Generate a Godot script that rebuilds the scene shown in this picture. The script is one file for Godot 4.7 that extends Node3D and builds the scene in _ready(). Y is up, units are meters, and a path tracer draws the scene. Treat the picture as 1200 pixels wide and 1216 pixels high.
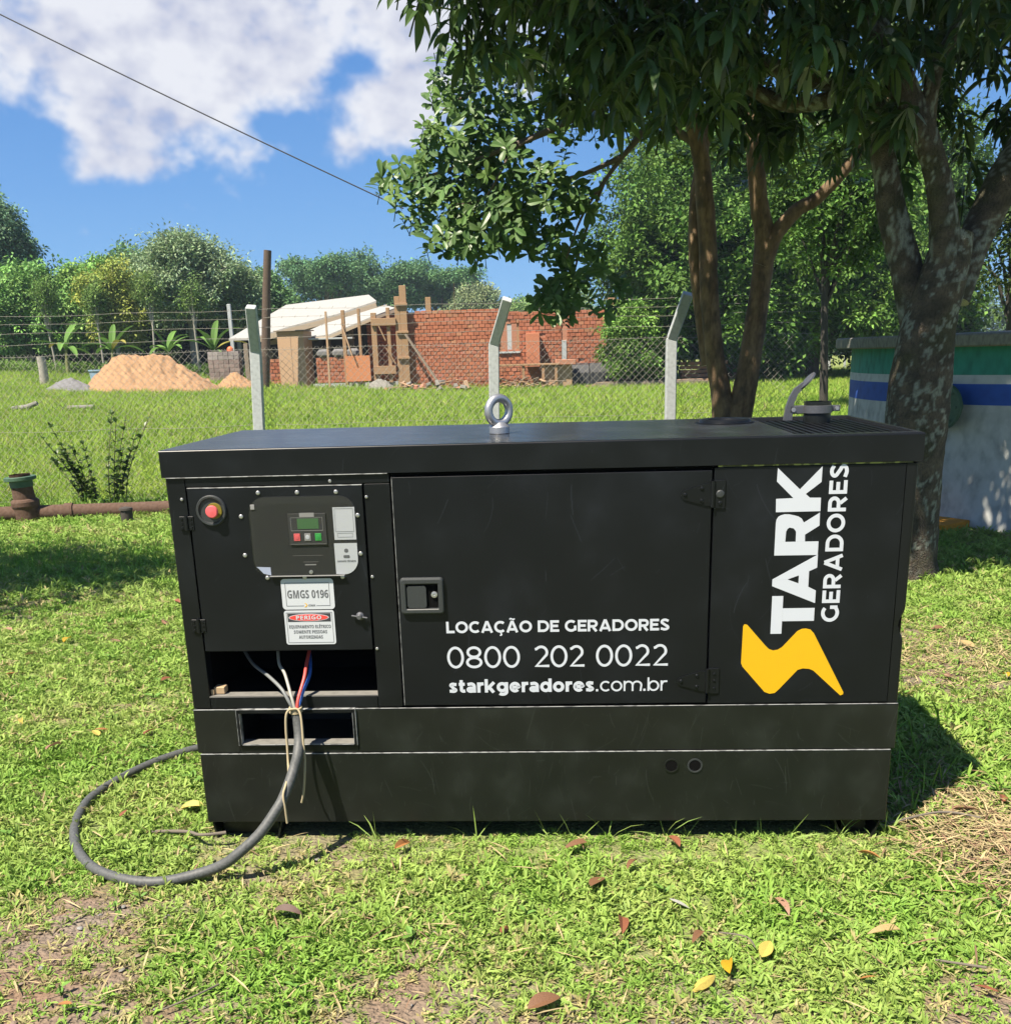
extends Node3D

const SUN_FROM := Vector3(-0.364, 0.86, 0.357)
const GEN_YAW := -0.0605
const LID := 1.262

var rng := RandomNumberGenerator.new()
var mats := {}
var soil_noise := FastNoiseLite.new()


# ---------------------------------------------------------------- mesh builder
class MB:
	var v := PackedVector3Array()
	var n := PackedVector3Array()
	var c := PackedColorArray()
	var col := Color(1, 1, 1)
	var xf := Transform3D()

	func tri(a: Vector3, b: Vector3, d: Vector3, na: Vector3, nb: Vector3, nd: Vector3) -> void:
		a = xf * a
		b = xf * b
		d = xf * d
		na = (xf.basis * na).normalized()
		nb = (xf.basis * nb).normalized()
		nd = (xf.basis * nd).normalized()
		if (d - a).cross(b - a).dot(na + nb + nd) < 0.0:
			var t := b
			b = d
			d = t
			t = nb
			nb = nd
			nd = t
		v.append(a)
		v.append(b)
		v.append(d)
		n.append(na)
		n.append(nb)
		n.append(nd)
		c.append(col)
		c.append(col)
		c.append(col)

	func tint3(ca: Color, cb: Color, cd: Color) -> void:
		var k := c.size()
		c[k - 3] = ca
		c[k - 2] = cb
		c[k - 1] = cd

	func flat(a: Vector3, b: Vector3, d: Vector3) -> void:
		var nn := (d - a).cross(b - a).normalized()
		tri(a, b, d, nn, nn, nn)

	func quad(a: Vector3, b: Vector3, d: Vector3, e: Vector3, nn: Vector3) -> void:
		tri(a, b, d, nn, nn, nn)
		tri(a, d, e, nn, nn, nn)

	func quad4(a: Vector3, b: Vector3, d: Vector3, e: Vector3, na: Vector3, nb: Vector3, nd: Vector3, ne: Vector3) -> void:
		tri(a, b, d, na, nb, nd)
		tri(a, d, e, na, nd, ne)

	func box(ctr: Vector3, size: Vector3, bev := 0.0) -> void:
		var h := size * 0.5
		bev = minf(bev, minf(h.x, minf(h.y, h.z)) * 0.9)
		for a in 3:
			var b := (a + 1) % 3
			var d := (a + 2) % 3
			for s in [-1.0, 1.0]:
				var p: Array[Vector3] = []
				for q in [[-1, -1], [-1, 1], [1, 1], [1, -1]]:
					var w := Vector3()
					w[a] = s * h[a]
					w[b] = q[0] * (h[b] - bev)
					w[d] = q[1] * (h[d] - bev)
					p.append(ctr + w)
				var nn := Vector3()
				nn[a] = s
				quad(p[0], p[1], p[2], p[3], nn)
				if bev > 0.0:
					for s2 in [-1.0, 1.0]:
						var m := Vector3()
						m[b] = s2
						var e: Array[Vector3] = []
						for q in [-1.0, 1.0]:
							var w := Vector3()
							w[a] = s * h[a]
							w[b] = s2 * (h[b] - bev)
							w[d] = q * (h[d] - bev)
							e.append(ctr + w)
						for q in [1.0, -1.0]:
							var w := Vector3()
							w[a] = s * (h[a] - bev)
							w[b] = s2 * h[b]
							w[d] = q * (h[d] - bev)
							e.append(ctr + w)
						quad4(e[0], e[1], e[2], e[3], nn, nn, m, m)
		if bev > 0.0:
			for x in [-1.0, 1.0]:
				for y in [-1.0, 1.0]:
					for z in [-1.0, 1.0]:
						var s := Vector3(x, y, z)
						var i := s * (h - Vector3.ONE * bev)
						tri(ctr + i + Vector3(x * bev, 0, 0), ctr + i + Vector3(0, y * bev, 0), ctr + i + Vector3(0, 0, z * bev), Vector3(x, 0, 0), Vector3(0, y, 0), Vector3(0, 0, z))

	func span(x0: float, x1: float, y0: float, y1: float, z0: float, z1: float, bev := 0.0) -> void:
		box(Vector3(x0 + x1, y0 + y1, z0 + z1) * 0.5, Vector3(absf(x1 - x0), absf(y1 - y0), absf(z1 - z0)), bev)

	func bar(a: Vector3, b: Vector3, w: float, t: float, bev := 0.0, up := Vector3.UP) -> void:
		var old := xf
		var y := (b - a).normalized()
		var x := up.cross(y)
		if x.length() < 0.05:
			x = Vector3.RIGHT if absf(y.x) < 0.9 else Vector3.BACK
		x = (x - y * x.dot(y)).normalized()
		xf = old * Transform3D(Basis(x, y, x.cross(y)), (a + b) * 0.5)
		box(Vector3.ZERO, Vector3(w, (b - a).length(), t), bev)
		xf = old

	func tube(p: Array, r: Array, sides := 8, cap := true, wob := 0.0, sd := 0, tintf = null) -> void:
		var rings := []
		var nrm := []
		var cols := []
		var ref := Vector3.UP
		var d0: Vector3 = (p[1] - p[0]).normalized()
		if absf(d0.y) > 0.8:
			ref = Vector3.RIGHT
		var no := FastNoiseLite.new()
		no.seed = sd
		no.frequency = 1.0
		for i in p.size():
			var d: Vector3 = ((p[mini(i + 1, p.size() - 1)] - p[maxi(i - 1, 0)]) as Vector3).normalized()
			var x := (ref - d * ref.dot(d)).normalized()
			ref = x
			var y := d.cross(x)
			var ring := []
			var rn := []
			var rc := []
			for k in sides:
				var a := TAU * k / sides
				var o := x * cos(a) + y * sin(a)
				var rr: float = r[i]
				if wob > 0.0:
					var q: Vector3 = p[i] + o * rr
					rr *= 1.0 + wob * (no.get_noise_3dv(q * 3.0) + 0.6 * no.get_noise_3dv(q * 9.0))
				ring.append(p[i] + o * rr)
				rn.append(o)
				rc.append(tintf.call(p[i] + o * rr) if tintf != null else col)
			rings.append(ring)
			nrm.append(rn)
			cols.append(rc)
		for i in p.size() - 1:
			for k in sides:
				var k2 := (k + 1) % sides
				tri(rings[i][k], rings[i][k2], rings[i + 1][k2], nrm[i][k], nrm[i][k2], nrm[i + 1][k2])
				if tintf != null:
					paint(rings[i][k], rings[i][k2], rings[i + 1][k2], cols[i][k], cols[i][k2], cols[i + 1][k2])
				tri(rings[i][k], rings[i + 1][k2], rings[i + 1][k], nrm[i][k], nrm[i + 1][k2], nrm[i + 1][k])
				if tintf != null:
					paint(rings[i][k], rings[i + 1][k2], rings[i + 1][k], cols[i][k], cols[i + 1][k2], cols[i + 1][k])
		if cap:
			for e in [0, p.size() - 1]:
				var nn: Vector3 = (p[0] - p[1]).normalized() if e == 0 else (p[-1] - p[-2]).normalized()
				for k in sides:
					tri(p[e], rings[e][k], rings[e][(k + 1) % sides], nn, nn, nn)

	func paint(a: Vector3, b: Vector3, d: Vector3, ca: Color, cb: Color, cd: Color) -> void:
		# the colours follow the vertices, whose order tri() may have turned
		var k := v.size() - 3
		var q := [xf * a, xf * b, xf * d]
		var w := [ca, cb, cd]
		for i in 3:
			for j in 3:
				if v[k + i].is_equal_approx(q[j]):
					c[k + i] = w[j]

	func lathe(prof: Array, sides := 16) -> void:
		# prof: Vector2(radius, height), outside on the right when going up
		for i in prof.size() - 1:
			var a: Vector2 = prof[i]
			var b: Vector2 = prof[i + 1]
			var t := (b - a).normalized()
			for k in sides:
				var a0 := TAU * k / sides
				var a1 := TAU * (k + 1) / sides
				var e0 := Vector3(cos(a0), 0, sin(a0))
				var e1 := Vector3(cos(a1), 0, sin(a1))
				var n0 := e0 * t.y + Vector3(0, -t.x, 0)
				var n1 := e1 * t.y + Vector3(0, -t.x, 0)
				var pa0 := e0 * a.x + Vector3(0, a.y, 0)
				var pa1 := e1 * a.x + Vector3(0, a.y, 0)
				var pb0 := e0 * b.x + Vector3(0, b.y, 0)
				var pb1 := e1 * b.x + Vector3(0, b.y, 0)
				if a.x > 1e-5:
					tri(pa0, pa1, pb1, n0, n1, n1)
				if b.x > 1e-5:
					tri(pa0, pb1, pb0, n0, n1, n0)

	func torus(R: float, r: float, su := 24, sv := 10) -> void:
		for i in su:
			for j in sv:
				var q := []
				var w := []
				for e in [[i, j], [i + 1, j], [i + 1, j + 1], [i, j + 1]]:
					var a: float = TAU * e[0] / su
					var b: float = TAU * e[1] / sv
					var o := Vector3(cos(a), sin(a), 0)
					q.append(o * (R + r * cos(b)) + Vector3(0, 0, r * sin(b)))
					w.append(o * cos(b) + Vector3(0, 0, sin(b)))
				quad4(q[0], q[1], q[2], q[3], w[0], w[1], w[2], w[3])

	func prism(poly: PackedVector2Array, z0: float, z1: float, back := true) -> void:
		var ix := Geometry2D.triangulate_polygon(poly)
		for i in range(0, ix.size(), 3):
			var a := poly[ix[i]]
			var b := poly[ix[i + 1]]
			var d := poly[ix[i + 2]]
			tri(Vector3(a.x, a.y, z1), Vector3(b.x, b.y, z1), Vector3(d.x, d.y, z1), Vector3.BACK, Vector3.BACK, Vector3.BACK)
			if back:
				tri(Vector3(a.x, a.y, z0), Vector3(b.x, b.y, z0), Vector3(d.x, d.y, z0), Vector3.FORWARD, Vector3.FORWARD, Vector3.FORWARD)
		var turn := -1.0 if Geometry2D.is_polygon_clockwise(poly) else 1.0
		for i in poly.size():
			var a := poly[i]
			var b := poly[(i + 1) % poly.size()]
			var t := (b - a).normalized() * turn
			quad(Vector3(a.x, a.y, z0), Vector3(b.x, b.y, z0), Vector3(b.x, b.y, z1), Vector3(a.x, a.y, z1), Vector3(t.y, -t.x, 0))

	func leaf(base: Vector3, dir: Vector3, up: Vector3, length: float, width: float, kind := 0, droop := 0.4, fold := 0.3, seg := 4) -> void:
		# kind 0 lance-shaped, 1 broad at the tip, 2 oval
		var side := dir.cross(up).normalized()
		var p := base
		var d := dir.normalized()
		var step := length / seg
		var pts := [p]
		var ups := [side.cross(d).normalized()]
		for i in seg:
			d = (d + Vector3.DOWN * droop / seg).normalized()
			p += d * step
			pts.append(p)
			ups.append(side.cross(d).normalized())
		var w := []
		for i in seg + 1:
			var t := float(i) / seg
			if kind == 0:
				w.append(width * 0.5 * pow(sin(PI * pow(clampf(t, 0.0, 1.0), 0.85)), 0.8) if i < seg and i > 0 else 0.0)
			elif kind == 1:
				w.append(width * 0.5 * 1.55 * pow(t, 0.9) * pow(maxf(1.0 - t, 0.0), 0.4) if i > 0 else 0.0)
			else:
				w.append(width * 0.5 * pow(maxf(sin(PI * t), 0.0), 0.6) if i < seg and i > 0 else 0.0)
		for i in seg:
			for s in [-1.0, 1.0]:
				var a: Vector3 = pts[i]
				var b: Vector3 = pts[i + 1]
				var e0: Vector3 = a + side * s * w[i] + ups[i] * w[i] * fold
				var e1: Vector3 = b + side * s * w[i + 1] + ups[i + 1] * w[i + 1] * fold
				var nn: Vector3 = (ups[i] - side * s * fold).normalized()
				var n2: Vector3 = (ups[i + 1] - side * s * fold).normalized()
				if w[i] > 0.0 or w[i + 1] > 0.0:
					if w[i + 1] > 0.0:
						tri(a, b, e1, nn, n2, n2)
					if w[i] > 0.0:
						tri(a, e1 if w[i + 1] > 0.0 else b, e0, nn, n2, nn)

	func mesh() -> ArrayMesh:
		var m := ArrayMesh.new()
		var arr := []
		arr.resize(Mesh.ARRAY_MAX)
		arr[Mesh.ARRAY_VERTEX] = v
		arr[Mesh.ARRAY_NORMAL] = n
		arr[Mesh.ARRAY_COLOR] = c
		m.add_surface_from_arrays(Mesh.PRIMITIVE_TRIANGLES, arr)
		return m


func mb() -> MB:
	return MB.new()


# ---------------------------------------------------------------- things and parts
func meta(o: Node, label: String, category: String, group := "", kind := "") -> void:
	if label:
		o.set_meta("label", label)
	if category:
		o.set_meta("category", category)
	if group:
		o.set_meta("group", group)
	if kind:
		o.set_meta("kind", kind)


func thing(called: String, label: String, category: String, at := Vector3.ZERO, turn := 0.0, group := "") -> Node3D:
	var o := Node3D.new()
	o.name = called
	add_child(o, true)
	o.position = at
	o.rotation.y = turn
	meta(o, label, category, group)
	return o


func part(parent: Node, called: String, m, mat: Material, label := "") -> MeshInstance3D:
	var o := MeshInstance3D.new()
	o.name = called
	o.mesh = m.mesh() if m is MB else m
	o.material_override = mat
	parent.add_child(o, true)
	if label:
		o.set_meta("label", label)
	return o


func copies(parent: Node, called: String, m: Mesh, mat: Material, where: Array, tints: Array, stuff := true) -> MultiMeshInstance3D:
	var mm := MultiMesh.new()
	mm.transform_format = MultiMesh.TRANSFORM_3D
	mm.use_colors = true
	mm.mesh = m
	mm.instance_count = where.size()
	for i in where.size():
		mm.set_instance_transform(i, where[i])
		mm.set_instance_color(i, tints[i])
	var o := MultiMeshInstance3D.new()
	o.name = called
	o.multimesh = mm
	o.material_override = mat
	parent.add_child(o, true)
	if stuff:
		o.set_meta("kind", "stuff")
	return o


# ---------------------------------------------------------------- materials
func lin(r: float, g: float, b: float) -> Color:
	return Color(r, g, b).linear_to_srgb()


func ntex(sd: int, freq: float, stops: Array, oct := 4, size := 512, kind := FastNoiseLite.TYPE_SIMPLEX_SMOOTH, frac := FastNoiseLite.FRACTAL_FBM) -> NoiseTexture2D:
	var n := FastNoiseLite.new()
	n.seed = sd
	n.noise_type = kind
	n.frequency = freq
	n.fractal_type = frac
	n.fractal_octaves = oct
	var t := NoiseTexture2D.new()
	t.width = size
	t.height = size
	t.seamless = true
	t.noise = n
	var g := Gradient.new()
	var off := PackedFloat32Array()
	var cols := PackedColorArray()
	for s in stops:
		off.append(s[0])
		cols.append(s[1].linear_to_srgb() if s[1] is Color else Color(s[1], s[1], s[1]).linear_to_srgb())
	g.offsets = off
	g.colors = cols
	t.color_ramp = g
	return t


func mat(base: Color, rough := 0.6, o := {}) -> StandardMaterial3D:
	var m := StandardMaterial3D.new()
	m.albedo_color = base.linear_to_srgb()
	m.roughness = rough
	m.metallic = o.get("metal", 0.0)
	m.metallic_specular = o.get("spec", 0.5)
	if o.has("vc"):
		m.vertex_color_use_as_albedo = true
	var s: float = o.get("scale", 1.0)
	var sv: Vector3 = o.get("scale3", Vector3(s, s, s))
	if o.has("tex") or o.has("bump") or o.has("rtex"):
		m.uv1_triplanar = true
		m.uv1_world_triplanar = o.get("world", false)
		m.uv1_scale = sv
		if o.has("tex"):
			m.albedo_texture = o.tex
		if o.has("rtex"):
			m.roughness_texture = o.rtex
		if o.has("bump"):
			m.heightmap_enabled = true
			m.heightmap_texture = o.bump
			m.heightmap_scale = o.get("relief", 1.0)
	if o.has("back"):
		m.backlight_enabled = true
		var k: float = o.back
		m.backlight = Color(k, k, k).linear_to_srgb()
	if o.has("rim"):
		m.rim_enabled = true
		m.rim = o.rim
	return m


func gh(x: float, z: float) -> float:
	var u := clampf((-z - 15.0) / 45.0, 0.0, 1.6)
	var w := clampf((-x - 2.0) / 20.0, 0.0, 1.25)
	return 1.1 * u * w


const BARE := [[-1.37, 0.6, 0.28, 1.0], [-1.24, 0.84, 0.22, 1.0], [-1.2, 0.43, 0.22, 0.55], [-0.37, 0.87, 0.16, 0.95], [-0.34, 0.66, 0.12, 0.6], [1.02, 0.97, 0.16, 1.0], [2.1, -2.05, 0.5, 0.55], [1.95, -1.6, 0.4, 0.6], [1.45, 0.08, 0.24, 0.95], [1.4, 0.33, 0.2, 0.7], [1.45, -0.26, 0.2, 0.55], [-0.75, 0.18, 0.3, 0.5], [-0.2, 1.05, 0.3, 0.6], [-3.2, -3.4, 0.5, 0.35], [0.1, 1.25, 0.5, 0.7], [-0.9, 1.2, 0.4, 0.8]]


func bare(x: float, z: float) -> float:
	var b := 0.0
	for q in BARE:
		var d := Vector2(x - q[0], z - q[1]).length() / float(q[2])
		b = maxf(b, q[3] * clampf(1.5 - d + 0.5 * soil_noise.get_noise_2d(x * 9.0, z * 9.0), 0.0, 1.0))
	return clampf(b + 0.35 * maxf(0.0, soil_noise.get_noise_2d(x * 1.3 + 40.0, z * 1.3)) + 0.25 * maxf(0.0, soil_noise.get_noise_2d(x * 5.0, z * 5.0 + 90.0)), 0.0, 1.0)


func rnd(a: float, b: float) -> float:
	return rng.randf_range(a, b)


func in_view(x: float, y: float, z: float, margin := 0.35) -> bool:
	# whether the photograph could show that place: only how far the planting goes
	var d := 3.06 - z
	if d < 0.0:
		return absf(x) < 1.6
	var across := (x + 0.101) / maxf(d, 0.1)
	return absf(across) < 0.53 + margin / maxf(d, 0.5)


func _ready() -> void:
	rng.seed = 20
	soil_noise.seed = 5
	soil_noise.frequency = 1.0
	soil_noise.fractal_octaves = 3
	# camera
	var cam := Camera3D.new()
	cam.name = "camera"
	cam.projection = Camera3D.PROJECTION_FRUSTUM
	cam.near = 0.1
	cam.far = 3000.0
	cam.size = 0.1 * 0.98644
	cam.frustum_offset = Vector2(0, 0.1 * 192.0 / 1232.7)
	cam.position = Vector3(-0.101, 1.507, 3.059)
	cam.basis = Basis(Vector3.RIGHT, -0.299) * Basis(Vector3.BACK, -0.0293)
	add_child(cam)
	cam.current = true
	# sky, exposure
	var env := Environment.new()
	env.background_mode = Environment.BG_SKY
	env.tonemap_mode = Environment.TONE_MAPPER_LINEAR
	env.tonemap_exposure = EXPOSURE
	env.sdfgi_enabled = true
	env.ssao_enabled = true
	env.ssil_enabled = true
	var sky := Sky.new()
	var pan := PanoramaSkyMaterial.new()
	pan.panorama = make_sky()
	sky.sky_material = pan
	env.sky = sky
	env.fog_enabled = true
	env.fog_density = 0.0004
	env.fog_light_color = Color(0.78, 0.86, 0.96)
	var we := WorldEnvironment.new()
	we.name = "world_environment"
	we.environment = env
	add_child(we)
	# sun
	var sun := DirectionalLight3D.new()
	sun.name = "sun"
	sun.light_color = Color(1.0, 0.955, 0.88)
	sun.light_energy = 1.6
	sun.light_angular_distance = 0.5
	sun.shadow_enabled = true
	sun.look_at_from_position(SUN_FROM * 10.0, Vector3.ZERO)
	add_child(sun)

	make_materials()
	make_ground()
	make_background()
	make_house()
	make_tank()
	make_fence()
	make_trees()
	make_generator()
	make_cable()
	make_pipe()
	make_lawn()
	make_litter()


const EXPOSURE := 2.4
# clouds: [azimuth, elevation, half width, half height, strength], in degrees from straight ahead
const CLOUDS := [[-23.5, 13.8, 5.0, 2.3, 0.95], [-17.2, 13.6, 3.4, 2.8, 1.0], [-12.2, 14.4, 4.2, 2.4, 1.05], [-15.4, 11.6, 2.8, 2.0, 0.9], [-18.6, 10.3, 1.9, 1.5, 0.95], [-16.9, 9.0, 1.7, 0.8, 0.85], [-19.4, 8.7, 1.0, 0.7, 0.6], [-8.8, 13.0, 2.6, 1.6, 0.75], [-3.4, 13.6, 2.6, 2.8, 1.05], [-4.6, 11.2, 2.3, 1.7, 1.0], [-7.2, 9.9, 1.1, 0.8, 0.75], [-12.4, 9.5, 1.3, 0.6, 0.5], [-13.8, 12.0, 2.5, 1.0, 0.5], [-6.2, 13.5, 1.3, 0.8, -0.9], [-7.6, 12.6, 0.9, 0.7, -0.7], [-10.4, 10.8, 1.5, 0.7, -0.6], [-21.6, 9.6, 1.6, 1.2, -0.3], [-13.0, 17.5, 8.0, 3.0, 0.9], [-3.0, 17.0, 4.5, 2.5, 0.9], [6.0, 15.0, 5.0, 2.5, 0.8], [15.0, 16.0, 4.0, 2.0, 0.5], [4.0, 11.5, 2.0, 1.2, 0.5]]


func sky_at(az: float, el: float, big: FastNoiseLite, fine: FastNoiseLite) -> Vector3:
	var t := clampf(el / 90.0, 0.0, 1.0)
	var c: Vector3
	var stops := [[0.0, Vector3(0.42, 0.66, 0.92)], [0.03, Vector3(0.27, 0.54, 0.90)], [0.09, Vector3(0.19, 0.42, 0.82)], [0.15, Vector3(0.135, 0.33, 0.73)], [0.4, Vector3(0.07, 0.21, 0.58)], [1.0, Vector3(0.05, 0.15, 0.46)]]
	c = stops[-1][1]
	for i in stops.size() - 1:
		if t <= stops[i + 1][0]:
			c = (stops[i][1] as Vector3).lerp(stops[i + 1][1], (t - stops[i][0]) / (stops[i + 1][0] - stops[i][0]))
			break
	var a := deg_to_rad(az)
	var e := deg_to_rad(el)
	var dir := Vector3(sin(a) * cos(e), sin(e), -cos(a) * cos(e))
	var lay := dir / (absf(dir.y) + 0.25)
	var nb := big.get_noise_3dv(lay * 2.2)
	var general := 0.30 + 0.75 * nb
	var w := clampf((31.0 - absf(az)) / 6.0, 0.0, 1.0) * clampf((22.0 - el) / 4.0, 0.0, 1.0)
	var d := general
	if w > 0.0:
		var m := 0.0
		for q in CLOUDS:
			var u: float = (az - q[0]) / q[2]
			var v: float = (el - q[1]) / q[3]
			var s := u * u + v * v
			if s < 5.0:
				m += q[4] * exp(-s)
		d = lerpf(general, minf(m, 1.25), w)
	var f := fine.get_noise_3dv(dir * Vector3(9.0, 13.0, 9.0))
	var f3 := fine.get_noise_3dv(dir * 75.0)
	var f2 := fine.get_noise_3dv(dir * Vector3(26.0, 38.0, 26.0) + Vector3(7, 3, 1))
	var x := clampf((d * 1.0 + 0.66 * f + 0.46 * f2 + 0.2 * f3 - 0.17) / 0.95, 0.0, 1.0)
	x = x * x * (3.0 - 2.0 * x)
	x *= clampf(el / 4.0, 0.0, 1.0)
	var shade := clampf(0.80 + 0.6 * f2 + 0.85 * f - 0.2 * clampf(d - 0.8, 0.0, 0.5), 0.0, 1.0)
	var cloud := Vector3(0.49, 0.52, 0.68).lerp(Vector3(0.88, 0.89, 0.94), shade)
	return c.lerp(cloud, x * 0.94) / EXPOSURE


func make_sky() -> ImageTexture:
	var w := 4096
	var h := 2048
	var big := FastNoiseLite.new()
	big.seed = 3
	big.frequency = 1.0
	big.fractal_octaves = 4
	var fine := FastNoiseLite.new()
	fine.seed = 11
	fine.frequency = 1.0
	fine.fractal_octaves = 5
	fine.fractal_gain = 0.55
	var px := PackedFloat32Array()
	px.resize(w * h * 3)
	# below the horizon: the mean colour of the land, hidden by the ground
	for y in range(h / 2, h):
		for x in range(0, w):
			var k := (y * w + x) * 3
			px[k] = 0.08
			px[k + 1] = 0.11
			px[k + 2] = 0.05
	var half := h / 2
	for by in range(0, half, 8):
		for bx in range(0, w, 8):
			var az := fposmod((bx + 4.0) / w * 360.0 + 180.0, 360.0) - 180.0
			var el := (0.5 - (by + 4.0) / h) * 180.0
			var step := 1 if absf(az) < 27.0 and el < 19.0 else 8
			for y in range(by, by + 8, step):
				for x in range(bx, bx + 8, step):
					var o := sky_at(fposmod((x + step * 0.5) / w * 360.0 + 180.0, 360.0) - 180.0, (0.5 - (y + step * 0.5) / h) * 180.0, big, fine)
					for yy in range(y, y + step):
						for xx in range(x, x + step):
							var k := (yy * w + xx) * 3
							px[k] = o.x
							px[k + 1] = o.y
							px[k + 2] = o.z
	return ImageTexture.create_from_image(Image.create_from_data(w, h, false, Image.FORMAT_RGBF, px.to_byte_array()))


func scratched(sd: int, scratches: int, specks: int, dust := 0.26) -> ImageTexture:
	# satin paint: a film of dust in soft patches, hair scratches and dried drops
	var w := 768
	var r := RandomNumberGenerator.new()
	r.seed = sd
	var n := FastNoiseLite.new()
	n.seed = sd
	n.frequency = 0.006
	n.fractal_octaves = 5
	var im := n.get_seamless_image(w, w)
	im.convert(Image.FORMAT_RGB8)
	var px := im.get_data()
	for i in px.size():
		var v := px[i] / 255.0
		px[i] = int(255.0 * pow(0.22 + dust * v * v * v, 1.0 / 2.2))
	im = Image.create_from_data(w, w, false, Image.FORMAT_RGB8, px)
	for k in scratches:
		var p := Vector2(r.randf() * w, r.randf() * w)
		var a := r.randfn(PI / 2, 0.35) if r.randf() < 0.7 else r.randf() * TAU
		var turn := r.randfn(0.0, 0.006)
		var g := pow(r.randf_range(0.4, 0.95), 1.0 / 2.2)
		for i in int(r.randf_range(6.0, 90.0) * r.randf()) + 4:
			p += Vector2(cos(a), sin(a))
			a += turn
			im.set_pixel(posmod(int(p.x), w), posmod(int(p.y), w), Color(g, g, g))
	for k in specks:
		var g := pow(r.randf_range(0.4, 1.0), 1.0 / 2.2)
		var x := r.randi() % w
		var y := r.randi() % w
		im.set_pixel(x, y, Color(g, g, g))
		if r.randf() < 0.25:
			im.set_pixel((x + 1) % w, y, Color(g, g, g))
			im.set_pixel(x, (y + 1) % w, Color(g, g, g))
	return ImageTexture.create_from_image(im)


func make_materials() -> void:
	var grain := ntex(1, 0.02, [[0.0, 0.72], [0.5, 0.95], [1.0, 1.0]])
	var fine := ntex(2, 0.09, [[0.0, 0.55], [1.0, 1.0]], 3)
	var dust := ntex(3, 0.012, [[0.0, 0.8], [0.45, 0.92], [0.8, 1.0]], 6)
	var rough := ntex(4, 0.015, [[0.0, 0.75], [0.5, 1.0], [1.0, 1.0]], 5)
	var streak := ntex(6, 0.03, [[0.0, 0.35], [0.5, 0.8], [1.0, 1.0]], 5)
	var faint := ntex(7, 0.04, [[0.0, 0.8], [0.6, 0.95], [0.8, 1.0], [1.0, 1.4]], 6)
	mats.grain = grain
	mats.black = mat(Color(0.022, 0.026, 0.032), 0.33, {"spec": 0.36, "tex": scratched(71, 110, 300, 0.27), "scale": 0.8, "rtex": rough})
	mats.door_black = mat(Color(0.022, 0.026, 0.035), 0.33, {"spec": 0.36, "tex": scratched(72, 90, 260, 0.26), "scale": 0.75, "rtex": rough})
	mats.base_black = mat(Color(0.031, 0.036, 0.033), 0.36, {"spec": 0.45, "tex": scratched(73, 420, 700, 0.36), "scale": 0.9, "rtex": rough})
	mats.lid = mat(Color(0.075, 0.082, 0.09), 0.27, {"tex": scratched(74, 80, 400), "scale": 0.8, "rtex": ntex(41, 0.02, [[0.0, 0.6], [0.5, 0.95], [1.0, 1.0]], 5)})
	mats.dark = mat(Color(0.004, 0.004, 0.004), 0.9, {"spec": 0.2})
	mats.worn = mat(Color(0.27, 0.28, 0.28), 0.45, {"tex": ntex(42, 0.02, [[0.0, 0.15], [0.35, 0.4], [0.55, 1.0], [1.0, 1.0]], 3), "scale": 2.5})  # worn paint grey, with the edge highlight put into its pale tone
	mats.plastic = mat(Color(0.035, 0.04, 0.042), 0.5, {"tex": fine, "scale": 4.0})
	mats.dusty_lit = mat(Color(0.17, 0.165, 0.15), 0.7, {"tex": grain, "scale": 3.0})  # dusty floor grey, used only where sun falls, so it paints the light
	mats.white_vinyl = mat(Color(0.47, 0.50, 0.56), 0.5)
	mats.yellow_vinyl = mat(Color(0.62, 0.345, 0.002), 0.5)
	mats.zinc = mat(Color(0.62, 0.62, 0.62), 0.42, {"metal": 0.85, "tex": fine, "scale": 6.0})
	mats.galv = mat(Color(0.17, 0.175, 0.19), 0.42, {"metal": 0.6, "tex": fine, "scale": 5.0})
	mats.gap_light_strip = mat(Color(0.34, 0.38, 0.12), 0.6, {"tex": ntex(8, 0.03, [[0.0, 0.1], [0.5, 0.25], [0.6, 1.0], [1.0, 1.0]], 2), "scale": 2.0})  # yellow-green dashes painted for light showing through the gap under the lid
	mats.red = mat(Color(0.62, 0.10, 0.11), 0.45)
	mats.yellow = mat(Color(0.16, 0.13, 0.012), 0.5)
	mats.pane = StandardMaterial3D.new()
	mats.pane.transparency = BaseMaterial3D.TRANSPARENCY_ALPHA
	mats.pane.albedo_color = Color(0.05, 0.055, 0.06, 0.06)
	mats.pane.roughness = 0.05
	mats.pane.metallic_specular = 0.28
	mats.panel = mat(Color(0.024, 0.026, 0.028), 0.85, {"spec": 0.2})
	mats.device = mat(Color(0.025, 0.026, 0.03), 0.5)
	mats.lcd = mat(Color(0.045, 0.12, 0.05), 0.3)
	mats.label_white = mat(Color(0.46, 0.485, 0.52), 0.45)
	mats.label_grey = mat(Color(0.25, 0.25, 0.25), 0.5)
	mats.label_blue = mat(Color(0.38, 0.43, 0.58), 0.5)
	mats.ink = mat(Color(0.03, 0.03, 0.035), 0.6)
	mats.ink_grey = mat(Color(0.10, 0.105, 0.115), 0.6)
	mats.sign_red = mat(Color(0.62, 0.05, 0.04), 0.5)
	mats.green = mat(Color(0.03, 0.30, 0.06), 0.4)
	mats.brass = mat(Color(0.35, 0.25, 0.15), 0.6)
	# cable
	mats.cable = mat(Color(0.10, 0.105, 0.105), 0.6, {"tex": ntex(12, 0.03, [[0.0, 0.35], [0.5, 0.75], [1.0, 1.0]], 6), "scale": 6.0})
	mats.wire_red = mat(Color(0.5, 0.07, 0.06), 0.45)
	mats.wire_blue = mat(Color(0.03, 0.12, 0.45), 0.45)
	mats.wire_grey = mat(Color(0.16, 0.17, 0.17), 0.5)
	mats.twig = mat(Color(0.17, 0.145, 0.115), 0.95, {"tex": fine, "scale": 20.0})
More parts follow.
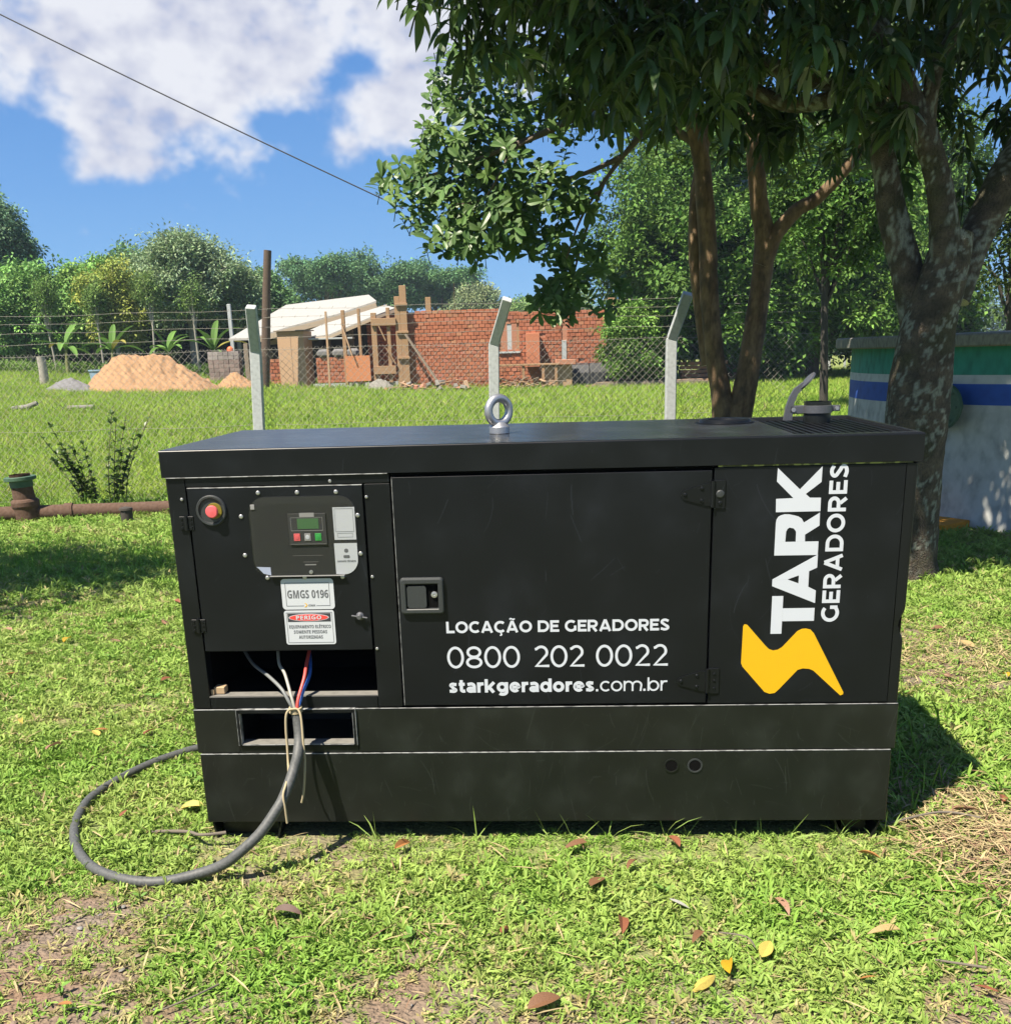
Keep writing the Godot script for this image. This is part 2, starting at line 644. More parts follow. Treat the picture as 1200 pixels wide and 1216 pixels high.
	mats.dark_bark = mat(Color(0.05, 0.043, 0.037), 0.95, {"tex": grain, "scale": 1.0})  # bark darkened: shade on the slender tree trunk is put into the colour
	mats.wire_pale = mat(Color(0.30, 0.30, 0.26), 0.5)
	mats.twine = mat(Color(0.46, 0.38, 0.24), 0.9, {"tex": fine, "scale": 40.0})
	# masonry, timber
	var con := ntex(14, 0.02, [[0.0, 0.6], [0.4, 0.85], [1.0, 1.0]], 6)
	mats.concrete = mat(Color(0.42, 0.45, 0.46), 0.9, {"tex": con, "scale": 1.6, "bump": fine, "relief": 0.5})
	mats.old_concrete = mat(Color(0.25, 0.25, 0.205), 0.95, {"tex": streak, "scale3": Vector3(2.5, 0.7, 2.5), "bump": con, "relief": 1.0})
	mats.mortar = mat(Color(0.40, 0.19, 0.12), 0.95, {"tex": grain, "scale": 1.0})
	mats.brick = mat(Color(1, 1, 1), 0.9, {"vc": 1, "tex": fine, "scale": 3.0})
	mats.timber = mat(Color(0.38, 0.235, 0.13), 0.85, {"tex": ntex(16, 0.03, [[0.0, 0.55], [1.0, 1.0]], 5), "scale3": Vector3(4, 0.7, 4)})
	mats.grey_timber = mat(Color(0.26, 0.21, 0.16), 0.9, {"tex": ntex(16, 0.03, [[0.0, 0.55], [1.0, 1.0]], 5), "scale3": Vector3(4, 0.7, 4)})
	mats.pale_timber = mat(Color(0.40, 0.265, 0.165), 0.85, {"tex": grain, "scale": 2.0})
	mats.pole_wood = mat(Color(0.13, 0.09, 0.065), 0.95, {"tex": ntex(17, 0.04, [[0.0, 0.4], [1.0, 1.0]], 5), "scale3": Vector3(3, 0.4, 3)})
	mats.roof_white = mat(Color(0.30, 0.30, 0.285), 0.8, {"tex": grain, "scale": 0.6})
	mats.soffit = mat(Color(0.36, 0.29, 0.21), 0.9)
	mats.interior = mat(Color(0.05, 0.045, 0.04), 0.95)  # near-black that paints the shade inside the open porch
	mats.sand = mat(Color(0.38, 0.225, 0.115), 0.95, {"tex": ntex(18, 0.03, [[0.0, 0.6], [1.0, 1.0]], 5), "scale": 0.7, "bump": fine, "relief": 4.0})
	mats.gravel = mat(Color(0.20, 0.20, 0.205), 0.95, {"tex": fine, "scale": 1.5})
	mats.rubble = mat(Color(0.24, 0.23, 0.205), 0.95, {"tex": fine, "scale": 2.0})
	mats.tarp = mat(Color(0.03, 0.032, 0.036), 0.45)
	var stain := ntex(43, 0.02, [[0.0, 0.5], [0.35, 0.8], [0.6, 1.0], [1.0, 1.0]], 6)
	mats.paint_green = mat(Color(0.03, 0.25, 0.185), 0.75, {"tex": stain, "scale3": Vector3(1.3, 0.4, 1.3)})
	mats.paint_white = mat(Color(0.50, 0.53, 0.52), 0.75, {"tex": con, "scale": 0.8})
	mats.paint_blue = mat(Color(0.02, 0.09, 0.42), 0.7, {"tex": con, "scale": 0.8})
	mats.paint_grey = mat(Color(0.50, 0.51, 0.48), 0.85, {"tex": stain, "scale3": Vector3(0.9, 0.45, 0.9), "bump": fine, "relief": 0.3})
	mats.ochre = mat(Color(0.55, 0.25, 0.02), 0.9, {"tex": grain, "scale": 2.0})
	mats.iron_green = mat(Color(0.055, 0.115, 0.07), 0.6, {"tex": con, "scale": 3.0})
	mats.rust = mat(Color(0.10, 0.062, 0.045), 0.9, {"tex": ntex(19, 0.03, [[0.0, Color(0.45, 0.38, 0.32)], [0.5, Color(0.9, 0.8, 0.7)], [0.75, Color(1, 1, 1)], [1.0, Color(1.0, 1.0, 1.0)]], 5), "scale": 1.5, "bump": con, "relief": 0.6})
	# bark
	var barkrelief := ntex(21, 0.035, [[0.0, 0.0], [1.0, 1.0]], 5, 512, FastNoiseLite.TYPE_SIMPLEX_SMOOTH, FastNoiseLite.FRACTAL_RIDGED)
	mats.mango_bark = mat(Color(1, 1, 1), 0.95, {"vc": 1, "tex": ntex(22, 0.03, [[0.0, 0.35], [0.5, 0.8], [1.0, 1.0]], 6), "scale3": Vector3(4, 2, 4), "bump": barkrelief, "relief": 2.0})
	mats.smooth_bark = mat(Color(1, 1, 1), 0.9, {"vc": 1, "tex": ntex(23, 0.025, [[0.0, 0.5], [0.6, 0.9], [1.0, 1.0]], 5), "scale3": Vector3(3, 0.9, 3), "bump": barkrelief, "relief": 0.35})
	mats.far_bark = mat(Color(0.13, 0.105, 0.08), 0.95, {"tex": grain, "scale": 1.0})
	mats.bleached = mat(Color(0.19, 0.185, 0.165), 0.95, {"tex": grain, "scale": 1.0})
	mats.pale_bark = mat(Color(0.33, 0.31, 0.27), 0.95, {"tex": grain, "scale": 1.0})
	# foliage: the tint of each copy is its colour
	mats.leaf = mat(Color(1, 1, 1), 0.42, {"vc": 1, "back": 0.55, "spec": 0.45})
	mats.far_leaf = mat(Color(1, 1, 1), 0.6, {"vc": 1, "back": 0.38, "spec": 0.25})
	mats.grass = mat(Color(1, 1, 1), 0.55, {"vc": 1, "back": 0.6, "spec": 0.3})
	mats.litter = mat(Color(1, 1, 1), 0.75, {"vc": 1, "back": 0.3})
	mats.stem = mat(Color(0.10, 0.09, 0.05), 0.9)


func axis_steps(lo: float, hi: float, step: float, far_lo: float, far_hi: float) -> PackedFloat32Array:
	var a := PackedFloat32Array()
	var x := lo
	while x <= hi:
		a.append(x)
		x += step
	var s := step
	x = a[-1]
	while x < far_hi:
		s *= 1.17
		x += s
		a.append(x)
	s = step
	x = lo
	while x > far_lo:
		s *= 1.17
		x -= s
		a.insert(0, x)
	return a


func make_ground() -> void:
	var xs := axis_steps(-5.0, 4.5, 0.07, -700.0, 700.0)
	var zs := axis_steps(-9.0, 1.6, 0.07, -900.0, 300.0)
	var nx := xs.size()
	var nz := zs.size()
	var no := FastNoiseLite.new()
	no.seed = 9
	no.frequency = 1.0
	var v := PackedVector3Array()
	var n := PackedVector3Array()
	var c := PackedColorArray()
	var ix := PackedInt32Array()
	for j in nz:
		for i in nx:
			var x := xs[i]
			var z := zs[j]
			var b := bare(x, z)
			var near := clampf(1.0 - (absf(x) + absf(z)) / 14.0, 0.0, 1.0)
			var y := gh(x, z) + near * 0.012 * no.get_noise_2d(x * 5.0, z * 5.0) + near * 0.006 * no.get_noise_2d(x * 26.0, z * 26.0)
			v.append(Vector3(x, y, z))
			var e := 0.5
			n.append(Vector3(-(gh(x + e, z) - gh(x - e, z)) - near * 0.3 * no.get_noise_2d(x * 26.0 + 50.0, z * 26.0), 1.0, -(gh(x, z + e) - gh(x, z - e)) - near * 0.3 * no.get_noise_2d(x * 26.0, z * 26.0 + 50.0)).normalized())
			var soil := Color(0.225, 0.145, 0.092).lerp(Color(0.225, 0.185, 0.145), clampf(no.get_noise_2d(x * 3.0, z * 3.0) + 0.5, 0.0, 1.0))
			var green := Color(0.19, 0.255, 0.065).lerp(Color(0.26, 0.27, 0.11), clampf(no.get_noise_2d(x * 1.1, z * 1.1) + 0.35, 0.0, 1.0))
			if z < -9.0:
				green = Color(0.20, 0.285, 0.042).lerp(Color(0.25, 0.295, 0.065), clampf(no.get_noise_2d(x * 0.3, z * 0.3) + 0.5, 0.0, 1.0))
			c.append(green.lerp(soil, clampf(b * 1.3, 0.0, 1.0)))
	for j in nz - 1:
		for i in nx - 1:
			var k := j * nx + i
			ix.append_array([k, k + 1, k + nx + 1, k, k + nx + 1, k + nx])
	var m := ArrayMesh.new()
	var arr := []
	arr.resize(Mesh.ARRAY_MAX)
	arr[Mesh.ARRAY_VERTEX] = v
	arr[Mesh.ARRAY_NORMAL] = n
	arr[Mesh.ARRAY_COLOR] = c
	arr[Mesh.ARRAY_INDEX] = ix
	m.add_surface_from_arrays(Mesh.PRIMITIVE_TRIANGLES, arr)
	var soilm := mat(Color(1, 1, 1), 0.95, {"vc": 1, "tex": ntex(31, 0.05, [[0.0, 0.45], [0.5, 0.8], [1.0, 1.0]], 5), "scale": 1.4, "bump": ntex(32, 0.08, [[0.0, 0.0], [1.0, 1.0]], 4), "relief": 1.2})
	var o := part(self, "ground", m, soilm)
	meta(o, "grassy ground with worn patches of brown soil", "ground", "", "structure")


# ---------------------------------------------------------------- generator
func rounded(x0: float, x1: float, y0: float, y1: float, r: float, seg := 6) -> PackedVector2Array:
	var p := PackedVector2Array()
	for q in [[x1 - r, y1 - r, 0.0], [x0 + r, y1 - r, 90.0], [x0 + r, y0 + r, 180.0], [x1 - r, y0 + r, 270.0]]:
		for k in seg + 1:
			var a := deg_to_rad(q[2] + 90.0 * k / seg)
			p.append(Vector2(q[0] + r * cos(a), q[1] + r * sin(a)))
	return p


func make_generator() -> void:
	var g := thing("generator", "black soundproofed generator cabinet with white lettering and yellow lightning mark", "generator", Vector3.ZERO, GEN_YAW)
	var m := mb()
	# lower tank with skids
	m.span(-1.09, 1.086, 0.066, 0.304, -0.832, 0.008, 0.003)
	part(g, "base_tank", m, mats.base_black)
	for s in [-1, 1]:
		m = mb()
		var xa := -1.078 if s < 0 else 0.93
		var xb := -0.85 if s < 0 else 1.074
		var ia := -1.066 if s < 0 else 0.962
		var ib := -0.87 if s < 0 else 1.046
		var low := -0.012
		# a channel of folded plate, its end open
		for z in [[0.0, -0.83]]:
			m.bar(Vector3(xa, 0.064, -0.415), Vector3(ia, low, -0.415), 0.82, 0.006)
			m.bar(Vector3(xb, 0.064, -0.415), Vector3(ib, low, -0.415), 0.82, 0.006)
		m.span(ia, ib, low - 0.003, low + 0.005, -0.825, -0.004, 0.002)
		m.span(ia + 0.004, ib - 0.004, 0.0, 0.062, -0.8, -0.05)
		part(g, "skid", m, mats.base_black)
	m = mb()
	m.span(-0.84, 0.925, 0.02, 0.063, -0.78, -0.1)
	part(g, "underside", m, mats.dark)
	for q in [0.412, 0.485]:
		m = mb()
		m.xf = Transform3D(Basis(Vector3.RIGHT, PI / 2), Vector3(q, 0.2565, 0.0082))
		m.lathe([Vector2(0.018, 0.0), Vector2(0.0235, 0.0), Vector2(0.0235, 0.003), Vector2(0.019, 0.003), Vector2(0.0175, -0.001)], 24)
		var ring := part(g, "drain_hole", m, mats.base_black if q < 0.45 else mats.plastic)
		m = mb()
		m.xf = Transform3D(Basis(Vector3.RIGHT, PI / 2), Vector3(q, 0.2565, 0.0098))
		m.lathe([Vector2(0.0195, 0.0), Vector2(0.0, 0.0004)], 24)
		part(ring, "opening", m, mats.dark)  # flat dark disc, the shade inside the hole put into its colour
	# strip between tank and cabinet, with the lifting slot
	m = mb()
	m.span(-1.097, -0.957, 0.307, 0.453, -0.83, 0.004, 0.0028)
	m.span(-0.5755, 1.097, 0.307, 0.453, -0.83, 0.004, 0.0028)
	m.span(-0.957, -0.5755, 0.307, 0.334, -0.83, 0.003)
	m.span(-0.957, -0.5755, 0.444, 0.453, -0.83, 0.003)
	m.span(-0.957, -0.5755, 0.334, 0.444, -0.83, -0.24)
	part(g, "lower_panel", m, mats.base_black)
	m = mb()
	m.span(-0.948, -0.585, 0.336, 0.3405, -0.035, 0.009, 0.001)
	part(g, "slot_lit_floor", m, mats.dusty_lit)  # pale front strip only: the sunlit part of the floor put into colour
	m = mb()
	m.span(-0.957, -0.9475, 0.332, 0.455, -0.03, 0.0115, 0.002)
	m.span(-0.585, -0.5755, 0.332, 0.455, -0.03, 0.0115, 0.002)
	m.span(-0.9475, -0.585, 0.4425, 0.455, -0.03, 0.0115, 0.002)
	m.span(-0.9475, -0.585, 0.332, 0.3365, -0.03, 0.0115, 0.002)
	part(g, "slot_frame", m, mats.black)
	# cabinet core
	m = mb()
	m.span(-0.5, 1.088, 0.456, 1.18, -0.826, -0.012)
	m.span(-1.09, -0.5, 0.648, 1.18, -0.826, -0.012)
	m.span(-1.09, -0.5, 0.456, 0.648, -0.826, -0.33)
	m.span(-1.09, -1.041, 0.456, 0.648, -0.33, -0.012)
	m.span(-1.041, -0.5, 0.456, 0.492, -0.33, -0.012)
	part(g, "body", m, mats.dark)
	m = mb()
	m.span(-1.095, -1.038, 0.457, 1.1805, -0.05, 0.0, 0.0025)
	m.span(-1.0375, -0.426, 1.153, 1.1805, -0.011, 0.0, 0.0025)
	m.span(-0.503, -0.426, 0.4575, 1.1525, -0.011, 0.0, 0.0022)
	m.span(-1.0375, -0.5035, 0.457, 0.496, -0.011, 0.001, 0.0025)
	m.span(-1.095, -1.088, 0.457, 1.18, -0.83, -0.05)
	part(g, "front_frame", m, mats.black)
	m = mb()
	m.span(-1.04, -0.5, 0.4925, 0.4975, -0.045, -0.0015)
	part(g, "compartment_lit_floor", m, mats.dusty_lit)  # lit front strip in pale colour; the shaded floor behind is coloured black
	m = mb()
	m.span(-1.03, -0.995, 0.498, 0.522, -0.055, -0.02, 0.003)
	m.span(-1.036, -1.028, 0.50, 0.516, -0.02, -0.012)
	part(g, "terminal_block", m, mats.brass)
	m = mb()
	m.span(0.519, 1.062, 0.458, 1.1765, -0.011, 0.0, 0.002)
	part(g, "side_panel", m, mats.door_black)
	# right corner post, dented and scraped half way up
	m = mb()
	var rows := 60
	var prof := [Vector2(1.0625, 0.0), Vector2(1.085, 0.0), Vector2(1.0925, -0.002), Vector2(1.095, -0.007), Vector2(1.095, -0.2), Vector2(1.095, -0.826)]
	var grid := []
	for j in rows + 1:
		var y := 0.458 + (1.1765 - 0.458) * j / rows
		var k := exp(-pow((y - 0.70) / 0.026, 2.0))
		var row := []
		for i in prof.size():
			var q: Vector2 = prof[i]
			var f: float = [0.0, 0.35, 1.0, 1.0, 0.25, 0.0][i]
			row.append(Vector3(q.x - 0.020 * k * f, y, q.y - 0.022 * k * f))
		grid.append(row)
	for j in rows:
		for i in prof.size() - 1:
			var y := 0.458 + (1.1765 - 0.458) * j / rows
			m.col = Color(50, 50, 46) if i > 0 and i < 3 and absf(y - 0.70) < 0.022 else Color(1, 1, 1)
			var a: Vector3 = grid[j][i]
			var b: Vector3 = grid[j][i + 1]
			var d: Vector3 = grid[j + 1][i + 1]
			var e: Vector3 = grid[j + 1][i]
			var nn := (b - a).cross(e - a).normalized()
			m.quad(a, b, d, e, nn)
	part(g, "corner_post", m, mat(Color(0.0062, 0.0072, 0.0085), 0.36, {"vc": 1, "spec": 0.36}))
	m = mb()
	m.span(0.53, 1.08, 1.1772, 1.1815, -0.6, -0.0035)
	part(g, "gap_light_strip", m, mats.gap_light_strip)  # thin strip whose colour stands in for light seen through the gap
	# lid: a tray around a grille
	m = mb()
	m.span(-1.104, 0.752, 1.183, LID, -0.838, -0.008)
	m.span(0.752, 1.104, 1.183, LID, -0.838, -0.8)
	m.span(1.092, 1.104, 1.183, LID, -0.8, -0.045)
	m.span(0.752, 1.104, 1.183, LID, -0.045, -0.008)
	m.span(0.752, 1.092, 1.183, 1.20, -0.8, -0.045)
	var edge := PackedVector2Array([Vector2(-0.006, 1.183)])
	for k in 7:
		var a := deg_to_rad(15.0 * k)
		edge.append(Vector2(-0.0005 - 0.0055 * cos(a), LID - 0.0055 + 0.0055 * sin(a)))
	edge.append(Vector2(0.0078, LID))
	edge.append(Vector2(0.0078, 1.183))
	var lid := part(g, "lid", m, mats.lid)
	m = mb()
	m.xf = Transform3D(Basis(Vector3.UP, PI / 2), Vector3.ZERO)
	m.prism(edge, -1.104, 1.104)
	part(lid, "front_fascia", m, mats.black)
	for i in 13:
		m = mb()
		m.bar(Vector3(0.767 + 0.0257 * i, 1.249, -0.8), Vector3(0.767 + 0.0257 * i, 1.249, -0.045), 0.013, 0.006)
		m.xf = Transform3D(Basis(), Vector3.ZERO)
		part(lid, "slat", m, mats.black)
	for i in 3:
		m = mb()
		m.span(0.753, 1.091, 1.236, 1.243, -0.24 - 0.19 * i, -0.25 - 0.19 * i)
		part(lid, "cross_bar", m, mats.dark)
	m = mb()
	m.xf = Transform3D(Basis(), Vector3(0.632, LID, -0.59))
	m.lathe([Vector2(0.0, 0.004), Vector2(0.05, 0.004), Vector2(0.058, 0.011), Vector2(0.078, 0.014), Vector2(0.086, 0.010), Vector2(0.088, 0.003), Vector2(0.098, 0.003), Vector2(0.098, 0.0)], 36)
	part(lid, "filler_cover", m, mats.black)
	# eye bolt
	m = mb()
	m.xf = Transform3D(Basis(), Vector3(-0.119, LID, -0.349))
	m.lathe([Vector2(0.0, 0.0005), Vector2(0.031, 0.0005), Vector2(0.032, 0.002), Vector2(0.032, 0.021), Vector2(0.029, 0.025), Vector2(0.016, 0.036), Vector2(0.0, 0.036)], 28)
	m.xf = Transform3D(Basis(Vector3.UP, deg_to_rad(38)), Vector3(-0.119, LID + 0.071, -0.349))
	m.torus(0.0395, 0.0135, 40, 14)
	part(lid, "lifting_eye", m, mats.zinc)
	# exhaust with open rain flap
	var ex := Vector3(0.955, LID, -0.66)
	m = mb()
	m.xf = Transform3D(Basis().scaled(Vector3.ONE * 0.87), ex)
	m.lathe([Vector2(0.052, -0.05), Vector2(0.052, 0.068), Vector2(0.047, 0.068), Vector2(0.047, -0.02)], 32)
	part(g, "exhaust_outlet", m, mats.base_black)
	m = mb()
	m.xf = Transform3D(Basis().scaled(Vector3.ONE * 0.87), ex)
	m.lathe([Vector2(0.0535, 0.024), Vector2(0.0575, 0.025), Vector2(0.0575, 0.053), Vector2(0.0535, 0.054)], 32)
	m.span(0.05, 0.088, 0.029, 0.052, -0.008, 0.008, 0.002)
	m.span(-0.11, -0.05, 0.022, 0.054, -0.012, 0.012, 0.003)
	var flap := part(g, "exhaust_rain_flap", m, mats.galv)
	m = mb()
	m.xf = Transform3D((Basis(Vector3.RIGHT, PI / 2)).scaled(Vector3.ONE * 0.87), ex + Vector3(0.074, 0.0405, 0.008) * 0.87)
	m.lathe([Vector2(0.008, 0.0), Vector2(0.008, 0.006), Vector2(0.0, 0.006)], 6)
	m.xf = Transform3D((Basis(Vector3.RIGHT, PI / 2)).scaled(Vector3.ONE * 0.87), ex + Vector3(-0.095, 0.038, 0.012) * 0.87)
	m.lathe([Vector2(0.009, 0.0), Vector2(0.009, 0.006), Vector2(0.0, 0.006)], 6)
	part(flap, "bolt", m, mats.zinc)
	m = mb()
	m.xf = Transform3D(Basis().scaled(Vector3.ONE * 0.87), ex)
	var arm := PackedVector2Array([Vector2(-0.13, -0.002), Vector2(-0.098, -0.002), Vector2(-0.094, 0.06), Vector2(-0.080, 0.098), Vector2(-0.052, 0.128), Vector2(-0.062, 0.142), Vector2(-0.094, 0.118), Vector2(-0.112, 0.085), Vector2(-0.124, 0.045)])
	m.prism(arm, -0.012, 0.012)
	part(flap, "bracket", m, mats.galv)
	m = mb()
	m.xf = Transform3D((Basis(Vector3.BACK, deg_to_rad(50))).scaled(Vector3.ONE * 0.87), ex + Vector3(-0.043, 0.146, 0.0) * 0.87)
	m.lathe([Vector2(0.0, -0.003), Vector2(0.040, -0.003), Vector2(0.040, 0.004), Vector2(0.03, 0.008), Vector2(0.0, 0.009)], 32)
	part(flap, "flap_disc", m, mats.galv)

	# edges with worn paint, coloured paler to carry the sun's highlight line
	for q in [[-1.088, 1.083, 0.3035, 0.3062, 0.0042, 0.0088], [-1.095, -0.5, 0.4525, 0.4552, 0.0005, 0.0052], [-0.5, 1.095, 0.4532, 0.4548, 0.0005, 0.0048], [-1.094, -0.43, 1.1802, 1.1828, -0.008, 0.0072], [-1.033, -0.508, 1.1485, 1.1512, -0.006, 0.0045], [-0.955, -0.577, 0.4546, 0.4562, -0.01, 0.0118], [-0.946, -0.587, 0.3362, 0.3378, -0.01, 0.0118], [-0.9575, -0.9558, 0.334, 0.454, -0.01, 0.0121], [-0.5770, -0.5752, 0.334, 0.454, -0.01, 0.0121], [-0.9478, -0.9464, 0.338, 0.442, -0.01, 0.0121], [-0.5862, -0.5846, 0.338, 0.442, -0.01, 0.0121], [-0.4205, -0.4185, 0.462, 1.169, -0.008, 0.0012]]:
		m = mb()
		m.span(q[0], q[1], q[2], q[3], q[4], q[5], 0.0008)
		part(g, "worn_highlight_edge", m, mats.worn)
	control_door(g)
	main_door(g)
	lettering(g)


func screw(parent: Node, x: float, y: float, z: float, r := 0.0065, called := "screw", mt = null) -> void:
	var m := mb()
	m.xf = Transform3D(Basis(Vector3.RIGHT, PI / 2), Vector3(x, y, z))
	m.lathe([Vector2(r, 0.0), Vector2(r, 0.002), Vector2(r * 0.75, 0.0038), Vector2(0.0, 0.0045)], 12)
	part(parent, called, m, mt if mt != null else mats.zinc)


func text_mesh(parent: Node, s: String, x: float, y: float, z: float, h: float, w: float, mt: Material, bold := true, called := "lettering") -> void:
	# centred on x, standing on y; h is the height of the capitals, w the width of the line
	var t := TextMesh.new()
	var f := SystemFont.new()
	f.font_names = PackedStringArray(["Droid Sans"])
	f.font_weight = 700 if bold else 400
	t.font = f
	t.text = s
	t.font_size = 64
	t.pixel_size = 0.01
	t.depth = 0.02
	t.curve_step = 1.0
	t.horizontal_alignment = HORIZONTAL_ALIGNMENT_LEFT
	t.vertical_alignment = VERTICAL_ALIGNMENT_BOTTOM
	var am := ArrayMesh.new()
	var arr := t.get_mesh_arrays()
	var vs: PackedVector3Array = arr[Mesh.ARRAY_VERTEX]
	var lo := Vector3(1e9, 1e9, 1e9)
	var hi := -lo
	for p in vs:
		lo = lo.min(p)
		hi = hi.max(p)
	var base := 0.0
	var capt := TextMesh.new()
	capt.font = f
	capt.text = "H"
	capt.font_size = 64
	capt.pixel_size = 0.01
	capt.vertical_alignment = VERTICAL_ALIGNMENT_BOTTOM
	var cl := Vector2(1e9, -1e9)
	for p in (capt.get_mesh_arrays()[Mesh.ARRAY_VERTEX] as PackedVector3Array):
		cl = Vector2(minf(cl.x, p.y), maxf(cl.y, p.y))
	var k := h / (cl.y - cl.x)
	var kx := w / (hi.x - lo.x)
	for i in vs.size():
		vs[i] = Vector3((vs[i].x - lo.x) * kx - w * 0.5 + x, (vs[i].y - cl.x) * k + y, z + (0.0005 if vs[i].z > 0.0 else 0.0))
	var old: PackedInt32Array = arr[Mesh.ARRAY_INDEX] if arr[Mesh.ARRAY_INDEX] != null else PackedInt32Array(range(vs.size()))
	var b := mb()
	for i in range(0, old.size() - 2, 3):
		var p0 := vs[old[i]]
		var p1 := vs[old[i + 1]]
		var p2 := vs[old[i + 2]]
		if (p1 - p0).cross(p2 - p0).length() > 1e-12:
			if p0.z > z + 0.0004 and p1.z > z + 0.0004 and p2.z > z + 0.0004:
				b.tri(p0, p1, p2, Vector3.BACK, Vector3.BACK, Vector3.BACK)
			else:
				b.flat(p0, p1, p2)
	part(parent, called, b, mt)


func control_door(g: Node3D) -> void:
	var m := mb()
	m.span(-1.034, -0.507, 0.645, 1.149, -0.0115, 0.004, 0.0035)
	var d := part(g, "control_door", m, mats.door_black)
	var z := 0.004
	# hinges
	for y in [1.047, 0.729]:
		m = mb()
		m.span(-1.066, -1.022, y - 0.021, y + 0.021, z - 0.003, z + 0.003, 0.0015)
		m.tube([Vector3(-1.044, y - 0.021, z + 0.004), Vector3(-1.044, y + 0.022, z + 0.004)], [0.0055, 0.0055], 10)
		for k in 3:
			m.xf = Transform3D(Basis(Vector3.RIGHT, PI / 2), Vector3(-1.058, y - 0.013 + 0.013 * k, z + 0.002))
			m.lathe([Vector2(0.004, 0.0), Vector2(0.003, 0.003), Vector2(0.0, 0.003)], 8)
			m.xf = Transform3D(Basis(Vector3.RIGHT, PI / 2), Vector3(-1.03, y - 0.013 + 0.013 * k, z + 0.002))
			m.lathe([Vector2(0.004, 0.0), Vector2(0.003, 0.003), Vector2(0.0, 0.003)], 8)
		m.xf = Transform3D()
		part(d, "hinge", m, mats.black)
	# emergency stop
	m = mb()
	m.xf = Transform3D(Basis(Vector3.RIGHT, PI / 2), Vector3(-0.964, 1.084, z))
	m.lathe([Vector2(0.046, 0.0), Vector2(0.046, 0.005), Vector2(0.043, 0.009), Vector2(0.038, 0.0085), Vector2(0.036, 0.003), Vector2(0.0, 0.003)], 40)
	part(d, "stop_button_collar", m, mats.plastic)
	m = mb()
	m.xf = Transform3D(Basis(Vector3.RIGHT, PI / 2), Vector3(-0.955, 1.083, z))
	m.lathe([Vector2(0.024, 0.0035), Vector2(0.023, 0.007), Vector2(0.0, 0.0075)], 32)
	part(d, "stop_button_disc", m, mats.yellow)
	m = mb()
	m.xf = Transform3D(Basis(Vector3.RIGHT, PI / 2), Vector3(-0.957, 1.083, z))
	m.lathe([Vector2(0.012, 0.005), Vector2(0.012, 0.016), Vector2(0.0185, 0.018), Vector2(0.0185, 0.024), Vector2(0.016, 0.0275), Vector2(0.0, 0.029)], 32)
	part(d, "stop_button", m, mats.red)
	# window and what is behind it
	m = mb()
	m.prism(rounded(-0.850, -0.532, 0.883, 1.121, 0.048), z, z + 0.0012)
	part(d, "inner_panel", m, mats.panel)
	var pz := z + 0.0014
	m = mb()
	m.span(-0.736, -0.622, 0.975, 1.07, pz, pz + 0.004, 0.001)
	part(d, "controller", m, mats.device)
	m = mb()
	for q in [[-0.728, -0.632, 1.0185, 1.0197], [-0.728, -0.632, 1.0575, 1.0583], [-0.728, -0.7272, 1.02, 1.057], [-0.6328, -0.632, 1.02, 1.057], [-0.733, -0.625, 0.9785, 0.9791]]:
		m.span(q[0], q[1], q[2], q[3], pz + 0.0041, pz + 0.0046)
	part(d, "controller_outline", m, mats.label_grey)
	m = mb()
	m.span(-0.708, -0.644, 1.024, 1.055, pz + 0.0042, pz + 0.005, 0.0003)
	part(d, "display", m, mats.lcd)
	m = mb()
	m.span(-0.700, -0.656, 1.0595, 1.072, pz + 0.0042, pz + 0.0052)
	part(d, "controller_badge", m, mats.label_grey)
	for q in [[-0.712, "red"], [-0.680, "label_white"], [-0.648, "green"]]:
		m = mb()
		m.span(q[0] - 0.0095, q[0] + 0.0095, 0.9885, 1.0105, pz + 0.0042, pz + 0.0058, 0.0008)
		var b := part(d, "push_button", m, mats[q[1]] if q[1] != "label_white" else mats.label_grey)
		m = mb()
		m.xf = Transform3D(Basis(Vector3.RIGHT, PI / 2), Vector3(q[0], 0.9995, pz + 0.0059))
		m.lathe([Vector2(0.0065, 0.0), Vector2(0.006, 0.0008), Vector2(0.0, 0.001)], 14)
		part(b, "button_cap", m, mats[q[1]])
	m = mb()
	for q in [[-0.700, -0.655, 0.9232, 0.9238], [-0.696, -0.662, 0.9135, 0.9165], [-0.731, -0.64, 0.943, 0.9434]]:
		m.span(q[0], q[1], q[2], q[3], pz, pz + 0.0006)
	part(d, "panel_print", m, mats.label_grey)
	m = mb()
	m.xf = Transform3D(Basis(Vector3.RIGHT, PI / 2), Vector3(-0.679, 0.893, pz))
	m.lathe([Vector2(0.006, 0.0), Vector2(0.006, 0.004), Vector2(0.0, 0.005)], 12)
	part(d, "panel_switch", m, mats.zinc)
	# stickers
	m = mb()
	m.span(-0.6, -0.5345, 0.989, 1.086, pz, pz + 0.0007)
	var st := part(d, "sticker", m, mats.label_white)
	m = mb()
	for q in [[-0.595, -0.5395, 1.0815, 1.0822], [-0.595, -0.5943, 1.014, 1.0815], [-0.5402, -0.5395, 1.014, 1.0815], [-0.595, -0.5395, 1.0133, 1.014], [-0.590, -0.5445, 1.0085, 1.0091], [-0.590, -0.5445, 0.9965, 0.9971], [-0.590, -0.5894, 0.9971, 1.0085], [-0.5451, -0.5445, 0.9971, 1.0085]]:
		m.span(q[0], q[1], q[2], q[3], pz + 0.0008, pz + 0.0012)
	part(st, "print", m, mats.ink_grey)
	m = mb()
	var p := PackedVector2Array([Vector2(-0.603, 0.885), Vector2(-0.58, 0.884)])
	for k in 8:
		var a := deg_to_rad(-90.0 + 90.0 * k / 7)
		p.append(Vector2(-0.578 + 0.044 * cos(a), 0.929 + 0.045 * sin(a)))
	p.append(Vector2(-0.534, 0.9785))
	p.append(Vector2(-0.603, 0.9785))
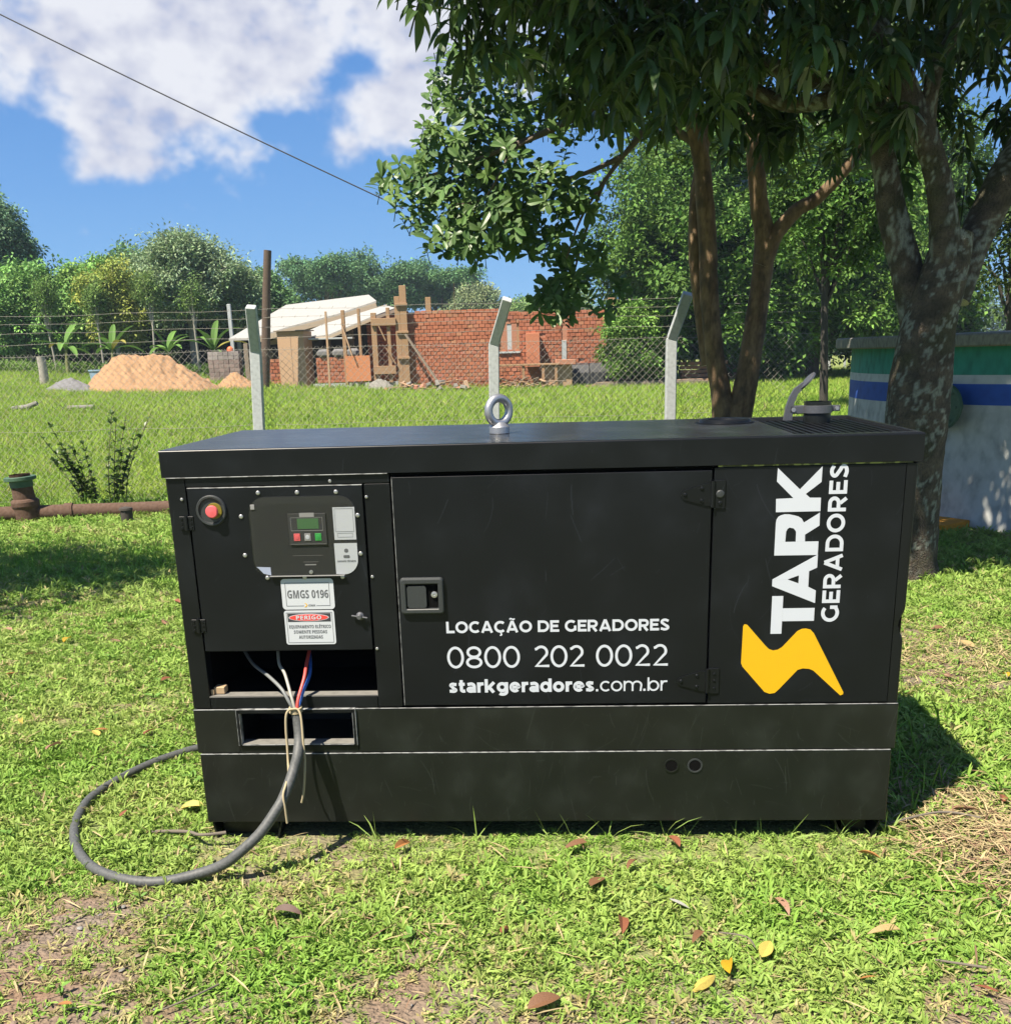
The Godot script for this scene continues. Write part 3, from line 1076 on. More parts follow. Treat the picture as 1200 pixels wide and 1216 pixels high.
	m.prism(p, pz, pz + 0.0007)
	st = part(d, "sticker", m, mats.label_white)
	m = mb()
	m.xf = Transform3D(Basis(Vector3.RIGHT, PI / 2), Vector3(-0.5675, 0.956, pz + 0.0009))
	m.lathe([Vector2(0.0065, 0.0), Vector2(0.0, 0.0003)], 14)
	m.xf = Transform3D()
	m.prism(rounded(-0.577, -0.558, 0.9335, 0.9425, 0.003), pz + 0.0008, pz + 0.0012)
	part(st, "print", m, mats.ink_grey)
	text_mesh(st, "SUPORTE TÉCNICO", -0.5685, 0.9215, pz + 0.0008, 0.005, 0.056, mats.ink_grey)
	m = mb()
	m.prism(PackedVector2Array([Vector2(-0.838, 0.905), Vector2(-0.825, 0.890), Vector2(-0.806, 0.885), Vector2(-0.802, 0.885), Vector2(-0.8025, 0.909), Vector2(-0.845, 0.911)]), pz, pz + 0.0007)
	part(d, "sticker", m, mats.label_blue)
	m = mb()
	m.span(-0.846, -0.833, 1.084, 1.099, pz, pz + 0.003, 0.001)
	part(d, "panel_clip", m, mats.label_grey)
	m = mb()
	m.prism(rounded(-0.850, -0.532, 0.883, 1.121, 0.048), z + 0.011, z + 0.013)
	part(d, "window_pane", m, mats.pane)
	m = mb()
	m.span(-0.805, -0.577, 0.8818, 0.8829, z, z + 0.0132)
	part(d, "window_edge", m, mats.label_grey)
	for q in [[-0.819, 1.133], [-0.702, 1.132], [-0.586, 1.131], [-0.877, 1.064], [-0.526, 1.061], [-0.877, 0.947], [-0.525, 0.946], [-0.815, 0.877], [-0.701, 0.8765], [-0.585, 0.876]]:
		screw(d, q[0], q[1], z)
	for q in [[-0.602, 1.163], [-0.497, 1.114], [-0.495, 0.874], [-1.052, 1.118], [-0.495, 0.648]]:
		screw(g, q[0], q[1], 0.0005, 0.005, "rivet")
	# plates
	m = mb()
	m.prism(rounded(-0.776, -0.615, 0.777, 0.8725, 0.011), z, z + 0.002)
	var pl := part(d, "number_plate", m, mats.label_white)
	m = mb()
	for q in [[-0.764, -0.6285, 0.8595, 0.8607], [-0.764, -0.710, 0.788, 0.7892], [-0.672, -0.6285, 0.788, 0.7892], [-0.764, -0.7628, 0.7892, 0.8595], [-0.6297, -0.6285, 0.7892, 0.8595]]:
		m.span(q[0], q[1], q[2], q[3], z + 0.0021, z + 0.0026)
	part(pl, "border", m, mats.ink_grey)
	text_mesh(pl, "GMGS 0196", -0.6955, 0.8125, z + 0.0021, 0.0245, 0.126, mats.ink_grey)
	text_mesh(pl, "STARK", -0.6855, 0.7865, z + 0.0021, 0.0058, 0.021, mats.ink_grey)
	m = mb()
	m.prism(PackedVector2Array([Vector2(-0.708, 0.797), Vector2(-0.701, 0.7905), Vector2(-0.709, 0.785), Vector2(-0.704, 0.784), Vector2(-0.6985, 0.7905), Vector2(-0.703, 0.796)]), z + 0.0021, z + 0.0026)
	part(pl, "lightning_mark", m, mats.yellow_vinyl)
	m = mb()
	m.prism(rounded(-0.7745, -0.6195, 0.666, 0.7735, 0.008), z, z + 0.002)
	pl = part(d, "danger_plate", m, mats.label_white)
	m = mb()
	for q in [[-0.768, -0.626, 0.7665, 0.7675], [-0.768, -0.626, 0.672, 0.673], [-0.768, -0.767, 0.673, 0.7665], [-0.627, -0.626, 0.673, 0.7665]]:
		m.span(q[0], q[1], q[2], q[3], z + 0.0021, z + 0.0026)
	part(pl, "border", m, mats.ink_grey)
	m = mb()
	m.span(-0.764, -0.631, 0.7385, 0.7645, z + 0.0021, z + 0.0025)
	part(pl, "header_band", m, mats.ink)
	for k in 2:
		var el := PackedVector2Array()
		for i in 28:
			el.append(Vector2(-0.6985 + (0.0625 - 0.0025 * k) * cos(TAU * i / 28), 0.7515 + (0.0118 - 0.0018 * k) * sin(TAU * i / 28)))
		m = mb()
		m.prism(el, z + 0.0026 + 0.0003 * k, z + 0.0028 + 0.0003 * k, false)
		part(pl, "header_oval", m, mats.label_white if k == 0 else mats.sign_red)
	text_mesh(pl, "PERIGO", -0.6985, 0.7455, z + 0.0033, 0.012, 0.078, mats.label_white)
	text_mesh(pl, "EQUIPAMENTO ELÉTRICO", -0.697, 0.718, z + 0.0021, 0.0098, 0.129, mats.ink_grey)
	text_mesh(pl, "SOMENTE PESSOAS", -0.697, 0.7015, z + 0.0021, 0.0098, 0.103, mats.ink_grey)
	text_mesh(pl, "AUTORIZADAS", -0.697, 0.685, z + 0.0021, 0.0098, 0.074, mats.ink_grey)
	# wing latch
	m = mb()
	m.xf = Transform3D(Basis(Vector3.RIGHT, PI / 2), Vector3(-0.54, 0.753, z))
	m.lathe([Vector2(0.013, 0.0), Vector2(0.012, 0.004), Vector2(0.008, 0.006), Vector2(0.008, 0.016), Vector2(0.006, 0.019), Vector2(0.0, 0.019)], 20)
	m.xf = Transform3D()
	m.bar(Vector3(-0.565, 0.757, z + 0.010), Vector3(-0.515, 0.749, z + 0.010), 0.008, 0.005, 0.002)
	part(d, "wing_latch", m, mats.galv)


func main_door(g: Node3D) -> void:
	var m := mb()
	m.span(-0.420, 0.514, 0.4605, 1.170, -0.0115, 0.0015, 0.003)
	var d := part(g, "main_door", m, mats.door_black)
	var z := 0.0015
	# recessed handle
	m = mb()
	var rings := []
	for q in [[0.0, 0.010, 0.0], [0.0, 0.010, 0.009], [0.0018, 0.009, 0.0125], [0.005, 0.007, 0.014], [0.014, 0.004, 0.014], [0.0165, 0.003, 0.012], [0.0175, 0.003, 0.0]]:
		rings.append([rounded(-0.411 + q[0], -0.280 - q[0], 0.758 + q[0], 0.870 - q[0] * 1.15, q[1], 5), q[2]])
	for i in rings.size() - 1:
		var pa: PackedVector2Array = rings[i][0]
		var pb: PackedVector2Array = rings[i + 1][0]
		for k in pa.size():
			var k2 := (k + 1) % pa.size()
			var a := Vector3(pa[k].x, pa[k].y, z + rings[i][1])
			var b := Vector3(pa[k2].x, pa[k2].y, z + rings[i][1])
			var e := Vector3(pb[k2].x, pb[k2].y, z + rings[i + 1][1])
			var f := Vector3(pb[k].x, pb[k].y, z + rings[i + 1][1])
			var nn := (b - a).cross(f - a).normalized()
			if nn.length() < 0.5:
				nn = (e - b).cross(f - b).normalized()
			m.quad(a, b, e, f, nn)
	var h := part(d, "door_handle", m, mats.plastic)
	m = mb()
	m.span(-0.3935, -0.2975, 0.7725, 0.8485, z + 0.0002, z + 0.002)
	part(h, "recess", m, mats.dark)
	m = mb()
	m.prism(rounded(-0.391, -0.333, 0.777, 0.845, 0.008), z + 0.002, z + 0.010)
	part(h, "paddle", m, mats.plastic)
	m = mb()
	m.xf = Transform3D(Basis(Vector3.RIGHT, PI / 2), Vector3(-0.309, 0.817, z + 0.002))
	m.lathe([Vector2(0.0095, 0.0), Vector2(0.0095, 0.006), Vector2(0.004, 0.007), Vector2(0.0, 0.0055)], 18)
	part(h, "key_lock", m, mats.zinc)
	# strap hinges
	for y in [1.101, 0.5335]:
		m = mb()
		var p := PackedVector2Array([Vector2(0.512, y - 0.034), Vector2(0.512, y + 0.030), Vector2(0.497, y + 0.031), Vector2(0.432, y + 0.011), Vector2(0.424, y + 0.003), Vector2(0.424, y - 0.006), Vector2(0.432, y - 0.014), Vector2(0.497, y - 0.033)])
		m.prism(p, z, z + 0.004)
		m.span(0.5185, 0.552, y - 0.042, y + 0.040, 0.0004, 0.005, 0.0015)
		m.tube([Vector3(0.5155, y - 0.038, z + 0.005), Vector3(0.5155, y + 0.038, z + 0.005)], [0.006, 0.006], 12)
		var hg := part(d, "strap_hinge", m, mats.black)
		for q in [[0.436, 0.0], [0.484, 0.017], [0.484, -0.018]]:
			screw(hg, q[0], y + q[1], z + 0.004, 0.0055, "bolt", mats.black)
		if y > 1.0:
			screw(hg, 0.5365, y + 0.0, 0.005, 0.012, "bolt", mats.plastic)
			screw(hg, 0.5365, y - 0.026, 0.005, 0.006, "bolt", mats.black)
		else:
			for q in [0.022, 0.0, -0.024]:
				screw(hg, 0.5365, y + q, 0.005, 0.004, "bolt", mats.black)


# ---------------------------------------------------------------- lettering by strokes
func arc(cx: float, cy: float, rx: float, ry: float, a0: float, a1: float, n := 14) -> Array:
	var o := []
	for i in n + 1:
		var a := deg_to_rad(lerpf(a0, a1, float(i) / n))
		o.append(Vector2(cx + rx * cos(a), cy + ry * sin(a)))
	return o


func glyph(ch: String, w: float) -> Array:
	# [advance, strokes]; a stroke is a list of points, closed when its first comes back last
	var h := w * 0.5
	var x := 0.74
	match ch:
		"L": return [0.70, [[Vector2(h, 1), Vector2(h, h), Vector2(0.70, h)]]]
		"O": return [1.06, [arc(0.53, 0.5, 0.53 - h, 0.512 - h, 0, 360, 32)]]
		"C": return [0.92, [arc(0.53, 0.5, 0.53 - h, 0.512 - h, 48, 312, 24)]]
		"Ç": return [0.92, [arc(0.53, 0.5, 0.53 - h, 0.512 - h, 48, 312, 24), [Vector2(0.56, 0.02), Vector2(0.56, -0.08)], arc(0.53, -0.16, 0.09, 0.075, 80, -130, 8)]]
		"A": return [1.04, [[Vector2(h * 1.1, 0), Vector2(0.52 - h * 0.08, 1)], [Vector2(1.04 - h * 1.1, 0), Vector2(0.52 + h * 0.08, 1)], [Vector2(0.22, 0.27), Vector2(0.82, 0.27)]]]
		"Ã": return [1.04, [[Vector2(h * 1.1, 0), Vector2(0.52 - h * 0.08, 1)], [Vector2(1.04 - h * 1.1, 0), Vector2(0.52 + h * 0.08, 1)], [Vector2(0.22, 0.27), Vector2(0.82, 0.27)], [Vector2(0.32, 1.12), Vector2(0.36, 1.19), Vector2(0.43, 1.2), Vector2(0.52, 1.16), Vector2(0.61, 1.12), Vector2(0.68, 1.14), Vector2(0.72, 1.21)]]]
		"D": return [0.96, [[Vector2(h, h)] + arc(0.45, 0.5, 0.51 - h, 0.5 - h, -90, 90, 18) + [Vector2(h, 1 - h), Vector2(h, h)]]]
		"E": return [0.74, [[Vector2(0.74, 1 - h), Vector2(h, 1 - h), Vector2(h, h), Vector2(0.75, h)], [Vector2(w, 0.51), Vector2(0.66, 0.51)]]]
		"G": return [1.0, [arc(0.53, 0.5, 0.53 - h, 0.512 - h, 48, 318, 24), [Vector2(0.97 - h, 0.1), Vector2(0.97 - h, 0.52)]]]
		"R": return [0.86, [[Vector2(h, 0), Vector2(h, 1 - h), Vector2(0.44, 1 - h)] + arc(0.47, 0.66, 0.37 - h, 0.34 - h, 88, -90, 12) + [Vector2(w, 0.32 + h)], [Vector2(0.46, 0.34), Vector2(0.86 - h * 1.15, 0)]]]
		"S": return [0.78, [[Vector2(0.70, 0.80)] + arc(0.40, 0.735, 0.36 - h, 0.277 - h, 50, 235, 12) + arc(0.39, 0.262, 0.385 - h, 0.277 - h, 65, -130, 14) + [Vector2(0.07, 0.17)]]]
		"0": return [0.76, [arc(0.38, 0.5, 0.38 - h, 0.512 - h, 0, 360, 32)]]
		"8": return [0.74, [arc(0.37, 0.735, 0.335 - h, 0.277 - h, 0, 360, 24), arc(0.37, 0.265, 0.37 - h, 0.277 - h, 0, 360, 24)]]
		"2": return [0.70, [[Vector2(0.07, 0.84)] + arc(0.345, 0.69, 0.315 - h, 0.32 - h, 140, -28, 12) + [Vector2(0.12, h), Vector2(0.70, h)]]]
		"s": return [0.58, [[Vector2(0.53, 0.60)] + arc(0.29, 0.545, 0.265 - h, 0.2 - h, 50, 235, 9) + arc(0.29, 0.195, 0.285 - h, 0.2 - h, 70, -130, 10) + [Vector2(0.04, 0.12)]]]
		"t": return [0.46, [[Vector2(0.2, 0.92), Vector2(0.2, 0.24)] + arc(0.34, 0.22, 0.14, 0.22 - h, 180, 280, 6) + [Vector2(0.46, h * 1.2)], [Vector2(0.02, 0.62), Vector2(0.44, 0.62)]]]
		"a": return [0.66, [[Vector2(0.08, 0.60)] + arc(0.33, 0.45, 0.33 - h, 0.30 - h, 115, 0, 8) + [Vector2(0.66 - h, 0)], arc(0.31, 0.22, 0.31 - h, 0.23 - h, 0, 360, 18)]]
		"r": return [0.44, [[Vector2(h, 0), Vector2(h, x)], [Vector2(h, 0.40), Vector2(h + 0.06, 0.56), Vector2(h + 0.16, x - h), Vector2(0.46, x - h * 0.9)]]]
		"k": return [0.74, [[Vector2(h, 0), Vector2(h, 0.97)], [Vector2(w * 0.8, 0.26), Vector2(0.70 - h * 0.4, x)], [Vector2(0.30, 0.40), Vector2(0.74 - h * 1.1, 0)]]]
		"g": return [0.80, [arc(0.38, 0.38, 0.38 - h, 0.37 - h, 0, 360, 22), [Vector2(0.80 - h, x), Vector2(0.80 - h, 0.05)] + arc(0.41, 0.04, 0.39 - h, 0.29 - h, 0, -140, 12)]]
		"e": return [0.76, [[Vector2(w * 0.6, 0.37), Vector2(0.76 - h, 0.37)] + arc(0.38, 0.37, 0.38 - h, 0.385 - h, 0, 318, 20)]]
		"d": return [0.80, [arc(0.38, 0.37, 0.38 - h, 0.385 - h, 0, 360, 22), [Vector2(0.80 - h, 0), Vector2(0.80 - h, 0.97)]]]
		"b": return [0.80, [arc(0.42, 0.37, 0.38 - h, 0.385 - h, 0, 360, 22), [Vector2(h, 0), Vector2(h, 0.97)]]]
		"o": return [0.78, [arc(0.39, 0.37, 0.39 - h, 0.385 - h, 0, 360, 22)]]
		"c": return [0.66, [arc(0.39, 0.37, 0.39 - h, 0.385 - h, 46, 314, 18)]]
		"m": return [1.22, [[Vector2(h, 0), Vector2(h, x)], [Vector2(h, 0.4)] + arc(0.34, 0.42, 0.34 - h, 0.33 - h, 150, 0, 8) + [Vector2(0.68 - h, 0)], [Vector2(0.68 - h, 0.4)] + arc(0.68 - h + 0.30, 0.42, 0.30, 0.33 - h, 150, 0, 8) + [Vector2(1.22 - h, 0)]]]
		".": return [0.24, [[Vector2(0.12, 0.0), Vector2(0.12, maxf(w * 1.15, 0.16))]]]
	return [0.32, []]


func stroke(m: MB, p: Array, w: float, z: float, k: Vector2, o: Vector2) -> void:
	var closed: bool = p.size() > 2 and (p[0] as Vector2).is_equal_approx(p[-1])
	var n := p.size()
	var l := []
	var r := []
	for i in n:
		var d0: Vector2 = (p[i] - p[i - 1]) if i > 0 else ((p[0] - p[n - 2]) if closed else (p[1] - p[0]))
		var d1: Vector2 = (p[i + 1] - p[i]) if i < n - 1 else ((p[1] - p[0]) if closed else (p[n - 1] - p[n - 2]))
		d0 = d0.normalized()
		d1 = d1.normalized()
		var t := (d0 + d1).normalized()
		var nn := Vector2(-t.y, t.x)
		var s := minf(1.0 / maxf(0.3, nn.dot(Vector2(-d0.y, d0.x))), 1.5)
		l.append(o + (p[i] + nn * w * 0.5 * s) * k)
		r.append(o + (p[i] - nn * w * 0.5 * s) * k)
	for i in n - 1:
		m.quad(Vector3(l[i].x, l[i].y, z), Vector3(l[i + 1].x, l[i + 1].y, z), Vector3(r[i + 1].x, r[i + 1].y, z), Vector3(r[i].x, r[i].y, z), Vector3.BACK)


func line_of(m: MB, s: String, x0: float, y0: float, cap: float, width: float, weights: Array) -> void:
	# weights: the stroke of each letter as a share of the height of the capitals
	var total := 0.0
	for i in s.length():
		total += glyph(s[i], weights[i])[0]
	var gap := (width / cap - total) / (s.length() - 1)
	var x := 0.0
	for i in s.length():
		var gl := glyph(s[i], weights[i])
		var j := 0
		for st in gl[1]:
			var thick: float = weights[i] * (0.55 if s[i] == "Ã" and j == 3 or s[i] == "Ç" and j > 0 else 1.0)
			if s[i] == ".":
				thick = maxf(weights[i] * 1.15, 0.16)
			stroke(m, st, thick, 0.00012 * j + 0.00005 * (i % 2), Vector2(cap, cap), Vector2(x0 + x * cap, y0))
			j += 1
		x += gl[0] + gap


func even(s: String, w: float) -> Array:
	var o := []
	for i in s.length():
		o.append(w)
	return o


func lettering(g: Node3D) -> void:
	var z := 0.0025
	var m := mb()
	m.xf = Transform3D(Basis(), Vector3(0, 0, z))
	line_of(m, "LOCAÇÃO DE GERADORES", -0.278, 0.6945, 0.0362, 0.676, even("LOCAÇÃO DE GERADORES", 0.215))
	part(g, "lettering", m, mats.white_vinyl)
	for q in [["0800", -0.2795, 0.2245], ["202", -0.0135, 0.1555], ["0022", 0.177, 0.2185]]:
		m = mb()
		m.xf = Transform3D(Basis(), Vector3(0, 0, z))
		line_of(m, q[0], q[1], 0.5825, 0.0685, q[2], even(q[0], 0.118))
		part(g, "lettering", m, mats.white_vinyl)
	var w := even("starkgeradores", 0.225) + even(".com.br", 0.125)
	m = mb()
	m.xf = Transform3D(Basis(), Vector3(0, 0, z))
	line_of(m, "starkgeradores.com.br", -0.278, 0.5025, 0.0447, 0.672, w)
	part(g, "lettering", m, mats.white_vinyl)
	m = mb()
	m.xf = Transform3D(Basis(Vector3.BACK, PI / 2), Vector3(0.8985, 0.7135, 0.0012))
	line_of(m, "GERADORES", 0.0, 0.0, 0.0515, 0.465, even("GERADORES", 0.205))
	part(g, "lettering", m, mats.white_vinyl)
	# the heavy letters that read upwards
	var tark := [
		[[0.7003, 0.6785], [0.7328, 0.6785], [0.7328, 0.7945], [0.7003, 0.7945]],
		[[0.7330, 0.7172], [0.8268, 0.7172], [0.8268, 0.7567], [0.7330, 0.7567]],
		[[0.6985, 0.825], [0.8270, 0.7715], [0.8270, 0.8098], [0.8043, 0.8215], [0.8043, 0.8445], [0.7752, 0.8445], [0.7750, 0.8322], [0.7427, 0.8445], [0.6985, 0.8445]],
		[[0.6985, 0.8447], [0.7427, 0.8447], [0.7752, 0.8564], [0.7752, 0.8447], [0.8043, 0.8447], [0.8040, 0.8684], [0.8268, 0.8786], [0.8268, 0.9176], [0.6985, 0.8452]],
		[[0.7003, 0.9170], [0.8262, 0.9165], [0.8262, 0.9568], [0.7003, 0.9568]],
		[[0.7003, 0.957], [0.7303, 0.957], [0.7312, 0.9868], [0.7350, 0.9950], [0.7407, 0.9988], [0.7528, 0.9961], [0.7590, 0.9880], [0.7600, 0.9838], [0.7603, 0.957], [0.7872, 0.957], [0.7861, 0.9772], [0.8263, 1.0032], [0.8253, 1.0407], [0.7811, 1.0126], [0.7739, 1.0248], [0.7640, 1.0310], [0.7525, 1.0343], [0.7380, 1.0375], [0.7244, 1.0379], [0.7140, 1.0350], [0.7068, 1.0310], [0.7020, 1.0230], [0.7005, 1.0129]],
		[[0.6990, 1.0444], [0.8261, 1.0450], [0.8256, 1.0839], [0.7942, 1.0845], [0.7818, 1.0955], [0.8246, 1.1290], [0.8248, 1.1732], [0.7645, 1.1090], [0.6987, 1.1713], [0.6977, 1.1329], [0.7469, 1.0843], [0.6977, 1.0829]],
	]
	for ks in [[0, 1], [2, 3], [4, 5], [6]]:
		m = mb()
		for k in ks:
			var p := PackedVector2Array()
			for e in tark[k]:
				p.append(Vector2(e[0], e[1]))
			m.prism(p, 0.0006, 0.0013, false)
		part(g, "letter", m, mats.white_vinyl)
	# the yellow lightning mark
	var logo := [[0.6241, 0.7091], [0.6303, 0.7077], [0.6869, 0.6421], [0.6981, 0.6310], [0.7106, 0.6262], [0.7248, 0.6286], [0.7368, 0.6363], [0.7804, 0.6863], [0.7924, 0.6925], [0.8046, 0.6937], [0.8183, 0.6902], [0.8288, 0.6791], [0.9285, 0.4910], [0.9277, 0.4843], [0.9198, 0.4810], [0.8339, 0.5616], [0.8211, 0.5671], [0.8024, 0.5686], [0.7871, 0.5642], [0.7341, 0.5030], [0.7221, 0.4911], [0.7065, 0.4886], [0.6905, 0.4948], [0.6213, 0.5760], [0.6165, 0.5873], [0.6182, 0.7027], [0.6205, 0.7080]]
	var lp := PackedVector2Array()
	for e in logo:
		lp.append(Vector2(e[0], e[1]))
	m = mb()
	m.prism(lp, 0.0006, 0.0013, false)
	part(g, "lightning_mark", m, mats.yellow_vinyl)


# ---------------------------------------------------------------- cable
func smooth_path(p: Array, n := 6) -> Array:
	var o := []
	for i in p.size() - 1:
		var a: Vector3 = p[maxi(i - 1, 0)]
		var b: Vector3 = p[i]
		var d: Vector3 = p[i + 1]
		var e: Vector3 = p[mini(i + 2, p.size() - 1)]
		for k in n:
			o.append(b.cubic_interpolate(d, a, e, float(k) / n))
	o.append(p[-1])
	return o


func fill(n: int, r: float) -> Array:
	var o := []
	for i in n:
		o.append(r)
	return o


func make_cable() -> void:
	var t := thing("power_cable", "thick grey power cable looping from the cabinet slot onto the grass, tied with twine", "cable", Vector3.ZERO, GEN_YAW)
	var p := smooth_path([Vector3(-0.755, 0.468, 0.044), Vector3(-0.748, 0.42, 0.056), Vector3(-0.744, 0.377, 0.076), Vector3(-0.744, 0.34, 0.11), Vector3(-0.753, 0.306, 0.13), Vector3(-0.762, 0.274, 0.16), Vector3(-0.777, 0.234, 0.195), Vector3(-0.794, 0.206, 0.22), Vector3(-0.84, 0.147, 0.26), Vector3(-0.905, 0.093, 0.285), Vector3(-0.953, 0.059, 0.288), Vector3(-1.03, 0.030, 0.29), Vector3(-1.136, 0.018, 0.318), Vector3(-1.248, 0.018, 0.307), Vector3(-1.368, 0.018, 0.243), Vector3(-1.462, 0.018, 0.147), Vector3(-1.539, 0.018, 0.026), Vector3(-1.602, 0.018, -0.137), Vector3(-1.628, 0.018, -0.315), Vector3(-1.583, 0.018, -0.511), Vector3(-1.51, 0.018, -0.663), Vector3(-1.39, 0.018, -0.80), Vector3(-1.20, 0.018, -0.92), Vector3(-0.95, 0.018, -1.0), Vector3(-0.5, 0.018, -1.1)])
	var m := mb()
	m.tube(p, fill(p.size(), 0.0162), 14, true, 0.03, 4)
	part(t, "sheath", m, mats.cable)
	for q in [["wire_grey", 0.0055, [Vector3(-0.76, 0.462, 0.044), Vector3(-0.774, 0.494, 0.045), Vector3(-0.800, 0.530, 0.025), Vector3(-0.855, 0.556, -0.03), Vector3(-0.928, 0.57, -0.12), Vector3(-0.98, 0.60, -0.2)]], ["wire_pale", 0.005, [Vector3(-0.754, 0.462, 0.050), Vector3(-0.768, 0.51, 0.035), Vector3(-0.797, 0.564, -0.02), Vector3(-0.824, 0.589, -0.06), Vector3(-0.85, 0.64, -0.16)]], ["wire_red", 0.0055, [Vector3(-0.748, 0.462, 0.052), Vector3(-0.744, 0.50, 0.045), Vector3(-0.731, 0.556, 0.0), Vector3(-0.732, 0.591, -0.05), Vector3(-0.735, 0.64, -0.15)]], ["wire_blue", 0.005, [Vector3(-0.750, 0.462, 0.040), Vector3(-0.735, 0.515, 0.012), Vector3(-0.724, 0.55, -0.035), Vector3(-0.73, 0.58, -0.09), Vector3(-0.76, 0.60, -0.2)]]]:
		var w := smooth_path(q[2])
		m = mb()
		m.tube(w, fill(w.size(), q[1]), 8)
		part(t, "wire", m, mats[q[0]], {"wire_grey": "grey wire", "wire_pale": "pale wire", "wire_red": "red wire", "wire_blue": "blue wire"}[q[0]])
	m = mb()
	var w1 := smooth_path([Vector3(-0.757, 0.476, 0.066), Vector3(-0.770, 0.473, 0.068), Vector3(-0.779, 0.456, 0.072), Vector3(-0.783, 0.41, 0.074), Vector3(-0.783, 0.36, 0.077), Vector3(-0.781, 0.31, 0.092), Vector3(-0.772, 0.29, 0.13), Vector3(-0.768, 0.274, 0.182), Vector3(-0.772, 0.25, 0.208), Vector3(-0.768, 0.21, 0.215), Vector3(-0.766, 0.161, 0.215)])
	m.tube(w1, fill(w1.size(), 0.0038), 6, true, 0.12, 3)
	var w2 := smooth_path([Vector3(-0.757, 0.476, 0.066), Vector3(-0.742, 0.474, 0.066), Vector3(-0.732, 0.45, 0.075), Vector3(-0.728, 0.379, 0.09), Vector3(-0.726, 0.32, 0.097), Vector3(-0.729, 0.271, 0.105), Vector3(-0.737, 0.215, 0.104), Vector3(-0.748, 0.177, 0.1)])
	m.tube(w2, fill(w2.size(), 0.0038), 6, true, 0.12, 5)
	for k in 3:
		m.xf = Transform3D(Basis(Vector3.RIGHT, PI / 2 + 0.2), Vector3(-0.7545, 0.462 + 0.006 * k, 0.0455))
		m.torus(0.0175, 0.0038, 20, 6)
	part(t, "twine", m, mats.twine)


# ---------------------------------------------------------------- far things
func beam(parent: Node, called: String, a: Vector3, b: Vector3, w: float, t: float, mt: Material, label := "") -> MeshInstance3D:
	var m := mb()
	m.bar(a, b, w, t, 0.01)
	return part(parent, called, m, mt, label)


func heap(c: Vector3, rx: float, rz: float, h: float, sd: int, peaks: Array) -> MB:
	# a loose heap: the highest of several slumped cones, roughened
	var no := FastNoiseLite.new()
	no.seed = sd
	no.frequency = 1.0
	var m := mb()
	var n := 44
	var f := func(u: float, w: float) -> Vector3:
		var y := -0.05
		for q in peaks:
			var d := Vector2((u - q[0]) / q[2], (w - q[1]) / q[3]).length()
			y = maxf(y, q[4] * (1.0 - d) * h)
		if y > 0.0:
			y = minf(y, h * (0.97 + 0.03 * sin(u * 17.0)))
		y += 0.09 * h * no.get_noise_2d(u * 7.0, w * 7.0) + 0.05 * h * no.get_noise_2d(u * 30.0, w * 30.0)
		return Vector3(u * rx, y, w * rz)
	var nf := func(u: float, w: float) -> Vector3:
		var e := 0.02
		var a: Vector3 = f.call(u + e, w) - f.call(u - e, w)
		var b: Vector3 = f.call(u, w + e) - f.call(u, w - e)
		var o := b.cross(a).normalized()
		return o if o.y > 0.0 else -o
	for i in n:
		for j in n:
			var u0 := -1.0 + 2.0 * i / n
			var u1 := -1.0 + 2.0 * (i + 1) / n
			var w0 := -1.0 + 2.0 * j / n
			var w1 := -1.0 + 2.0 * (j + 1) / n
			var a: Vector3 = f.call(u0, w0)
			var b: Vector3 = f.call(u1, w0)
			var d: Vector3 = f.call(u1, w1)
			var e: Vector3 = f.call(u0, w1)
			if maxf(maxf(a.y, b.y), maxf(d.y, e.y)) > -0.03:
				var nn := (b - a).cross(e - a)
				if nn.y < 0.0:
					nn = -nn
				m.quad4(a, b, d, e, nf.call(u0, w0), nf.call(u1, w0), nf.call(u1, w1), nf.call(u0, w1))
	return m


func banana(at: Vector3, s: float, sd: int, label: String) -> void:
	rng.seed = sd
	var t := thing("banana_plant", label, "banana plant", at, 0.0, "banana plants in front of the woods")
	var m := mb()
	m.tube([Vector3(0, -0.05, 0), Vector3(0.03, 0.6 * s, 0), Vector3(0.05, 1.05 * s, 0)], [0.1 * s, 0.075 * s, 0.05 * s], 10)
	part(t, "stem", m, mat(Color(0.16, 0.17, 0.06), 0.8))
	var lm: Material = mats.far_leaf
	for k in 8:
		var a := TAU * k / 8.0 + rnd(-0.3, 0.3)
		var up := rnd(0.35, 1.5) if k % 3 else rnd(1.6, 3.0)
		var d := Vector3(cos(a), up, sin(a)).normalized()
		m = mb()
		var g := rnd(0.75, 1.2)
		m.col = Color(0.11 * g, 0.21 * g, 0.05 * g) if rng.randf() > 0.2 else Color(0.26, 0.24, 0.06)
		m.leaf(Vector3(0.05, 1.0 * s, 0), d, Vector3.UP, rnd(1.2, 1.75) * s, 0.27 * s, 2, rnd(0.9, 2.0), 0.35, 9)
		part(t, "leaf", m, lm)


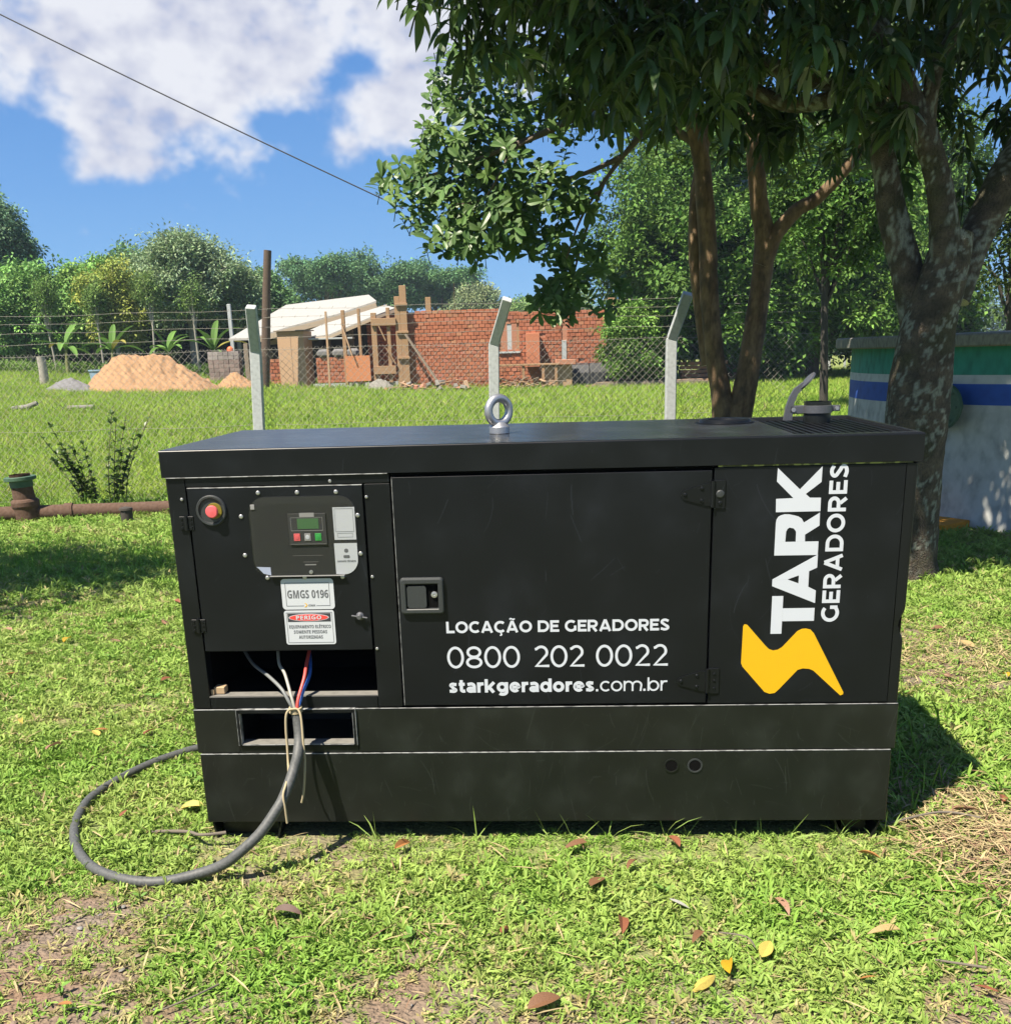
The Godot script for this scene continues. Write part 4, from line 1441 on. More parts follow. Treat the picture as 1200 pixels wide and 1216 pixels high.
func make_background() -> void:
	# heaps and odds and ends on the field
	var o := part(self, "sand_pile", heap(Vector3.ZERO, 2.95, 2.2, 1.5, 3, [[-0.22, 0.0, 0.78, 0.95, 1.42], [0.05, 0.0, 0.75, 0.9, 1.36], [0.2, 0.0, 0.7, 0.9, 1.1], [0.48, 0.1, 0.55, 0.8, 0.72], [-0.55, 0.1, 0.5, 0.7, 0.6]]), mats.sand)
	o.position = Vector3(-14.7, 0.36, -42.5)
	meta(o, "large heap of orange building sand on the grass left of the brick house", "sand pile")
	o = part(self, "sand_pile", heap(Vector3.ZERO, 1.3, 1.0, 0.75, 5, [[0.0, 0.0, 0.8, 0.9, 1.1], [0.4, 0.1, 0.5, 0.6, 0.6]]), mats.sand)
	o.position = Vector3(-11.6, 0.32, -44.5)
	meta(o, "small heap of sand beside the wooden pole", "sand pile")
	o = part(self, "gravel_pile", heap(Vector3.ZERO, 1.5, 1.0, 0.6, 6, [[0.0, 0.0, 0.9, 0.9, 1.1]]), mats.gravel)
	o.position = Vector3(-17.7, 0.45, -41.5)
	meta(o, "low grey gravel heap left of the sand heap", "gravel pile")
	var m := mb()
	m.lathe([Vector2(0.0, 0.0), Vector2(0.62, 0.0), Vector2(0.68, 0.8), Vector2(0.72, 0.82), Vector2(0.72, 0.88), Vector2(0.64, 0.88), Vector2(0.6, 0.3), Vector2(0.0, 0.3)], 28)
	o = part(self, "water_tub", m, mat(Color(0.20, 0.29, 0.38), 0.6))
	o.position = Vector3(-17.6, 0.45, -45.5)
	meta(o, "round blue grey tub behind the left foot of the sand heap", "tub")
	m = mb()
	m.tube([Vector3(0, -0.1, 0), Vector3(0.02, 0.6, 0), Vector3(0.0, 1.2, 0)], [0.21, 0.195, 0.185], 14, true, 0.1, 8)
	o = part(self, "tree_stump", m, mats.pale_bark)
	o.position = Vector3(-20.8, 0.78, -46.5)
	meta(o, "short pale stump post on the grass at the far left, before the banana plants", "stump")
	m = mb()
	m.tube([Vector3(-0.5, 0.14, 0), Vector3(0.0, 0.17, 0.1), Vector3(0.35, 0.3, 0.1)], [0.07, 0.08, 0.06], 8, true, 0.15, 4)
	o = part(self, "fallen_branch", m, mats.bleached)
	o.position = Vector3(-14.1, 0.2, -29.0)
	meta(o, "short bleached log lying in the field grass at far left", "log")
	m = mb()
	m.tube([Vector3(-0.5, 0.1, 0), Vector3(0.4, 0.13, 0.1)], [0.08, 0.06], 8, true, 0.15, 4)
	o = part(self, "fallen_branch", m, mats.bleached)
	o.position = Vector3(-12.6, 0.2, -29.3)
	meta(o, "small pale stick in the field grass right of the bleached log", "log")
	banana(Vector3(-23.0, 1.0, -55.0), 1.35, 5, "leftmost banana plant, standing behind the stump post")
	banana(Vector3(-20.2, 0.9, -54.0), 1.3, 9, "second banana plant from the left, with a yellowing leaf")
	banana(Vector3(-17.6, 0.85, -55.0), 1.2, 14, "banana plant rising just behind the left part of the sand heap")
	banana(Vector3(-14.9, 0.75, -54.0), 1.3, 21, "banana plant rising behind the right slope of the sand heap")
	# poles
	m = mb()
	m.tube([Vector3(0, -0.2, 0), Vector3(0.26, 2.0, 0), Vector3(0.47, 4.0, 0), Vector3(0.69, 5.75, 0)], [0.21, 0.195, 0.18, 0.165], 12, true, 0.06, 2)
	o = part(self, "wooden_pole", m, mats.pole_wood)
	o.position = Vector3(-10.5, 0.3, -45.2)
	meta(o, "tall dark wooden pole standing beside the plywood box", "pole")
	m = mb()
	m.span(-0.09, 0.09, -0.2, 3.7, -0.09, 0.09, 0.02)
	o = part(self, "concrete_post", m, mats.concrete)
	o.position = Vector3(-13.6, 0.6, -53.0)
	meta(o, "thin pale concrete post rising behind the brick pallets", "post")
	# plywood box
	var t := thing("plywood_box", "tall pale plywood site box beside the wooden pole", "site box", Vector3(-9.2, 0.28, -46.4), -0.25)
	m = mb()
	m.span(-0.85, 0.45, 0.0, 2.45, -0.9, 0.0, 0.01)
	part(t, "panel_box", m, mats.pale_timber)
	m = mb()
	m.span(-0.95, 0.55, 2.46, 2.51, -1.0, 0.12, 0.01)
	part(t, "roof_sheet", m, mats.grey_timber)
	m = mb()
	m.span(-0.2, -0.19, 0.02, 2.44, 0.001, 0.012)
	part(t, "panel_joint", m, mats.grey_timber)
	m = mb()
	m.span(-0.85, 0.45, 2.36, 2.44, 0.001, 0.03)
	part(t, "rail", m, mats.pale_timber)
	# pallets of bricks
	for q in [[-13.4, 1.5, 1.55, "wrapped pallet of grey bricks, left of its pair beyond the sand heaps"], [-11.75, 1.25, 1.5, "wrapped pallet of grey bricks, right of its pair beyond the sand heaps"]]:
		t = thing("brick_pallet", q[3], "brick pallet", Vector3(q[0], 0.52, -50.0), 0.06, "pallets of bricks beyond the sand heap")
		m = mb()
		m.span(-q[1] / 2, q[1] / 2, 0.0, 0.12, -1.0, 0.0)
		part(t, "pallet", m, mats.grey_timber)
		var where := []
		var tints := []
		var nx := int(q[1] / 0.25)
		for k in 7:
			for i in nx:
				for j in 3:
					where.append(Transform3D(Basis().scaled(Vector3(0.24, 0.185, 0.32)), Vector3(-q[1] / 2 + (i + 0.5) * q[1] / nx + rnd(-0.01, 0.01), 0.22 + k * 0.192, -0.16 - j * 0.34)))
					var g := rnd(0.75, 1.15)
					tints.append(Color(0.31 * g, 0.23 * g, 0.21 * g) if k < 5 else Color(0.38 * g, 0.33 * g, 0.32 * g))
		m = mb()
		m.box(Vector3.ZERO, Vector3.ONE, 0.04)
		copies(t, "bricks", m.mesh(), mats.brick, where, tints)
	m = mb()
	m.lathe([Vector2(0.0, 0.0), Vector2(0.16, 0.0), Vector2(0.15, 0.12), Vector2(0.08, 0.2), Vector2(0.0, 0.22)], 12)
	o = part(self, "orange_bucket", m, mat(Color(0.7, 0.14, 0.04), 0.5))
	o.position = Vector3(-13.1, 2.0, -50.3)
	meta(o, "small orange bucket upside down on the left brick pallet", "bucket")
	# tarpaulin stack and planks to the right of the house
	t = thing("tarp_covered_stack", "long stack under a black tarpaulin in front of the brick wall", "covered stack", Vector3(5.2, 0.0, -44.6))
	for k in 4:
		m = mb()
		var n := 10
		var p := PackedVector2Array([Vector2(-0.7, 0.0), Vector2(-0.66, 0.62), Vector2(-0.45, 0.95 + 0.05 * (k % 2)), Vector2(0.1, 1.02), Vector2(0.5, 0.9), Vector2(0.62, 0.0)])
		m.xf = Transform3D(Basis(Vector3.UP, PI / 2), Vector3(-1.9 + 1.28 * k, 0, 0))
		m.prism(p, -0.62, 0.62)
		for i in 5:
			m.bar(Vector3(-0.72, 0.05, -0.5 + 0.22 * i), Vector3(-0.66, 0.66, -0.52 + 0.24 * i), 0.05, 0.03, 0.01)
		part(t, "tarp_fold", m, mats.tarp)
	t = thing("board_stack", "stack of pale boards leaning at the left end of the black tarpaulin", "board stack", Vector3(2.55, 0.0, -43.6))
	for k in 9:
		m = mb()
		m.bar(Vector3(-0.75 + 0.06 * (k % 3), 0.12 + 0.085 * k, 0.1 * (k % 2)), Vector3(0.5 + 0.1 * (k % 2), 0.15 + 0.1 * k, 0.0), 0.3, 0.05, 0.01, Vector3.BACK)
		part(t, "board", m, mats.pale_timber if k % 2 else mats.timber)
	m = mb()
	m.span(-0.1, 0.75, 0.98, 1.2, -0.3, 0.3, 0.02)
	part(t, "brick_block", m, mats.mortar)
	t = thing("plank_pile", "long low pile of planks on the grass in front of the tarpaulin", "plank pile", Vector3(6.4, 0.0, -42.4), 0.05)
	for k in 9:
		m = mb()
		m.bar(Vector3(-2.4 + rnd(-0.4, 0.3), 0.06 + 0.055 * (k / 3), 0.2 * (k % 3)), Vector3(2.3 + rnd(-0.4, 0.5), 0.07 + 0.06 * (k / 3), 0.2 * (k % 3) + rnd(-0.1, 0.1)), 0.16, 0.05, 0.01, Vector3.BACK)
		part(t, "plank", m, [mats.pale_timber, mats.timber, mats.grey_timber][k % 3])
	for q in [[8.9, -44.0, 2.1, "stack of red roof tiles left of the two-stemmed tree"], [11.0, -46.0, 1.6, "stack of red roof tiles seen through the fork of the two-stemmed tree"]]:
		t = thing("tile_stack", q[3], "tile stack", Vector3(q[0], 0.0, q[1]), 0.0, "stacks of red tiles")
		for k in 5:
			m = mb()
			m.span(-q[2] * 0.5 + rnd(0.0, 0.2), q[2] * 0.5 - rnd(0.0, 0.2), 0.12 + 0.17 * k, 0.12 + 0.17 * k + 0.14, -0.4, 0.0, 0.02)
			part(t, "course", m, mats.mortar)
		m = mb()
		m.span(-q[2] * 0.5, q[2] * 0.5, 0.0, 0.11, -0.4, 0.02)
		part(t, "bearer", m, mats.grey_timber)
	# fence posts at the far side of the field
	var places := [15.0, 15.85, 16.7, 17.55, 18.4, 19.3, 20.2, 21.1]
	for k in places.size():
		m = mb()
		var big: bool = k == 0
		m.span(-0.16 if big else -0.06, 0.16 if big else 0.06, 0.0, 0.95 if big else 0.72 + 0.1 * (k % 3), -0.06, 0.06, 0.02)
		o = part(self, "fence_stake", m, mats.concrete)
		o.position = Vector3(places[k], 0.0, -60.0)
		meta(o, ("broad white stake" if big else "thin white stake, number %s from the broad one," % ["", "one", "two", "three", "four", "five", "six", "seven"][k]) + " on the far edge of the field", "stake", "white stakes along the far edge of the field")
	# overhead line
	m = mb()
	var p := []
	for k in 25:
		var u := k / 24.0
		p.append(Vector3(lerpf(-16.9, -1.9, u), lerpf(11.76, 4.29, u) - 0.12 * 4.0 * u * (1.0 - u) + 0.1, -20.0))
	m.tube(p, fill(25, 0.0135), 5)
	o = part(self, "overhead_cable", m, mats.ink)
	meta(o, "thin black overhead cable sloping down across the sky to the trees", "cable")


func make_house() -> void:
	var h := thing("brick_house", "unfinished red brick house shell with rough openings", "house", Vector3(0, 0, -46.0))
	# walls: recessed mortar with the bricks in front
	var where := []
	var tints := []
	var face := func(x0: float, x1: float, y0: float, y1: float, z: float, dark: float) -> void:
		var course := 0.16
		var len := 0.26
		var rows := int(round((y1 - y0) / course))
		for r in rows:
			var x := x0 - (len * 0.5 if r % 2 else 0.0)
			while x < x1 - 0.02:
				var a := maxf(x + 0.012, x0)
				var b := minf(x + len - 0.012, x1)
				if b - a > 0.04 and rng.randf() > 0.01:
					where.append(Transform3D(Basis().scaled(Vector3(b - a, course - 0.022, 0.06)), Vector3((a + b) / 2, y0 + (r + 0.5) * course + rnd(-0.006, 0.006), z + rnd(-0.012, 0.015))))
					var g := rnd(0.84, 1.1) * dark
					tints.append(Color(0.47 * g, 0.165 * g, 0.085 * g) if rng.randf() > 0.22 else Color(0.49 * g, 0.20 * g * rnd(0.9, 1.15), 0.12 * g))
				x += len
	rng.seed = 77
	var wm := mb()
	# front wall with a window opening between x 0.05 and 0.95
	wm.span(-4.2, 0.05, -0.1, 3.38, -0.2, 0.0)
	wm.span(0.05, 0.95, -0.1, 1.6, -0.2, 0.0)
	wm.span(0.05, 0.95, 2.78, 3.3, -0.2, 0.0)
	wm.span(0.95, 5.4, -0.1, 3.26, -0.2, 0.0)
	wm.span(-4.2, -4.0, -0.1, 3.38, -5.0, -0.2)
	wm.span(5.2, 5.4, -0.1, 3.3, -5.0, -0.2)
	wm.span(-4.0, 5.2, -0.1, 3.3, -5.0, -4.8)
	var wall := part(h, "wall", wm, mats.mortar)
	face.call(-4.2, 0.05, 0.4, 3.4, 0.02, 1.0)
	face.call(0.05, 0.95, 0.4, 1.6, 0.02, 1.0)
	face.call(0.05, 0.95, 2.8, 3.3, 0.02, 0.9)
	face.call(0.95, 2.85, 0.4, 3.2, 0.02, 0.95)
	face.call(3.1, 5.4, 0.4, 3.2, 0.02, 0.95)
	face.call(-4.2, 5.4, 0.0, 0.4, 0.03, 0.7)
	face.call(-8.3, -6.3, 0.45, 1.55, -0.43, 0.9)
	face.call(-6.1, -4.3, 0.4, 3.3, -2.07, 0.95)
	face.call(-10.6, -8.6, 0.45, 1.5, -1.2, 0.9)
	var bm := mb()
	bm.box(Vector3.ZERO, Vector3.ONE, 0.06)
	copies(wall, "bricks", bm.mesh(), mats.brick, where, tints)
	var m := mb()
	m.span(2.87, 3.08, 0.0, 2.0, -0.05, 0.06, 0.01)
	part(h, "column", m, mats.concrete)
	m = mb()
	m.span(1.25, 1.85, 0.9, 2.35, 0.06, 0.75, 0.02)
	part(h, "pier", m, mat(Color(0.45, 0.17, 0.09), 0.9, {"tex": mats.grain, "scale": 1.5}))
	for q in [[0.05, 0.13], [0.42, 0.62], [0.86, 0.95]]:
		m = mb()
		m.span(q[0], q[1], 1.6, 2.78, -0.15, -0.03)
		part(h, "window_post", m, mats.concrete if q[0] == 0.42 else mats.timber)
	m = mb()
	m.span(0.0, 1.0, 1.52, 1.6, 0.05, 0.12)
	part(h, "sill", m, mats.concrete)
	for q in [[-3.06, 3.39, 4.0, 0.24], [5.1, 3.27, 3.75, 0.3]]:
		m = mb()
		m.span(q[0] - q[3] / 2, q[0] + q[3] / 2, q[1], q[2], -0.2, 0.05, 0.01)
		part(h, "column_form", m, mats.timber)
	for q in [1.9, 2.1, 2.35, -1.9]:
		m = mb()
		m.tube([Vector3(q, 3.3, -0.1), Vector3(q + 0.02, 4.6, -0.1)], [0.012, 0.012], 5)
		part(h, "steel_bar", m, mats.rust)
	# timber formwork of the columns at the left corner
	for q in [[-4.42, 0.2, 4.05, 0.24], [-4.15, 0.25, 4.5, 0.30], [-4.85, 0.4, 3.6, 0.16], [-5.5, 0.4, 3.4, 0.24], [-6.15, 0.4, 3.6, 0.12], [-6.85, 0.35, 3.55, 0.16]]:
		m = mb()
		m.span(q[0] - q[3] / 2, q[0] + q[3] / 2, q[1], q[2], 0.15, 0.35, 0.015)
		part(h, "formwork_post", m, mats.timber)
	for q in [[-5.6, -4.5, 3.0, 0.32], [-5.6, -4.6, 0.95, 0.36], [-4.5, -3.95, 3.72, 0.1], [-4.5, -3.95, 2.55, 0.1], [-4.5, -3.95, 1.45, 0.1]]:
		m = mb()
		m.span(q[0], q[1], q[2] - q[3] / 2, q[2] + q[3] / 2, 0.36, 0.46, 0.015)
		part(h, "crosspiece", m, mats.timber)
	beam(h, "brace", Vector3(-4.1, 2.45, 0.5), Vector3(-2.7, 0.35, 1.0), 0.14, 0.08, mats.grey_timber)
	beam(h, "brace", Vector3(-5.3, 2.9, 0.4), Vector3(-5.0, 2.2, 0.4), 0.1, 0.06, mats.timber)
	beam(h, "brace", Vector3(-5.0, 1.9, 0.45), Vector3(-4.6, 1.2, 0.45), 0.1, 0.06, mats.timber)
	beam(h, "brace", Vector3(-6.9, 3.0, 0.5), Vector3(-6.5, 1.6, 0.6), 0.1, 0.06, mats.pale_timber)
	m = mb()
	m.span(-5.35, -4.6, 1.1, 3.4, -2.2, -2.1)
	m.span(-6.0, -5.6, 0.6, 3.3, -2.2, -2.1)
	part(h, "inner_wall", m, mats.mortar)
	m = mb()
	m.span(-8.3, -6.3, 0.45, 1.55, -0.6, -0.45, 0.01)
	part(h, "low_wall", m, mats.mortar)
	m = mb()
	m.span(-6.85, -5.75, 0.5, 1.6, 0.38, 0.43, 0.005)
	part(h, "shutter_board", m, mat(Color(0.50, 0.20, 0.09), 0.85, {"tex": mats.grain, "scale": 1.0}))
	m = mb()
	m.span(-8.5, -4.2, -0.1, 0.42, -1.0, -0.3)
	part(h, "foundation", m, mats.concrete)
	# white roofed house behind
	var r := thing("white_roofed_house", "low house with a pale white roof and dark open porch behind the brick house", "house", Vector3(0, 0, 0))
	m = mb()
	var slab := func(m: MB, p: Array, th: float) -> void:
		var nn: Vector3 = ((p[1] - p[0]) as Vector3).cross(p[2] - p[0]).normalized()
		if nn.y < 0.0:
			nn = -nn
		for i in range(1, p.size() - 1):
			m.tri(p[0], p[i], p[i + 1], nn, nn, nn)
			m.tri(p[0] - Vector3(0, th, 0), p[i] - Vector3(0, th, 0), p[i + 1] - Vector3(0, th, 0), -nn, -nn, -nn)
		for i in p.size():
			var a: Vector3 = p[i]
			var b: Vector3 = p[(i + 1) % p.size()]
			var s := (b - a).cross(Vector3.UP).normalized()
			m.quad(a, b, b - Vector3(0, th, 0), a - Vector3(0, th, 0), s)
	slab.call(m, [Vector3(-13.28, 2.60, -51.0), Vector3(-11.26, 4.33, -56.0), Vector3(-6.81, 4.72, -56.0), Vector3(-5.78, 4.11, -50.0), Vector3(-7.74, 3.55, -50.0), Vector3(-10.0, 3.07, -50.0), Vector3(-11.9, 2.58, -50.0)], 0.1)
	part(r, "roof", m, mats.roof_white)
	m = mb()
	slab.call(m, [Vector3(-9.4, 2.62, -48.5), Vector3(-8.2, 3.12, -49.2), Vector3(-5.3, 3.86, -49.2), Vector3(-4.7, 3.68, -48.0), Vector3(-5.65, 3.30, -46.8), Vector3(-7.65, 2.58, -46.8), Vector3(-9.15, 2.44, -47.5)], 0.1)
	part(r, "porch_roof", m, mats.roof_white)
	for q in [[Vector3(-11.9, 2.40, -49.97), Vector3(-10.0, 2.87, -49.97)], [Vector3(-10.0, 2.87, -49.97), Vector3(-7.74, 3.34, -49.97)], [Vector3(-7.74, 3.34, -49.97), Vector3(-5.78, 3.90, -49.97)]]:
		m = mb()
		m.bar(q[0], q[1], 0.24, 0.1, 0.0, Vector3.BACK)
		part(r, "fascia", m, mats.soffit)
	for q in [[Vector3(-9.15, 2.33, -47.45), Vector3(-7.65, 2.45, -46.78)], [Vector3(-7.65, 2.45, -46.78), Vector3(-5.65, 3.17, -46.78)], [Vector3(-5.65, 3.17, -46.78), Vector3(-4.7, 3.55, -47.95)]]:
		m = mb()
		m.bar(q[0], q[1], 0.12, 0.1, 0.0, Vector3.BACK)
		part(r, "fascia", m, mats.soffit)
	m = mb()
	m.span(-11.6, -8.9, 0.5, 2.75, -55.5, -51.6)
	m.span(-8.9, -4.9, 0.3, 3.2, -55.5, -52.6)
	part(r, "wall", m, mats.interior)  # solid blocks coloured as the dark shade under the porch
	m = mb()
	m.prism(PackedVector2Array([Vector2(-12.2, 2.2), Vector2(-5.4, 4.0), Vector2(-5.4, 3.3), Vector2(-7.5, 2.9), Vector2(-10.5, 2.3)]), -51.4, -51.2)
	part(r, "gable", m, mats.soffit)
	for q in [[-11.9, 2.3], [-10.1, 2.6], [-8.0, 2.75], [-6.9, 3.1]]:
		m = mb()
		m.span(q[0] - 0.1, q[0] + 0.1, 0.3, q[1], -48.6, -48.4, 0.02)
		part(r, "porch_post", m, mats.grey_timber)
	m = mb()
	m.span(-8.6, -6.6, 2.35, 2.42, -47.4, -46.6, 0.01)
	part(r, "lean_to_sheet", m, mats.concrete)
	# sacks under the porch
	for q in [[-7.95, "leftmost pale sack on the low wall under the porch"], [-7.25, "middle pale sack on the low wall under the porch"], [-6.6, "rightmost pale sack on the low wall under the porch"]]:
		m = mb()
		m.box(Vector3(0, 0.19, 0), Vector3(0.62, 0.38, 0.5), 0.14)
		var o := part(self, "cement_sack", m, mats.gravel)
		o.position = Vector3(q[0], 1.55, -46.55)
		meta(o, q[1], "sack", "sacks under the porch")
	# trestle table of rough timber and the scraps under it
	var t := thing("timber_trestle", "rough timber trestle standing against the brick wall", "trestle", Vector3(1.15, 0.0, -43.6))
	m = mb()
	m.span(-1.5, 1.45, 0.98, 1.06, -0.35, 0.35, 0.015)
	part(t, "top_board", m, mats.timber)
	for x in [-1.35, -0.1, 0.75, 1.3]:
		m = mb()
		m.span(x - 0.06, x + 0.06, 0.0, 0.98, 0.2, 0.3, 0.01)
		part(t, "leg", m, mats.timber)
	rng.seed = 41
	t = thing("scrap_timber_pile", "tangled pile of broken boards under the timber trestle", "scrap pile", Vector3(1.2, 0.0, -43.2))
	for k in 26:
		var a := rnd(0.0, TAU)
		var c := Vector3(rnd(-1.2, 1.2), rnd(0.08, 0.45), rnd(-0.5, 0.5))
		var d := Vector3(cos(a), rnd(-0.3, 0.4), sin(a) * 0.5) * rnd(0.2, 0.55)
		beam(t, "board", c - d, c + d, rnd(0.06, 0.16), 0.03, [mats.pale_timber, mats.timber, mats.grey_timber][k % 3])
	t = thing("rubble_pile", "pile of pale rubble and planks below the left brick wall", "rubble pile", Vector3(-3.2, 0.05, -42.6))
	for k in 34:
		var c := Vector3(rnd(-1.7, 1.9), rnd(0.05, 0.42) * (1.0 - 0.3 * absf(rnd(-1, 1))), rnd(-0.5, 0.5))
		if k % 3 == 0:
			var a := rnd(0.0, TAU)
			var d := Vector3(cos(a), rnd(-0.2, 0.35), sin(a) * 0.5) * rnd(0.25, 0.6)
			beam(t, "board", c - d, c + d, rnd(0.07, 0.18), 0.03, [mats.pale_timber, mats.timber][k % 2])
		else:
			m = mb()
			m.xf = Transform3D(Basis.from_euler(Vector3(rnd(0, 3), rnd(0, 3), rnd(0, 3))), c)
			m.box(Vector3.ZERO, Vector3(rnd(0.12, 0.4), rnd(0.08, 0.2), rnd(0.1, 0.3)), 0.02)
			part(t, "rubble_lump", m, [mats.rubble, mats.pale_timber, mats.mortar, mats.rubble][k % 4])
	t = thing("cement_heap", "whitish heap of cement under the timber formwork", "cement heap", Vector3(-5.3, 0.1, -44.6))
	part(t, "heap", heap(Vector3.ZERO, 1.0, 0.8, 0.5, 12, [[0.0, 0.0, 0.9, 0.9, 1.1], [0.3, 0.2, 0.5, 0.6, 0.9]]), mats.rubble)
	beam(self, "scaffold_pole", Vector3(-7.6, 0.3, -45.4), Vector3(-7.55, 3.5, -45.4), 0.09, 0.09, mats.pale_timber)
	meta(get_child(get_child_count() - 1), "thin pale scaffold pole standing left of the timber formwork", "pole")


func make_tank() -> void:
	var c := Vector3(5.95, 0, -7.05)
	var t := thing("water_tank", "round concrete water tank painted green, white, blue and grey", "water tank", c)
	var R := 2.6
	for q in [["grey_band", 0.0, 1.0, 0.0, "paint_grey"], ["blue_band", 1.0, 1.165, 0.002, "paint_blue"], ["white_band", 1.165, 1.235, 0.002, "paint_white"], ["green_band", 1.235, 1.455, 0.002, "paint_green"]]:
		var m := mb()
		m.lathe([Vector2(R + q[3], q[1] - (0.1 if q[1] == 0.0 else 0.0)), Vector2(R + q[3], q[2])], 96)
		part(t, q[0], m, mats[q[4]])
	var m := mb()
	m.lathe([Vector2(R - 0.1, 1.456), Vector2(R + 0.145, 1.456), Vector2(R + 0.16, 1.468), Vector2(R + 0.16, 1.545), Vector2(R + 0.145, 1.558), Vector2(0.0, 1.60)], 96)
	part(t, "top_slab", m, mats.old_concrete)
	# flanged outlet, pointing at the camera's left
	var ang := deg_to_rad(151.0)
	var dir := Vector3(cos(ang), 0, sin(ang))
	m = mb()
	var y := dir
	var x := Vector3.UP.cross(y).normalized()
	m.xf = Transform3D(Basis(x, y, x.cross(y)), dir * R + Vector3(0, 0.99, 0))
	m.lathe([Vector2(0.09, -0.05), Vector2(0.09, 0.13), Vector2(0.185, 0.13), Vector2(0.19, 0.135), Vector2(0.19, 0.165), Vector2(0.185, 0.17), Vector2(0.0, 0.17)], 32)
	var fl := part(t, "flanged_outlet", m, mats.iron_green)
	for k in 8:
		var a := TAU * k / 8.0
		m = mb()
		m.xf = Transform3D(Basis(x, y, x.cross(y)), dir * R + Vector3(0, 0.99, 0) + (x * cos(a) + x.cross(y) * sin(a)) * 0.15 + y * 0.17)
		m.lathe([Vector2(0.013, 0.0), Vector2(0.013, 0.014), Vector2(0.0, 0.014)], 6)
		part(fl, "bolt", m, mats.iron_green)
	m = mb()
	m.span(-0.3, 0.18, 0.0, 0.07, -0.25, 0.3, 0.01)
	var o := part(self, "ochre_plinth", m, mats.ochre)
	o.position = Vector3(3.63, 0.0, -5.66)
	o.rotation.y = -0.9
	meta(o, "low ochre painted plinth at the foot of the water tank behind the mango trunk", "plinth")


func make_fence() -> void:
	var z := -8.8
	var t := thing("chain_link_fence", "thin chain link fence with barbed wire strands between the lawn and the field", "fence", Vector3(0, 0, z))
	var wire := mat(Color(0.24, 0.23, 0.20), 0.6)
	var m := mb()
	var x0 := -9.0
	var x1 := 3.35
	var h := 1.62
	var pitch := 0.078
	var n := int((x1 - x0 + h) / pitch)
	for k in n:
		for s in [-1.0, 1.0]:
			# straight wires at 45 degrees, woven by 2 mm
			var a := Vector3(x0 - h + k * pitch, 0.02, 0.002 * s) if s > 0 else Vector3(x0 + k * pitch, 0.02, 0.002 * s)
			var b := a + Vector3(h * s, h, 0)
			if s > 0 and a.x < x0:
				a = a + Vector3(x0 - a.x, x0 - a.x, 0)
			if s < 0 and b.x < x0:
				b = b + Vector3(x0 - b.x, b.x - x0, 0)
			if s > 0 and b.x > x1:
				b -= Vector3(b.x - x1, b.x - x1, 0)
			if s < 0 and a.x > x1:
				a += Vector3(x1 - a.x, a.x - x1, 0)
			if b.y - a.y > 0.03:
				m.tube([a, b], [0.0019, 0.0019], 3, false)
	var o := part(t, "chain_link", m, wire)
	o.set_meta("kind", "stuff")
	for q in [[1.62, 0.0, 0.0018], [0.82, 0.0, 0.0018], [0.05, 0.0, 0.0018], [1.74, 0.06, 0.0017], [1.85, 0.14, 0.0017], [1.94, 0.2, 0.0017], [2.02, 0.25, 0.0017]]:
		m = mb()
		var p := []
		for k in 31:
			p.append(Vector3(lerpf(x0, x1, k / 30.0), q[0] + 0.008 * sin(k * 1.7 + q[0] * 9.0), q[1] + 0.004))
		m.tube(p, fill(31, q[2]), 4, false)
		if q[1] > 0.0:
			for k in 90:
				var c := Vector3(lerpf(x0, x1, (k + 0.4) / 90.0), q[0] + 0.004, q[1] + 0.004)
				m.tube([c + Vector3(-0.008, -0.012, 0), c + Vector3(0.008, 0.012, 0)], [0.0019, 0.0019], 3, false)
		part(t, "barbed_strand" if q[1] > 0.0 else "tension_wire", m, wire)
	for q in [[-2.78, "concrete fence post with bent top behind the left half of the generator", 0.02, 1], [-0.155, "concrete fence post with bent top behind the lifting eye", 0.15, 2], [1.80, "concrete fence post with bent top just left of the two-stemmed tree", 0.13, 3]]:
		m = mb()
		m.xf = Transform3D(Basis(), Vector3(0, 0, 0))
		var p := PackedVector2Array()
		# slender post whose last part leans out over the lawn
		m.bar(Vector3(0, -0.3, 0), Vector3(0, 1.62, 0), 0.115, 0.10, 0.012, Vector3.BACK)
		part_post(m, q[2])
		o = part(self, "fence_post", m, mats.concrete)
		o.position = Vector3(q[0], 0.0, z + 0.066)
		o.rotation.z = [0.0, -0.05, -0.02, 0.0][q[3]]
		meta(o, q[1], "fence post", "bent concrete posts of the chain link fence")


func part_post(m: MB, lean: float) -> void:
	var a := Vector3(0, 1.60, 0)
	var b := Vector3(lean, 2.06, 0.22)
	var d := (b - a).normalized()
	m.bar(a + d * 0.01, b, 0.109, 0.096, 0.012, Vector3.BACK)


